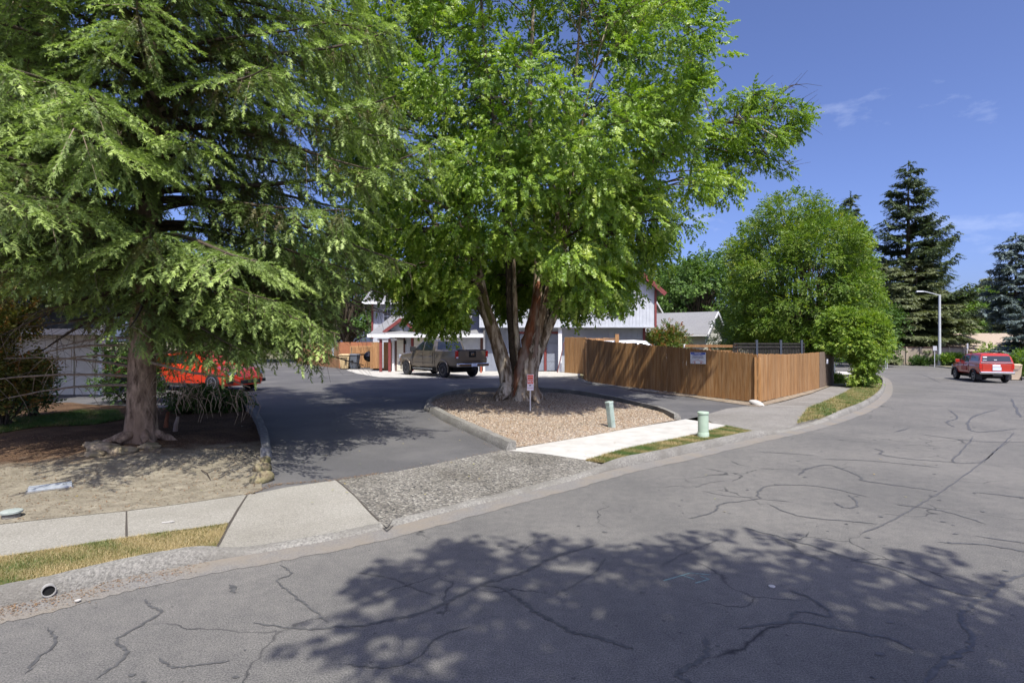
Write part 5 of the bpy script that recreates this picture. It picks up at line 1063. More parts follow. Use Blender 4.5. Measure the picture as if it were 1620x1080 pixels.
def in_poly(x, y, poly):
    c = np.zeros(len(x), bool); j = len(poly) - 1
    for i in range(len(poly)):
        xi, yi = poly[i]; xj, yj = poly[j]
        hit = ((yi > y) != (yj > y)) & (x < (xj - xi) * (y - yi) / (yj - yi + 1e-9) + xi)
        c ^= hit; j = i
    return c
def seen(Pn): return 810 + FPX * Pn[:, 0] / np.maximum(Pn[:, 1], .1), 540 - FPX * (Pn[:, 2] - CAMH) / np.maximum(Pn[:, 1], .1)
def rdir(n, r):
    v = r.normal(size=(n, 3)); return nrm(v)
def clump_crown(seed, centers, radii, nsp, T, size, flat=.72, droop=.45, outw=None, vmean=.5, tip=.25, shape=None):
    """leafy sprigs scattered through each clump, pointing out of it"""
    r = np.random.default_rng(seed); tris = []; vals = []
    centers = np.asarray(centers, float); radii = np.asarray(radii, float)
    cen = centers.mean(0) if outw is None else np.asarray(outw)
    for ti, tm in enumerate(T):
        n = nsp // len(T)
        k = len(centers); c = np.repeat(centers, n, 0); rr = np.repeat(radii, n)
        u = rdir(len(c), r); q = r.random(len(c)) ** .5
        Pn = c + u * (rr * q)[:, None] * np.array([1, 1, flat]); 
        out = nrm(c - cen) ; D = nrm(u * .8 + out * .7 + r.normal(size=u.shape) * .35 + np.array([0, 0, -droop]))
        U = nrm(np.array([0, 0, .75]) + r.normal(size=u.shape) * .45 + out * .75)
        X, Y, Z = frames(D, U); s = size * r.uniform(.7, 1.25, len(c))
        if shape is not None:
            ok = shape(Pn); Pn, X, Y, Z, s, u, q = Pn[ok], X[ok], Y[ok], Z[ok], s[ok], u[ok], q[ok]
        tr = stamp(tm, Pn, X, Y, Z, s); tris.append(tr)
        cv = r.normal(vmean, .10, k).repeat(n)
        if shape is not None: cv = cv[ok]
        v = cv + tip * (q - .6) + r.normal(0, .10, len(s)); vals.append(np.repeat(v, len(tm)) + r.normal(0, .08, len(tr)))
    return np.concatenate(tris), np.concatenate(vals)
def fill_centers(seed, n, c, rad, inner=.35, power=.5, mind=.0, mask=None, reject=None, low=-1):
    r = np.random.default_rng(seed); out = []; tries = 0; c = np.array(c, float); rad = np.array(rad, float)
    while len(out) < n and tries < n * 60:
        tries += 1; u = rdir(1, r)[0]
        if u[2] < low: continue
        q = inner + (1 - inner) * r.random() ** power; p = c + u * rad * q
        if mask is not None:
            x, y = seen(p[None]);
            if not in_poly(x, y, mask)[0]: continue
        if reject is not None and reject(p): continue
        if mind and any(np.linalg.norm(p - o) < mind for o in out): continue
        out.append(p)
    return np.array(out)
def limb(mb, a, b, r0, r1, r, sag=.12, n=6, seg=6, m=None):
    a = Vector(a); b = Vector(b); L = (b - a).length; pts = []
    for i in range(n + 1):
        t = i / n; p = a.lerp(b, t); p.z += sag * L * math.sin(math.pi * t)
        if 0 < i < n: p += Vector((r.uniform(-1, 1), r.uniform(-1, 1), r.uniform(-1, 1))) * L * .035
        pts.append(p)
    mb.tube(pts, [r0 + (r1 - r0) * i / n for i in range(n + 1)], seg, m, caps=False)
    return pts
SAG = [0]
rs = random.Random(21)
M_BMAPLE = mat("maple_bark", (.10, .075, .05), (.64, .56, .44), scale=9, rough=.95, bump=1.0, stretch=(1, 1, .3), c3=(.25, .165, .10), scale2=2.6, spec=.15, bscale=12, lo=.42, hi=.58)
M_BRED = mat("maple_inner_bark", (.10, .04, .022), (.26, .105, .055), scale=9, rough=.95, bump=1.0, stretch=(1, 1, .25), c3=(.32, .27, .22), scale2=3.2, spec=.15, bscale=14)
M_BMOSS = bark("mossy_bark", (.07, .075, .02), (.22, .19, .07), (.13, .12, .05), 12)
M_BSPR = bark("spruce_bark", (.075, .05, .035), (.42, .31, .22), (.22, .15, .10), 12, (1, 1, .35))
M_TWIG = mat("dead_twig", (.16, .12, .085), (.34, .27, .20), scale=20, rough=.95)
M_DTWIG = mat("dark_twig", (.04, .03, .022), (.10, .075, .05), scale=15, rough=.95)
F_MAPLE = foliage("maple_leaf", [(.05, .11, .016), (.14, .25, .032), (.29, .42, .06), (.50, .58, .13)], .42, rough=.38, spec=.5)
F_SPRUCE = foliage("spruce_needle", [(.20, .15, .07), (.13, .17, .062), (.22, .30, .095), (.36, .46, .14), (.52, .62, .20)], .32, tcol=(1.1, 1.25, .6))
F_KATS = foliage("katsura_leaf", [(.045, .10, .016), (.095, .175, .024), (.17, .25, .034), (.31, .33, .06)], .38)
F_FIR = foliage("fir_needle", [(.035, .055, .028), (.06, .09, .042), (.10, .135, .06), (.16, .19, .085)], .2)
F_PFIR = foliage("pale_fir_needle", [(.07, .09, .045), (.12, .145, .068), (.18, .205, .095), (.25, .26, .13)], .2)
F_DARK = foliage("dark_leaf", [(.025, .055, .014), (.055, .11, .022), (.10, .18, .035), (.18, .28, .06)], .35)
F_BLUE = foliage("blue_needle", [(.07, .095, .09), (.12, .16, .155), (.18, .23, .22), (.26, .31, .29)], .12)
F_SHRUB = foliage("shrub_leaf", [(.03, .07, .015), (.07, .13, .02), (.13, .18, .03), (.36, .12, .06)], .3)
F_SMALL = foliage("street_tree_leaf", [(.05, .11, .016), (.11, .20, .026), (.20, .30, .036), (.34, .40, .07)], .38)
F_PALE = foliage("pale_shrub_leaf", [(.06, .12, .05), (.10, .19, .07), (.18, .28, .12), (.28, .38, .2)], .35)
F_RUST = foliage("rusty_shrub_leaf", [(.04, .07, .02), (.10, .13, .03), (.18, .18, .045), (.34, .14, .05)], .3)
# ---------------------------------------------------------------- spruce in front on the left
def spruce_big():
    r = np.random.default_rng(11); rr = random.Random(11)
    base = Vector((SPB.x, SPB.y, Zd(SPB.x, SPB.y) - .05)); H = 21.0
    t = thing("spruce_tree", "large spruce with long drooping boughs rooted in the bare dirt bed beside the driveway", "tree", tuple(base))
    def trunk(z):
        k = z / H; return Vector((base.x + .0 + .18 * math.sin(z * .22) + (-.08 * math.sin(min(z, 5) / 5 * math.pi)), base.y + .1 * math.sin(z * .3), base.z + z))
    mb = MB(); zs = [0, .12, .3, .6, 1, 1.6, 2.3, 3, 4, 5.5, 7, 9, 11, 14, 17, 20, 21]
    rad = [.27, .25, .235, .225, .217, .21, .2, .19, .195, .18, .16, .14, .12, .09, .06, .02, .006]
    wob = lambda i, j: 1 + .10 * math.sin(j * 2.1 + i * .4) * (1 if i > 2 else 1.8) + .04 * math.sin(j * 5 + i)
    mb.tube([trunk(z) for z in zs], rad, 18, M_BSPR, wob=wob)
    for a in (0.3, 1.4, 2.6, 3.5, 4.3, 5.5):     # root flare
        d = Vector((math.cos(a), math.sin(a), 0)); L = rr.uniform(.45, .8)
        mb.tube([base + d * .16 + Vector((0, 0, .2)), base + d * .45 + Vector((0, 0, .07)), base + d * L * .8 + Vector((rr.uniform(-.15, .15), rr.uniform(-.1, .1), .0)), base + d * L * 1.2 + Vector((0, 0, -.09))], [.09, .07, .04, .02], 8, M_BSPR)
    mb.build("trunk", parent=t, world=True, smooth=70)
    for i, (dx, dy, q) in enumerate(((-.25, -.62, .19), (.15, -.72, .17), (-.5, -.45, .14), (.42, -.42, .13), (-.12, -.98, .12))):   # clods and knuckles of root at the foot
        g = MB(); b = bmesh.new(); bmesh.ops.create_icosphere(b, subdivisions=3, radius=1)
        for v in b.verts:
            k = 1 + .2 * math.sin(v.co.x * 5 + i) * math.cos(v.co.y * 4 + i * 2) + .1 * math.sin(v.co.z * 9 + v.co.x * 7); v.co = Vector((v.co.x * q * 1.3 * k, v.co.y * q * k, v.co.z * q * .5 * k))
        px_, py_ = base.x + dx, base.y + dy; zc = Zd(px_, py_) + q * .12
        g.add([(v.co.x + px_, v.co.y + py_, v.co.z + zc) for v in b.verts], [tuple(v.index for v in f.verts) for f in b.faces], mat("root_clod", (.17, .13, .085), (.36, .29, .20), scale=8, rough=1, bump=.8, c3=(.16, .14, .07), scale2=3)); b.free()
        g.build("root_clod", parent=t, world=True, smooth=80)
    TW = [needle_twig(rr, 17, .27, 1.15, .052) for _ in range(4)]
    mbr = MB(); seg = []           # bough wood
    twP, twD, twS, twV, twU = [], [], [], [], []
    def bough(z, az, L, droop, lift, dens=1.0, bare=.22, curtain=1.0, tipup=.12):
        o = trunk(z); rad_ = Vector((math.cos(az), math.sin(az), 0)); tan = Vector((-math.sin(az), math.cos(az), 0)); bend = rr.uniform(-.18, .18)
        def pos(s): return o + rad_ * (L * s) + tan * (bend * L * s * s) + Vector((0, 0, L * (lift * s - droop * s ** 1.7 + tipup * s ** 4)))
        n = max(6, int(L * 2.4)); pts = [pos(i / n) for i in range(n + 1)]
        mbr.tube(pts, [.008 + .016 * L ** .75 * (1 - i / n) for i in range(n + 1)], 6, M_DTWIG, caps=False)
        bv = rr.uniform(-.12, .12); step = .082 / dens; ns = int(L * (1 - bare) / step)
        for k in range(ns):
            s = bare + (1 - bare) * (k + rr.random()) / ns; p = pos(s); fwd = (pos(min(1, s + .03)) - pos(s - .03)).normalized()
            side = fwd.cross(Vector((0, 0, 1))).normalized() * (1 if k % 2 else -1)
            l = (min(.34 * L, 1.25) * (1 - .72 * s) + .22) * rr.uniform(.65, 1.2)
            hang = rr.random() < .42 * curtain
            if hang: l = min(l, rr.uniform(.35, .75))
            d = (fwd * rr.uniform(.55, .9) + side * rr.uniform(.6, 1.0)).normalized() if not hang else (fwd * .35 + side * .4 + Vector((0, 0, -1.0 * rr.uniform(.7, 1.3)))).normalized()
            m = max(3, int(l / .066)); sag = .38 if not hang else .1
            q0 = None; line = []
            for j in range(m + 1):
                u = j / m; line.append(p + d * (l * u) + Vector((0, 0, -sag * l * u * u)))
            if rr.random() < .5 * (1 if L > 3 else .4): mbr.tube([line[0], line[m // 2], line[-1]], [.006, .004, .002], 3, M_TWIG if rr.random() < .5 else M_DTWIG, caps=False)
            for j in range(1, m + 1):
                u = j / m; q = line[j]; dd = (line[j] - line[j - 1]).normalized(); sd_ = dd.cross(Vector((0, 0, 1)))
                if sd_.length < .1: sd_ = Vector((rr.uniform(-1, 1), rr.uniform(-1, 1), 0))
                sd_.normalize()
                for kk in (1, -1):
                    if rr.random() < .12: continue
                    v = (dd * .75 + sd_ * kk * rr.uniform(.4, 1.0) + Vector((rr.uniform(-.3, .3), rr.uniform(-.3, .3), rr.uniform(-.7, .25)))).normalized()
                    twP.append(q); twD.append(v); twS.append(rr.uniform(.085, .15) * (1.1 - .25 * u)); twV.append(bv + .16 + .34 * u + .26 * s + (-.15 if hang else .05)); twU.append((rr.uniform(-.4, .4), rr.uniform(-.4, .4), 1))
                if j == m:
                    twP.append(q); twD.append(dd); twS.append(.15); twV.append(.5 + .35 * s); twU.append((0, 0, 1))
    # boughs: long and drooping below, shorter above; the side towards the driveway carries the longest
    z = 2.3
    while z < 20.5:
        k = (z - 2.3) / 18.2
        nb = 5 if z < 9.5 else 4
        a0 = rr.uniform(0, 6.283)
        for i in range(nb):
            az = a0 + i * 6.283 / nb + rr.uniform(-.35, .35)
            Lb = 5.3 * (1 - k) ** .8 + .25
            if z < 3.4: Lb *= .80
            if z < 3.0 and math.cos(az) > .3 and math.sin(az) < .2: Lb *= .62      # keep the trunk side open
            if z < 3.1 and math.sin(az) < -.55: Lb *= .5
            Lb *= rr.uniform(.72, 1.08)
            front = math.sin(az) < -.3
            if front: Lb = min(Lb, 5.2)
            high = z > 9.8
            bough(z, az, Lb, rr.uniform(.42, .56) if z < 6 else rr.uniform(.30, .44), rr.uniform(.12, .24) + .12 * k, dens=.5 if high else .92, bare=.2, curtain=.45 if high else 1.0)
        z += rr.uniform(.36, .48) if z < 9.5 else .62
    # named boughs that the photograph shows clearly, reaching right over the driveway
    for z, az, L, dr, li in ((4.6, -.10, 5.5, .10, .06), (3.6, -.03, 4.3, .62, .22), (3.2, .15, 3.9, .62, .2), (5.6, -.25, 5.0, .30, .2), (6.9, -.1, 4.9, .26, .14), (4.2, -.45, 4.6, .42, .22), (3.5, -1.1, 3.4, .36, .18), (3.9, 3.6, 4.8, .28, .16), (3.5, -2.3, 3.2, .30, .12), (4.4, -1.6, 3.3, .3, .2), (5.2, -2.7, 4.4, .28, .2), (3.3, .45, 4.6, .5, .2), (3.0, .75, 3.6, .5, .18), (2.8, .3, 3.1, .5, .2), (2.6, .95, 3.0, .42, .2), (3.1, -.5, 2.9, .52, .16), (3.9, .1, 4.4, .60, .2), (3.4, -.15, 3.7, .62, .2), (2.5, -.6, 2.7, .56, .15), (2.4, -.25, 2.6, .52, .15), (2.6, .3, 2.4, .6, .18), (2.5, 1.0, 2.3, .5, .15), (2.7, -.95, 2.3, .55, .15), (2.35, .0, 2.2, .5, .1), (3.0, -.35, 4.2, .52, .15)):
        bough(z, az, L, dr, li, dens=1.35, curtain=1.15)
    # boughs on the camera side that hide the trunk above head height
    for z, az, L in ((3.2, -1.9, 2.0), (3.4, -1.2, 2.3), (3.9, -1.55, 2.6), (4.3, -2.1, 2.5), (4.7, -1.1, 2.7), (5.2, -1.6, 2.8), (5.7, -2.0, 2.4), (6.2, -1.25, 2.6), (6.7, -1.7, 2.4), (7.3, -1.4, 2.3), (7.8, -1.9, 2.1), (8.4, -1.3, 2.0), (8.9, -1.7, 1.9), (3.1, -1.5, 1.5), (5.0, -.7, 3.2), (6.4, -.6, 3.4), (7.6, -.8, 3.0), (5.5, -2.6, 3.4), (7.0, -2.5, 3.2), (8.3, -2.3, 2.8), (8.8, -.4, 3.6), (6.0, .1, 4.4), (7.4, .15, 4.2)):
        bough(z, az, L, .42, .22, dens=1.2, bare=.1, curtain=1.2)
    # bare dead branches low on the trunk
    mbr.build("bough_wood", parent=t, world=True, smooth=60, fix=False)
    dead = MB()
    for z, az, L, dz in ((1.35, 2.95, 3.1, .15), (1.05, 3.05, 2.7, -.28), (1.2, 3.2, 2.9, -.1), (1.9, 2.8, 2.4, -.2), (1.55, .1, 1.2, .05), (2.0, -.05, 1.6, .1), (1.75, 3.6, 1.6, -.15), (1.5, -2.6, 1.3, .0)):
        o = trunk(z); d = Vector((math.cos(az), math.sin(az), 0)); pts = [o + d * (L * s) + Vector((rr.uniform(-.04, .04), 0, dz * s + .10 * math.sin(3 * s))) for s in (0, .25, .5, .75, 1)]
        dead.tube(pts, [.032, .026, .020, .014, .006], 6, M_TWIG)
        for k in range(12):
            s = rr.uniform(.2, 1); p = o + d * (L * s) + Vector((0, 0, dz * s + .1 * math.sin(3 * s))); l = rr.uniform(.2, .6); v = Vector((rr.uniform(-1, 1), rr.uniform(-1, 1), rr.uniform(-1, .3))).normalized()
            dead.tube([p, p + v * l * .5, p + v * l + Vector((0, 0, -.08))], [.006, .004, .002], 4, M_TWIG, caps=False)
    # curling mass of dead twigs hanging to the right of the trunk
    for cx, cz, n, w_ in ((at(300, 10.1), .95, 46, .5), (at(378, 10.2), .85, 22, .22), (at(270, 10.1), 1.05, 22, .3)):
        for k in range(n):
            p = Vector((cx + rr.uniform(-w_, w_), 10.15 + rr.uniform(-.3, .35), base.z + cz + rr.uniform(-.12, .28)))
            a = rr.uniform(0, 6.283); l = rr.uniform(.25, .62); h = Vector((math.cos(a), math.sin(a), 0)) * l * .55
            dead.tube([p, p + h * .6 + Vector((0, 0, -.10 * l)), p + h + Vector((0, 0, -.5 * l)), p + h * .7 + Vector((0, 0, -.9 * l))], [.006, .0055, .004, .002], 4, M_TWIG if k % 3 else M_DTWIG, caps=False)
    dead.tube([trunk(1.5), Vector((at(300, 10.1), 10.1, base.z + 1.3)), Vector((at(350, 10.1), 10.15, base.z + 1.22)), Vector((at(392, 10.1), 10.2, base.z + 1.02))], [.03, .024, .018, .01], 6, M_TWIG)
    dead.build("dead_branches", parent=t, world=True, smooth=60, fix=False)
    Pn = np.array(twP, float); D = np.array(twD, float); S = np.array(twS, float) * 1.32; V = np.array(twV); U = np.array(twU)
    # keep the view under the boughs open, as it is in the photograph
    x, y = seen(Pn); low = [(-400, 470), (60, 465), (120, 505), (190, 560), (250, 606), (330, 612), (380, 606), (405, 642), (500, 646), (520, 560), (700, 430), (900, 300), (900, 900), (-400, 900)]
    cut = in_poly(x, y, low) & (Pn[:, 2] < 4.2)
    thin = in_poly(x, y, [(-400, 440), (240, 520), (240, 700), (-400, 700)]) & (r.random(len(x)) < .45)
    drive = in_poly(x, y, [(540, 470), (640, 420), (760, 380), (760, 700), (500, 700)])
    ok = ~(cut | thin | drive); Pn, D, S, V, U = Pn[ok], D[ok], S[ok], V[ok], U[ok]
    X, Y, Z = frames(D, U); tris = []; vals = []; idx = r.integers(0, 4, len(Pn))
    for i in range(4):
        k = idx == i; tr = stamp(TW[i], Pn[k], X[k], Y[k], Z[k], S[k]); tris.append(tr); vals.append(np.repeat(V[k] + r.normal(0, .07, k.sum()), len(TW[i])))
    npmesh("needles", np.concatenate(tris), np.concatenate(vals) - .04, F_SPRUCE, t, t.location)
    print("spruce twigs", len(Pn))
spruce_big()
# ---------------------------------------------------------------- the big maple on the gravel island
def maple_big():
    rr = random.Random(5); r = np.random.default_rng(5)
    b = P(820, 640); D0 = b.y; base = Vector((b.x, b.y, Zi(b.x, b.y) - .06))
    t = thing("maple_tree", "huge multi-stemmed maple with pale and red flaking bark on the gravel island", "tree", tuple(base))
    W = lambda px, py, dy=0: Vector((at(px, D0 + dy), D0 + dy, zz(py, D0 + dy)))
    wob = lambda i, j: 1 + .09 * math.sin(j * 2.3 + i * .5) + .05 * math.sin(j * 5.1 + i * 1.7)
    mb = MB()
    mb.tube([W(826, 650), W(826, 640), W(828, 625), W(832, 600), W(836, 575), W(842, 545), W(850, 515), W(858, 480)], [.66, .54, .43, .37, .33, .28, .21, .16], 20, M_BMAPLE, wob=wob)
    stems = [
        ([(806, 642), (800, 590), (786, 540), (770, 495), (760, 450), (752, 410), (744, 360), (728, 300), (700, 200), (670, 90), (650, -30)], -.1, .30, M_BMAPLE),
        ([(800, 600), (794, 560), (778, 520), (756, 480), (738, 440), (700, 370), (640, 280), (590, 180)], .5, .20, M_BMAPLE),
        ([(822, 640), (818, 590), (812, 530), (808, 480), (806, 420), (800, 340), (790, 240), (770, 110), (760, -20), (752, -160)], .5, .24, M_DTWIG),
        ([(826, 600), (820, 555), (816, 510), (814, 450), (812, 400), (806, 330), (800, 250)], .0, .13, M_BMAPLE),
        ([(830, 600), (838, 560), (846, 510), (850, 465), (852, 420), (850, 360), (846, 300), (838, 180), (842, 60), (846, -80), (850, -220)], .1, .25, M_BMAPLE),
        ([(838, 590), (850, 550), (862, 505), (868, 460), (876, 400), (884, 340), (890, 280), (905, 180), (915, 70), (925, -60)], .4, .24, M_BMAPLE),
        ([(844, 580), (856, 545), (872, 505), (884, 478), (905, 430), (950, 370), (1010, 300), (1060, 230), (1110, 200), (1160, 195)], .3, .20, M_DTWIG),
        ([(852, 560), (868, 520), (880, 490), (888, 450), (892, 400), (896, 330), (910, 260), (930, 150), (960, 40)], -.4, .17, M_BMAPLE)]
    skel = []
    for pts, dy, r0, m in stems:
        n = len(pts); q = [W(x, y, dy * (i / n) * 2.0) for i, (x, y) in enumerate(pts)]; q = catmull(q, 3); k = len(q)
        mb.tube(q, [max(.02, .8 * r0 * (1 - i / k) ** .85) for i in range(k)], 12, m, wob=wob); skel += [(p, r0 * (1 - i / k)) for i, p in enumerate(q) if p.z > base.z + 3.2]
    # broad bare patches: red inner bark and moss, raised like flakes on the stems
    def patch(pts, wd, m, dy):
        q = catmull([W(x, y, dy) for x, y in pts], 4); k = len(q)
        mb.tube(q, [wd * math.sin(math.pi * (i + .6) / (k + .2)) ** .5 for i in range(k)], 8, m, wob=lambda i, j: 1 + .22 * math.sin(i * 2.7 + j * 1.9))
    patch([(812, 640), (818, 600), (829, 560), (839, 520), (848, 480), (852, 445)], .16, M_BRED, -.20)
    patch([(832, 620), (840, 580), (847, 545), (852, 515)], .10, M_BRED, -.20)
    patch([(778, 515), (772, 495), (764, 465), (756, 440)], .08, M_BMOSS, -.20)
    patch([(884, 478), (876, 500), (868, 520)], .09, M_BMOSS, -.12)
    for a, L in ((2.7, .9), (3.7, .8), (5.6, .8), (.3, .9), (1.3, .8)):
        d = Vector((math.cos(a), math.sin(a), 0)); mb.tube([base + d * .35 + Vector((0, 0, .45)), base + d * .6 + Vector((0, 0, .16)), base + d * L + Vector((0, 0, -.02))], [.22, .15, .05], 8, M_BMAPLE, wob=wob)
    mb.build("trunk", parent=t, world=True, smooth=70, fix=False)
    out = [(470, -260), (1080, -260), (1120, -60), (1148, 10), (1128, 50), (1150, 95), (1140, 120), (1200, 140), (1262, 165), (1284, 180), (1255, 215), (1245, 260), (1218, 300), (1190, 330), (1160, 318), (1125, 322), (1080, 308), (1102, 345), (1078, 372), (1062, 400), (1044, 425),
           (1026, 445), (998, 470), (960, 492), (930, 492), (905, 508), (880, 500), (875, 460), (850, 425), (825, 455), (800, 410), (765, 415), (748, 460), (742, 500), (715, 528), (690, 535), (655, 522), (630, 500), (600, 478), (572, 450), (545, 410), (535, 350), (520, 250), (500, 100)]
    mask = out
    maskA = [(470, -260), (1060, -260), (1100, -60), (1125, 10), (1110, 50), (1130, 95), (1105, 140), (1085, 180), (1092, 225), (1130, 250), (1160, 285), (1140, 305), (1100, 300), (1075, 300)] + out[21:]
    cA = fill_centers(3, 340, (.4, D0 - .2, 9.3), (6.6, 5.6, 7.4), inner=.45, power=.6, mask=maskA, mind=.75)
    cB = fill_centers(4, 30, (7.3, D0 - .3, 8.3), (2.0, 1.3, 1.8), inner=.1, power=.8, mask=mask, mind=.45, reject=lambda p: (math.sin(p[0] * 2.3) * math.cos(p[2] * 2.6) > .35))
    cC = fill_centers(6, 60, (.4, D0 + .4, 13.2), (5.2, 4.6, 5.6), inner=.2, low=-.2)
    cC = cC[cC[:, 2] > 14.0]
    cE = fill_centers(12, 46, (.25, D0 + 2.4, 4.3), (2.4, 1.2, 1.5), inner=.0)
    cD = fill_centers(8, 70, (.2, D0 - .3, 5.2), (5.2, 4.6, 2.6), inner=.55, power=.6, mask=mask, mind=.7)
    cen = np.concatenate([cA, cC, cD, cE]); rad = np.concatenate([r.uniform(.5, .84, len(cA)), r.uniform(.9, 1.3, len(cC)), r.uniform(.5, .85, len(cD)), r.uniform(.5, .8, len(cE))])
    cF = np.array([W(rr.uniform(662, 748), rr.uniform(450, 508), rr.uniform(-1.8, .6)) for _ in range(18)] + [W(rr.uniform(895, 985), rr.uniform(425, 478), rr.uniform(-1.8, .6)) for _ in range(14)])
    cen = np.concatenate([cen, cF]); rad = np.concatenate([rad, r.uniform(.35, .6, len(cF))])
    cB = np.concatenate([cB, np.array([W(x + rr.uniform(-10, 10), y + rr.uniform(-8, 12), -.2 + rr.uniform(-.3, .3)) for x, y in ((1225, 160), (1240, 148), (1256, 138), (1262, 188), (1272, 182), (1240, 200), (1215, 204), (1205, 215), (1222, 238), (1240, 258), (1180, 225), (1160, 240), (1150, 165), (1168, 150), (1190, 160), (1205, 180))])])
    T = [sprig(rr, 12, .30, .085, 1, .5) for _ in range(4)]
    def shp(Pn):
        x, y = seen(Pn); big = [( (px - 830) * 1.03 + 830, (py - 240) * 1.03 + 240) for px, py in out]
        hole = (np.abs(x - 815 - (y - 500) * .1) < 62 + (y < 470) * -20) & (y > 395) & (Pn[:, 1] < D0 + .6)
        return (in_poly(x, y, big) | ((Pn[:, 1] > D0 + .9) & (y < 512) & (np.abs(x - 820) < 120))) & ~hole
    tr, v = clump_crown(9, cen, rad, 72, T, .34, flat=.75, droop=.42, outw=(.4, D0, 7.5), vmean=.50, tip=.35, shape=shp)
    tr2, v2 = clump_crown(10, cB, r.uniform(.22, .42, len(cB)), 34, T, .27, flat=.75, droop=.6, outw=(.4, D0, 7.5), vmean=.46, tip=.35, shape=shp)
    tr = np.concatenate([tr, tr2]); v = np.concatenate([v, v2])
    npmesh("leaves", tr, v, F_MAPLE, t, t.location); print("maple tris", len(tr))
    lb = MB()
    for c in np.concatenate([cA, cB, cD, cE]):
        c = Vector(c); s = min(skel, key=lambda q: (q[0] - c).length + max(0, q[0].z - c.z) * .8)
        limb(lb, s[0], c, min(.07, max(.02, s[1] * .45)), .010, rr, sag=.10, n=4, seg=5, m=M_BMAPLE if rr.random() < .5 else M_DTWIG)
        for _ in range(3):
            e = c + Vector((rr.uniform(-.7, .7), rr.uniform(-.7, .7), rr.uniform(-.5, .5))); lb.tube([c, (c + e) / 2 + Vector((0, 0, .05)), e], [.009, .006, .003], 4, M_DTWIG, caps=False)
    # the thin half-bare branch reaching right
    for pts in ([(1060, 222), (1110, 200), (1160, 193), (1200, 208), (1225, 235), (1250, 262)], [(1160, 193), (1210, 205), (1240, 200), (1270, 182)], [(1200, 208), (1222, 170), (1240, 145), (1262, 132)], [(1180, 200), (1190, 225), (1215, 250), (1245, 255)], [(1100, 205), (1140, 215), (1160, 240)]):
        q = catmull([W(x, y, -.2) for x, y in pts], 4); lb.tube(q, [.032 * (1 - i / len(q)) + .005 for i in range(len(q))], 6, M_DTWIG, caps=False)
        for k in range(6):
            p = q[rr.randrange(len(q) // 2, len(q))]; e = p + Vector((rr.uniform(-.3, .5), rr.uniform(-.3, .3), rr.uniform(-.4, .5))); lb.tube([p, e], [.006, .003], 4, M_DTWIG, caps=False)
    lb.build("limbs", parent=t, world=True, smooth=60, fix=False)
maple_big()
# ---------------------------------------------------------------- generic trees of the background
def broadleaf(name, label, cat, base, trunk_h, trunk_r, cen, rad, n, crad, nsp, size, fmat, seed, group=None, low=-1, leafn=6, droop=.4, vmean=.5, inner=.5, mind=.0, mask=None, bk=None, L=.42, W_=.13, lean=(0, 0), shape=None, tip=.3, flat=.72, reject=None):
    rr = random.Random(seed); r = np.random.default_rng(seed); base = Vector(base)
    t = thing(name, label, cat, tuple(base), group=group); bk = bk or M_DTWIG
    mb = MB(); top = base + Vector((lean[0], lean[1], trunk_h)); c0 = Vector(cen)
    pts = [base + Vector((0, 0, -.1)), base.lerp(top, .5) + Vector((rr.uniform(-.1, .1), 0, 0)), top, top.lerp(c0 + Vector((0, 0, rad[2] * .5)), .6)]
    mb.tube(catmull(pts, 4), [trunk_r * (1.25 if i == 0 else 1 - .055 * i) for i in range(13)], 10, bk)
    cs = fill_centers(seed, n, cen, rad, inner=inner, low=low, mind=mind, mask=mask, reject=reject)
    for c in cs[:: max(1, len(cs) // 60)]: limb(mb, top + Vector((0, 0, rr.uniform(-.1, .5) * rad[2] * .6)), c, trunk_r * .35, .012, rr, sag=.05, n=4, seg=5, m=bk)
    mb.build("trunk", parent=t, world=True, smooth=60, fix=False)
    T = [sprig(rr, leafn, L, W_, 0, droop) for _ in range(3)]
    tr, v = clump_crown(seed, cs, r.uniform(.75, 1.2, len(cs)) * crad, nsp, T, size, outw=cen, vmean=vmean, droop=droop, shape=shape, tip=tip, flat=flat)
    npmesh("crown", tr, v, fmat, t, t.location); return t
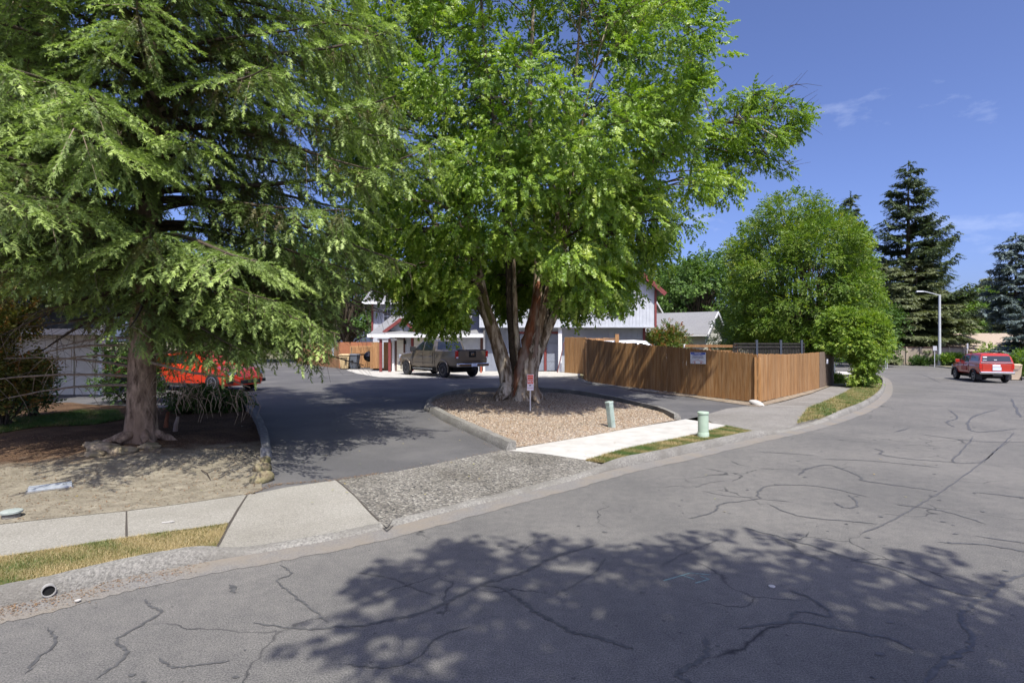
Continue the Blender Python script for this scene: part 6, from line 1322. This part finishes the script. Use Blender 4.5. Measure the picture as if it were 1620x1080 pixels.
def conifer(name, label, base, H, Rm, fmat, seed, z0=1.0, group=None, dens=1.0, tw=.5, droop=.28, power=.85, vmean=.45, n_whorl=None, ragged=.25, gap=0, bk=None, top=1.0, updip=.1, cat="tree"):
    rr = random.Random(seed); r = np.random.default_rng(seed); base = Vector(base)
    t = thing(name, label, cat, tuple(base), group=group); mb = MB(); bk = bk or M_DTWIG
    mb.tube([base + Vector((0, 0, -.3)), base + Vector((0, 0, H * .5)), base + Vector((0, 0, H))], [.022 * H, .012 * H, .01], 8, bk)
    Pn, D, S, V, U = [], [], [], [], []
    z = z0
    while z < H - .15:
        k = (z - z0) / (H - z0); nb = max(4, int(8 * (1 - k * .4)));
        for i in range(nb):
            az = rr.uniform(0, 6.283); L = (Rm * (1 - k) ** power + .12) * rr.uniform(1 - ragged, 1 + ragged * .5); dr = droop * rr.uniform(.6, 1.3) * (1 - .5 * k); zb = z + rr.uniform(-.3, .3) * (1 + .03 * H)
            if gap and rr.random() < gap: continue
            rad_ = Vector((math.cos(az), math.sin(az), 0)); o = base + Vector((0, 0, zb))
            pos = lambda s: o + rad_ * (L * s) + Vector((0, 0, L * (.10 * s - dr * s ** 1.4 + updip * s ** 4)))
            mb.tube([pos(0), pos(.5), pos(1)], [.012 * L + .01, .008 * L, .005], 4, bk, caps=False)
            ns = max(4, int(L / (tw * .15) * dens))
            for q in range(ns):
                s = .12 + .88 * (q + rr.random()) / ns; p = pos(s); side = Vector((-rad_.y, rad_.x, 0)) * (1 if q % 2 else -1); l = (.30 * L * (1 - .7 * s) + tw * .35) * rr.uniform(.7, 1.2)
                m = max(2, int(l / (tw * .33)))
                d = (rad_ * .7 + side * .8 + Vector((0, 0, -.25))).normalized()
                for j in range(m):
                    u = (j + .2) / m; Pn.append(p + d * (l * u)); dd = (d + Vector((rr.uniform(-.4, .4), rr.uniform(-.4, .4), rr.uniform(-.55, .1)))); D.append(dd); S.append(tw * rr.uniform(.7, 1.15)); V.append(vmean - .12 + .25 * s + rr.gauss(0, .09)); U.append((rr.uniform(-.4, .4), rr.uniform(-.4, .4), 1))
        z += (.34 + .018 * H) / dens * (.7 if k > .8 else 1)
    Pn.append(base + Vector((0, 0, H - tw * .6))); D.append(Vector((0, 0, 1))); S.append(tw * 1.1); V.append(vmean); U.append((1, 0, 0))
    mb.build("trunk", parent=t, world=True, smooth=60, fix=False)
    Pn, D, S, V, U = map(lambda a: np.array(a, float), (Pn, D, S, V, U)); X, Y, Z = frames(D, U); tris = []; vals = []; idx = r.integers(0, 3, len(Pn))
    TW = [needle_twig(rr, 9, .46, 1.0, .11) for _ in range(3)]
    for i in range(3):
        k = idx == i; tris.append(stamp(TW[i], Pn[k], X[k], Y[k], Z[k], S[k])); vals.append(np.repeat(V[k], len(TW[i])))
    npmesh("crown", np.concatenate(tris), np.concatenate(vals), fmat, t, t.location); return t
def gl_(x, y): return Zr(x, y) - .03
def spot(px, D): x = at(px, D); return Vector((x, D, gl_(x, D)))
# dome-shaped tree behind the fence
s = spot(1268, 34); KM = [(1150, 470), (1162, 430), (1148, 395), (1160, 372), (1196, 345), (1215, 318), (1250, 306), (1290, 312), (1325, 330), (1350, 352), (1372, 380), (1384, 420), (1395, 470), (1392, 520), (1370, 560), (1165, 560), (1152, 520)]
broadleaf("dome_tree", "dense rounded yellow-green tree rising behind the brown corner fence", "tree", s, 1.6, .28, (s.x, s.y, 5.6), (5.0, 4.6, 5.3), 300, .74, 66, .44, F_KATS, 31, leafn=7, droop=.25, inner=.45, mask=KM, mind=.5, L=.30, W_=.10, vmean=.47, flat=.5, shape=lambda Pn: in_poly(*seen(Pn), [(1268 + (a - 1268) * 1.03, 430 + (b - 430) * 1.02) for a, b in KM]))
# street tree at the kerb, shaggy to the ground
s = P(1366, 612); s = Vector((s.x, s.y, Zl(s.x, s.y))); ZM = [(1283, 528), (1290, 508), (1318, 492), (1350, 488), (1385, 496), (1404, 515), (1410, 545), (1398, 570), (1392, 590), (1398, 606), (1370, 618), (1345, 612), (1340, 590), (1352, 578), (1345, 560), (1320, 556), (1296, 548)]
broadleaf("street_tree", "small shaggy light green tree at the kerb with foliage hanging to the grass", "tree", s, 1.7, .09, (at(1350, s.y), s.y, 1.9 + Zl(s.x, s.y)), (2.1, 1.7, 2.1), 150, .34, 54, .22, F_SMALL, 33, leafn=7, droop=.35, inner=.2, mask=ZM, mind=.22, L=.46, W_=.15, vmean=.55, flat=.7, shape=lambda Pn: in_poly(*seen(Pn), [(1345 + (a - 1345) * 1.06, 550 + (b - 550) * 1.05) for a, b in ZM]))
# backdrop
conifer("fir_tree", "tall dark fir with the highest pointed top behind the dome-shaped tree", spot(1437, 76), 26.4, 7.4, F_FIR, 41, z0=2.5, dens=.8, tw=.75, droop=.22, ragged=.38, power=.62, gap=.08, updip=.28)
conifer("fir_tree", "narrower dark fir whose tip shows just left of the tallest fir", spot(1346, 79), 23.2, 5.8, F_FIR, 42, z0=3, dens=.8, tw=.75, droop=.25, ragged=.3, power=.8, gap=.05, updip=.2)
conifer("spruce_tree", "pale grey-green spruce with wide drooping skirt behind the street lamp", spot(1450, 72), 13.0, 6.3, F_PFIR, 43, z0=2.6, dens=.8, tw=.62, droop=.42, ragged=.3, power=.55)
conifer("spruce_tree", "pale spruce between the tall fir and the kerb tree, touching the dome-shaped tree", spot(1403, 70), 12.5, 4.9, F_PFIR, 44, z0=1.5, dens=.8, tw=.6, droop=.4, ragged=.3, power=.6)
conifer("blue_spruce", "blue-grey conifer rising highest at the right edge of the view", spot(1607, 58), 13.5, 2.7, F_BLUE, 45, z0=4.4, dens=1.0, tw=.6, droop=.04, ragged=.35, power=.42, gap=.08)
conifer("blue_spruce", "dense low blue spruce behind the red truck at the right edge", spot(1618, 49), 5.2, 2.3, F_BLUE, 46, z0=.3, dens=1.1, tw=.45, droop=.2, ragged=.15, power=.5)
conifer("fir_tree", "pale distant fir with a broad low cone right of the street lamp", spot(1566, 98), 14.0, 6.0, F_PFIR, 47, z0=3, dens=.6, tw=1.2, droop=.1, ragged=.2, power=.9, vmean=.6)
def bl(lbl, px, D, cz, rx, rz, n, seed, fm=F_DARK, cr=1.1, size=.62, vmean=.5, name="broadleaf_tree", nsp=46, low=-.6):
    s = spot(px, D); return broadleaf(name, lbl, "tree", s, max(1.2, cz - rz * .8), .25, (s.x, s.y, cz), (rx, rx * .9, rz), n, cr, nsp, size, fm, seed, leafn=6, inner=.6, low=low, L=.36, W_=.13, vmean=vmean, mind=.5)
bl("mid green rounded tree over the brown-roofed house beyond the street lamp", 1562, 88, 5.0, 7.4, 4.6, 90, 51, F_KATS, 1.6, .95, .35)
bl("bright green rounded tree nearest the far blue conifer", 1512, 84, 4.2, 4.5, 3.8, 60, 52, F_KATS, 1.4, .9, .30)
bl("dark green tree directly behind the small grey-roofed garage", 1112, 58, 6.0, 4.8, 4.6, 90, 53, F_DARK, 1.2, .7, .62)
bl("dark green tree between the duplex corner and the garage tree", 1065, 66, 5.5, 4.6, 4.6, 70, 54, F_DARK, 1.2, .75, .5)
bl("tall thin-topped tree peeping over the dark green trees behind the garage", 1092, 84, 8.8, 2.6, 4.4, 40, 55, F_FIR, 1.2, .8, .5)
bl("dark leafy tree filling the gap between dome-shaped tree and garage", 1192, 53, 4.0, 2.9, 3.4, 60, 56, F_DARK, .9, .55, .5)
bl("deep green tree behind the far fence beside the duplex", 548, 52, 6.4, 5.2, 6.0, 110, 57, F_DARK, 1.2, .66, .55)
bl("deep green tree behind the far fence, left of its taller neighbour", 468, 56, 6.0, 5.6, 5.8, 90, 58, F_DARK, 1.3, .7, .45)
bl("shaded tree behind the parking lot seen through the spruce boughs", 365, 50, 5.0, 6.0, 5.0, 80, 59, F_DARK, 1.3, .7, .4)
bl("dark tree rising behind the left garages", 150, 42, 6.8, 6.4, 5.4, 90, 60, F_DARK, 1.3, .7, .4)
bl("dark tree behind the left garages at the edge of the view", -60, 36, 7.0, 6.2, 6.2, 80, 61, F_DARK, 1.3, .7, .4)
conifer("fir_tree", "dark conifer showing at the top left corner behind the front spruce", spot(-10, 19), 17, 4.6, F_FIR, 62, z0=4.5, dens=.9, tw=.5, droop=.35, ragged=.3, power=.7)
bl("green tree behind the duplex roof", 760, 62, 9.5, 7.5, 6.0, 80, 63, F_DARK, 1.6, .9, .5)
bl("tree behind the duplex's right gable", 960, 70, 7.5, 7.5, 5.5, 70, 64, F_DARK, 1.6, .9, .5)
bl("shady tree standing over the far side street behind the kerb tree", 1352, 62, 3.4, 4.2, 4.0, 60, 65, F_DARK, 1.2, .7, .35)
bl("dark tree behind the black slatted rail, left of the dome-shaped tree's trunk", 1250, 42, 2.6, 2.8, 2.6, 50, 66, F_DARK, .9, .5, .35)
bl("wide tree closing the far end of the street", 1660, 96, 5.0, 8, 5.2, 60, 67, F_DARK, 1.6, 1.0, .5)
# the tree behind the camera that shades the foreground
s = Vector((8.6, -3.2, -.02))
def shade_tree():
    cs = fill_centers(71, 66, (2.7, -2.2, 9.0), (2.9, 2.7, 2.3), inner=.0, mind=.35)
    rr = random.Random(71); r = np.random.default_rng(71)
    t = thing("shade_tree", "broad street tree beside the camera casting the large dappled shadow on the road", "tree", (3.6, -4.9, 0)); mb = MB()
    mb.tube([(3.6, -4.9, -.1), (3.5, -4.4, 2.5), (3.1, -3.4, 5.5), (2.8, -2.6, 8.5)], [.38, .3, .24, .14], 12, M_BMAPLE)
    for c in cs[::2]: limb(mb, (3.1, -3.4, 5.6), c, .09, .012, rr, n=4, seg=5, m=M_BMAPLE)
    mb.build("trunk", parent=t, world=True, smooth=60, fix=False)
    T = [sprig(rr, 7, .42, .16, 0, .4) for _ in range(3)]
    tr, v = clump_crown(71, cs, r.uniform(.7, 1.0, len(cs)), 36, T, .40, outw=(2.7, -2, 7))
    npmesh("crown", tr, v, F_MAPLE, t, t.location)
shade_tree()
# shrubs
def shrub(lbl, px, D, w_, h, fm, seed, group=None, size=.2, n=34, vmean=.5, cat="shrub", z=None, name="shrub", nsp=48):
    s = spot(px, D); 
    if z is not None: s.z = z
    t = thing(name, lbl, cat, tuple(s), group=group); rr = random.Random(seed); r = np.random.default_rng(seed)
    cs = fill_centers(seed, n, (s.x, s.y, s.z + h * .5), (w_ * .5, w_ * .45, h * .5), inner=.35, low=-.9); mb = MB()
    for c in cs[::3]: mb.tube([s, (s + Vector(c)) / 2 + Vector((rr.uniform(-.1, .1), 0, 0)), Vector(c)], [.03, .02, .008], 5, M_DTWIG, caps=False)
    mb.build("stems", parent=t, world=True, fix=False)
    T = [sprig(rr, 6, .42, .16, 0, .3) for _ in range(2)]; tr, v = clump_crown(seed, cs, np.full(len(cs), w_ * .17 + .08), nsp, T, size, outw=(s.x, s.y, s.z), vmean=vmean, tip=.5, droop=.1)
    tr[:, :, 2] = np.maximum(tr[:, :, 2], s.z + .01)
    npmesh("crown", tr, v, fm, t, t.location); return t
shrub("rounded green bush with reddish leaves beside the white van roof", 1052, 37, 3.1, 3.3, F_SHRUB, 81, size=.26, n=60, vmean=.55)
shrub("pale green bush against the cream gable of the small garage", 1143, 36, 1.7, 3.5, F_PALE, 82, size=.24, n=30, vmean=.75)
shrub("low dark shrub at the foot of the tan wall right of the lamp", 1503, 62, 2.4, 1.3, F_SMALL, 83, size=.3, n=26, vmean=.3)
shrub("dark shrub at the foot of the tan wall left of the lamp", 1458, 64, 2.0, .9, F_DARK, 84, size=.3, n=22, vmean=.3)
shrub("clipped light green hedge behind the red truck's roof", 1580, 54, 3.6, 2.3, F_SMALL, 85, size=.32, n=40, vmean=.6, name="hedge", cat="hedge")
shrub("dark leafy bush behind the tan bin at the right edge", 1612, 43, 2.4, 1.9, F_SMALL, 86, size=.25, n=30, vmean=.35)
shrub("small weedy bush at the far end of the side fence", 1322, 30, .7, .6, F_SMALL, 87, size=.13, n=14)
shrub("tall rusty-green shrub at the left edge under the spruce", 6, 12.2, 1.5, 3.0, F_RUST, 88, size=.17, n=54, vmean=.55, nsp=52)
shrub("blue-green leafy sapling in front of the beige garage doors", 52, 13.6, .9, 1.5, F_PALE, 89, size=.15, n=22, vmean=.15)
shrub("dark low shrub in the shade behind the spruce's dead twigs", 330, 15.0, 1.6, .55, F_DARK, 90, size=.17, n=40, vmean=.25)
shrub("dark shrub hiding the red car's rear behind the spruce trunk", 205, 17.0, 1.7, 1.9, F_DARK, 91, size=.17, n=36, vmean=.25)
# cut brown stubs under the dead twigs
mb = MB(); g = []
for px, py, h, lb in ((262, 676, .34, "left of two short cut brown stubs under the dead twigs"), (277, 682, .30, "right of two short cut brown stubs under the dead twigs")):
    q = P(px, py, Zd); mb = MB(); mb.tube([q + Vector((0, 0, -.05)), q + Vector((.02, 0, h * .5)), q + Vector((.06, 0, h))], [.05, .04, .03], 8, M_BRED); tag(mb.build("stub", smooth=60), lb, "stump", "cut stubs under the spruce")
# ---------------------------------------------------------------- grass and gravel
def scatter(poly, n, seed):
    r = np.random.default_rng(seed); p = np.array([(q[0], q[1]) for q in poly]); lo, hi = p.min(0), p.max(0); out = np.zeros((0, 2))
    while len(out) < n:
        c = r.uniform(lo, hi, (n, 2)); c = c[in_poly(c[:, 0], c[:, 1], [tuple(q) for q in p])]; out = np.concatenate([out, c])
    return out[:n]
F_GRASS = foliage("grass_blades", [(.42, .33, .17), (.34, .27, .13), (.21, .20, .07), (.10, .15, .035), (.07, .14, .03)], .25)
def grass(name, poly, n, hmin, hmax, seed, f=Zl, bias=.35, wd=.003):
    r = np.random.default_rng(seed); q = scatter(poly, n, seed)
    z = np.array([f(a, b) for a, b in q]) if n < 3000 else None
    if z is None:
        k = np.array([f(a, b) for a, b in q[::12]]); z = np.repeat(k, 12)[:n]
        # nearest sampled heights are close enough only on even ground: take exact ones
        z = np.array([f(a, b) for a, b in q])
    B = np.stack([q[:, 0], q[:, 1], z - .006], 1); a = r.uniform(0, 6.283, n); h = r.uniform(hmin, hmax, n); ln = r.uniform(.2, 1.5, n) * h
    tip = B + np.stack([np.cos(a) * ln, np.sin(a) * ln, h], 1); a2 = a + 1.57; s = np.stack([np.cos(a2), np.sin(a2), np.zeros(n)], 1) * wd
    T = np.stack([B - s, B + s, tip], 1)
    pn = np.sin(q[:, 0] * 5.1 + np.cos(q[:, 1] * 4.2) * 2) * np.cos(q[:, 1] * 5.7 + q[:, 0]) * .34 + np.sin(q[:, 0] * 9 + q[:, 1] * 7) * .12
    v = bias + pn * 1.15 + r.normal(0, .20, n); o = npmesh(name, T, v, F_GRASS); return tag(o, None, "grass", None, "stuff")
gs_near = [(q[0], q[1]) for q in gs_l if q[1] > 1.5 or True]
gs_vis = [tuple((sl[0] + dl * 1.2)[:2])] + [tuple(q[:2]) for q in sl] + [tuple(pt(337, 865)[:2])] + [tuple(q[:2]) for q in reversed(back((0, 331)))] + [tuple((kb[near_x(0)] + dl * 1.2)[:2])]
o = grass("grass", gs_vis, 60000, .008, .034, 101, f=Zv, bias=.24, wd=.0026); o["label"] = "straw-coloured grass strip between the left pavement and kerb"
o = grass("grass", [tuple(q[:2]) for q in g2], 42000, .02, .06, 102, f=Zv, bias=.50, wd=.004); o["label"] = "patchy grass strip between the white pavement and kerb"
o = grass("grass", [tuple(q[:2]) for q in grass3], 36000, .03, .09, 103, bias=.55, wd=.007); o["label"] = "green grass strip beside the pavement past the fence corner"
o = grass("grass", [tuple(q[:2]) for q in lawn], 24000, .04, .10, 104, f=Zd, bias=.95, wd=.006); o["label"] = "shaded lawn patch behind the spruce on the left"
def stones(name, poly, n, seed, f, smin, smax, fm, dz=0):
    r = np.random.default_rng(seed); q = scatter(poly, n, seed); z = np.array([f(a, b) for a, b in q])
    o_ = np.array([[1, 0, 0], [0, 1, 0], [-1, 0, 0], [0, -1, 0], [0, 0, 1.]]); fc = [(0, 1, 4), (1, 2, 4), (2, 3, 4), (3, 0, 4)]
    V = np.repeat(o_[None], n, 0) * r.uniform(.6, 1.25, (n, 5, 1)); s = r.uniform(smin, smax, n); V = V * s[:, None, None] * np.stack([r.uniform(.8, 1.3, n), r.uniform(.6, 1, n), r.uniform(.45, .8, n)], 1)[:, None, :]
    a = r.uniform(0, 6.283, n); ca, sa = np.cos(a)[:, None], np.sin(a)[:, None]; x = V[..., 0] * ca - V[..., 1] * sa; y = V[..., 0] * sa + V[..., 1] * ca; tl = r.normal(0, .3, (n, 1)); zz_ = V[..., 2] + x * tl
    V = np.stack([x, y, zz_], -1) + np.stack([q[:, 0], q[:, 1], z + dz + s * .05], 1)[:, None, :]
    T = np.concatenate([V[:, list(t)] for t in fc]); v = np.tile(r.random(n), 4); o = npmesh(name, T, v, fm); return tag(o, None, "gravel", None, "stuff")
F_STONE = foliage("river_gravel", [(.11, .06, .03), (.25, .17, .10), (.37, .29, .20), (.15, .12, .09), (.50, .43, .34), (.07, .055, .04)], 0, .8)
o = stones("gravel", [tuple(q[:2]) for q in isl], 62000, 111, Zi, .009, .026, F_STONE); o["label"] = "tan and white gravel covering the island round the maple"
F_LITT = foliage("brown_litter", [(.20, .10, .05), (.28, .19, .11), (.13, .08, .045), (.08, .055, .04)], .1)
# needles, cones and leaf scraps on the dirt and in the gutter
r_ = np.random.default_rng(5)
q = scatter([tuple(p_[:2]) for p_ in (sb + [sb[-1] + dl * 1.0, Vector((-10, 9, 0)), pt(0, 690), pt(200, 690), pt(400, 700), pt(412, 770)])], 6000, 6)
z = np.array([Zd(a, b) for a, b in q]); B = np.stack([q[:, 0], q[:, 1], z + .006], 1); n = len(q); a = r_.uniform(0, 6.283, n); l = r_.uniform(.01, .035, n)
d = np.stack([np.cos(a), np.sin(a), r_.uniform(0, .5, n)], 1); s_ = np.stack([-np.sin(a), np.cos(a), np.zeros(n)], 1)
T = np.stack([B - s_ * l[:, None] * .25, B + s_ * l[:, None] * .25, B + d * l[:, None]], 1)
o = npmesh("ground_litter", T, r_.random(n), F_LITT); tag(o, "brown needles and bark scraps strewn over the dirt bed", "litter", None, "stuff")
ll = []
for i in range(near_x(-60), near_x(330)):
    for _ in range(26 if gc[i].x < -3 else 9):
        g = gc[i].lerp(gp[i], min(1, abs(rng.gauss(.25, .3)))) + Vector((rng.uniform(-.08, .08), rng.uniform(-.08, .08), 0)); ll.append((g.x, g.y, Zr(g.x, g.y) + .014))
B = np.array(ll); n = len(B); a = r_.uniform(0, 6.283, n); l = r_.uniform(.006, .02, n); d = np.stack([np.cos(a), np.sin(a), r_.uniform(0, .4, n)], 1); s_ = np.stack([-np.sin(a), np.cos(a), np.zeros(n)], 1)
o = npmesh("gutter_litter", np.stack([B - s_ * l[:, None] * .4, B + s_ * l[:, None] * .4, B + d * l[:, None]], 1), r_.random(n) * .7, F_LITT); tag(o, "rusty leaf crumbs lying in the gutter on the left", "litter", None, "stuff")

# needles and crumbs gathered along the joint between driveway and apron, and at the kerb of the drive
ll = []
for (a, b_), k in ((((420, 768), (532, 759)), 260), (((532, 759), (600, 749)), 160), (((391, 783), (430, 768)), 120), (((600, 749), (795, 712)), 120), (((676, 652), (795, 714)), 90), (((928, 607), (1190, 641)), 260)):
    A, B = pt(*a), pt(*b_)
    for _ in range(k):
        q = A.lerp(B, rng.random()); q = q + Vector((rng.gauss(0, .035), rng.gauss(0, .035), 0)); ll.append((q.x, q.y, Zl(q.x, q.y) + .008))
B = np.array(ll); n = len(B); a = r_.uniform(0, 6.283, n); l = r_.uniform(.008, .026, n); d = np.stack([np.cos(a), np.sin(a), r_.uniform(0, .4, n)], 1); s_ = np.stack([-np.sin(a), np.cos(a), np.zeros(n)], 1)
o = npmesh("joint_litter", np.stack([B - s_ * l[:, None] * .4, B + s_ * l[:, None] * .4, B + d * l[:, None]], 1), r_.random(n) * .8, F_LITT); tag(o, "brown crumbs gathered in the joints of the driveway", "litter", None, "stuff")
# fallen maple leaves on the driveway, pavement and road
ll = []
for _ in range(420):
    x = rng.uniform(-6, 8); y = rng.uniform(7, 20)
    d_ = (-(x - 1.9) + (y - 9.6)) * .707
    f = Zr if d_ < -.3 else Zl
    if abs(d_) < .5 or (d_ < 0 and rng.random() < .75): continue
    ll.append((x, y, f(x, y) + (.008 if d_ < 0 else .02)))
B = np.array(ll); n = len(B); a = r_.uniform(0, 6.283, n); l = r_.uniform(.02, .05, n); d = np.stack([np.cos(a), np.sin(a), r_.uniform(0, .3, n)], 1); s_ = np.stack([-np.sin(a), np.cos(a), np.zeros(n)], 1)
o = npmesh("fallen_leaves", np.stack([B - s_ * l[:, None] * .4, B + s_ * l[:, None] * .4, B + d * l[:, None]], 1), r_.random(n), foliage("fallen_leaf", [(.30, .22, .08), (.38, .33, .14), (.16, .2, .06)], .1)); tag(o, "dry leaves scattered over driveway and road", "leaves", None, "stuff")
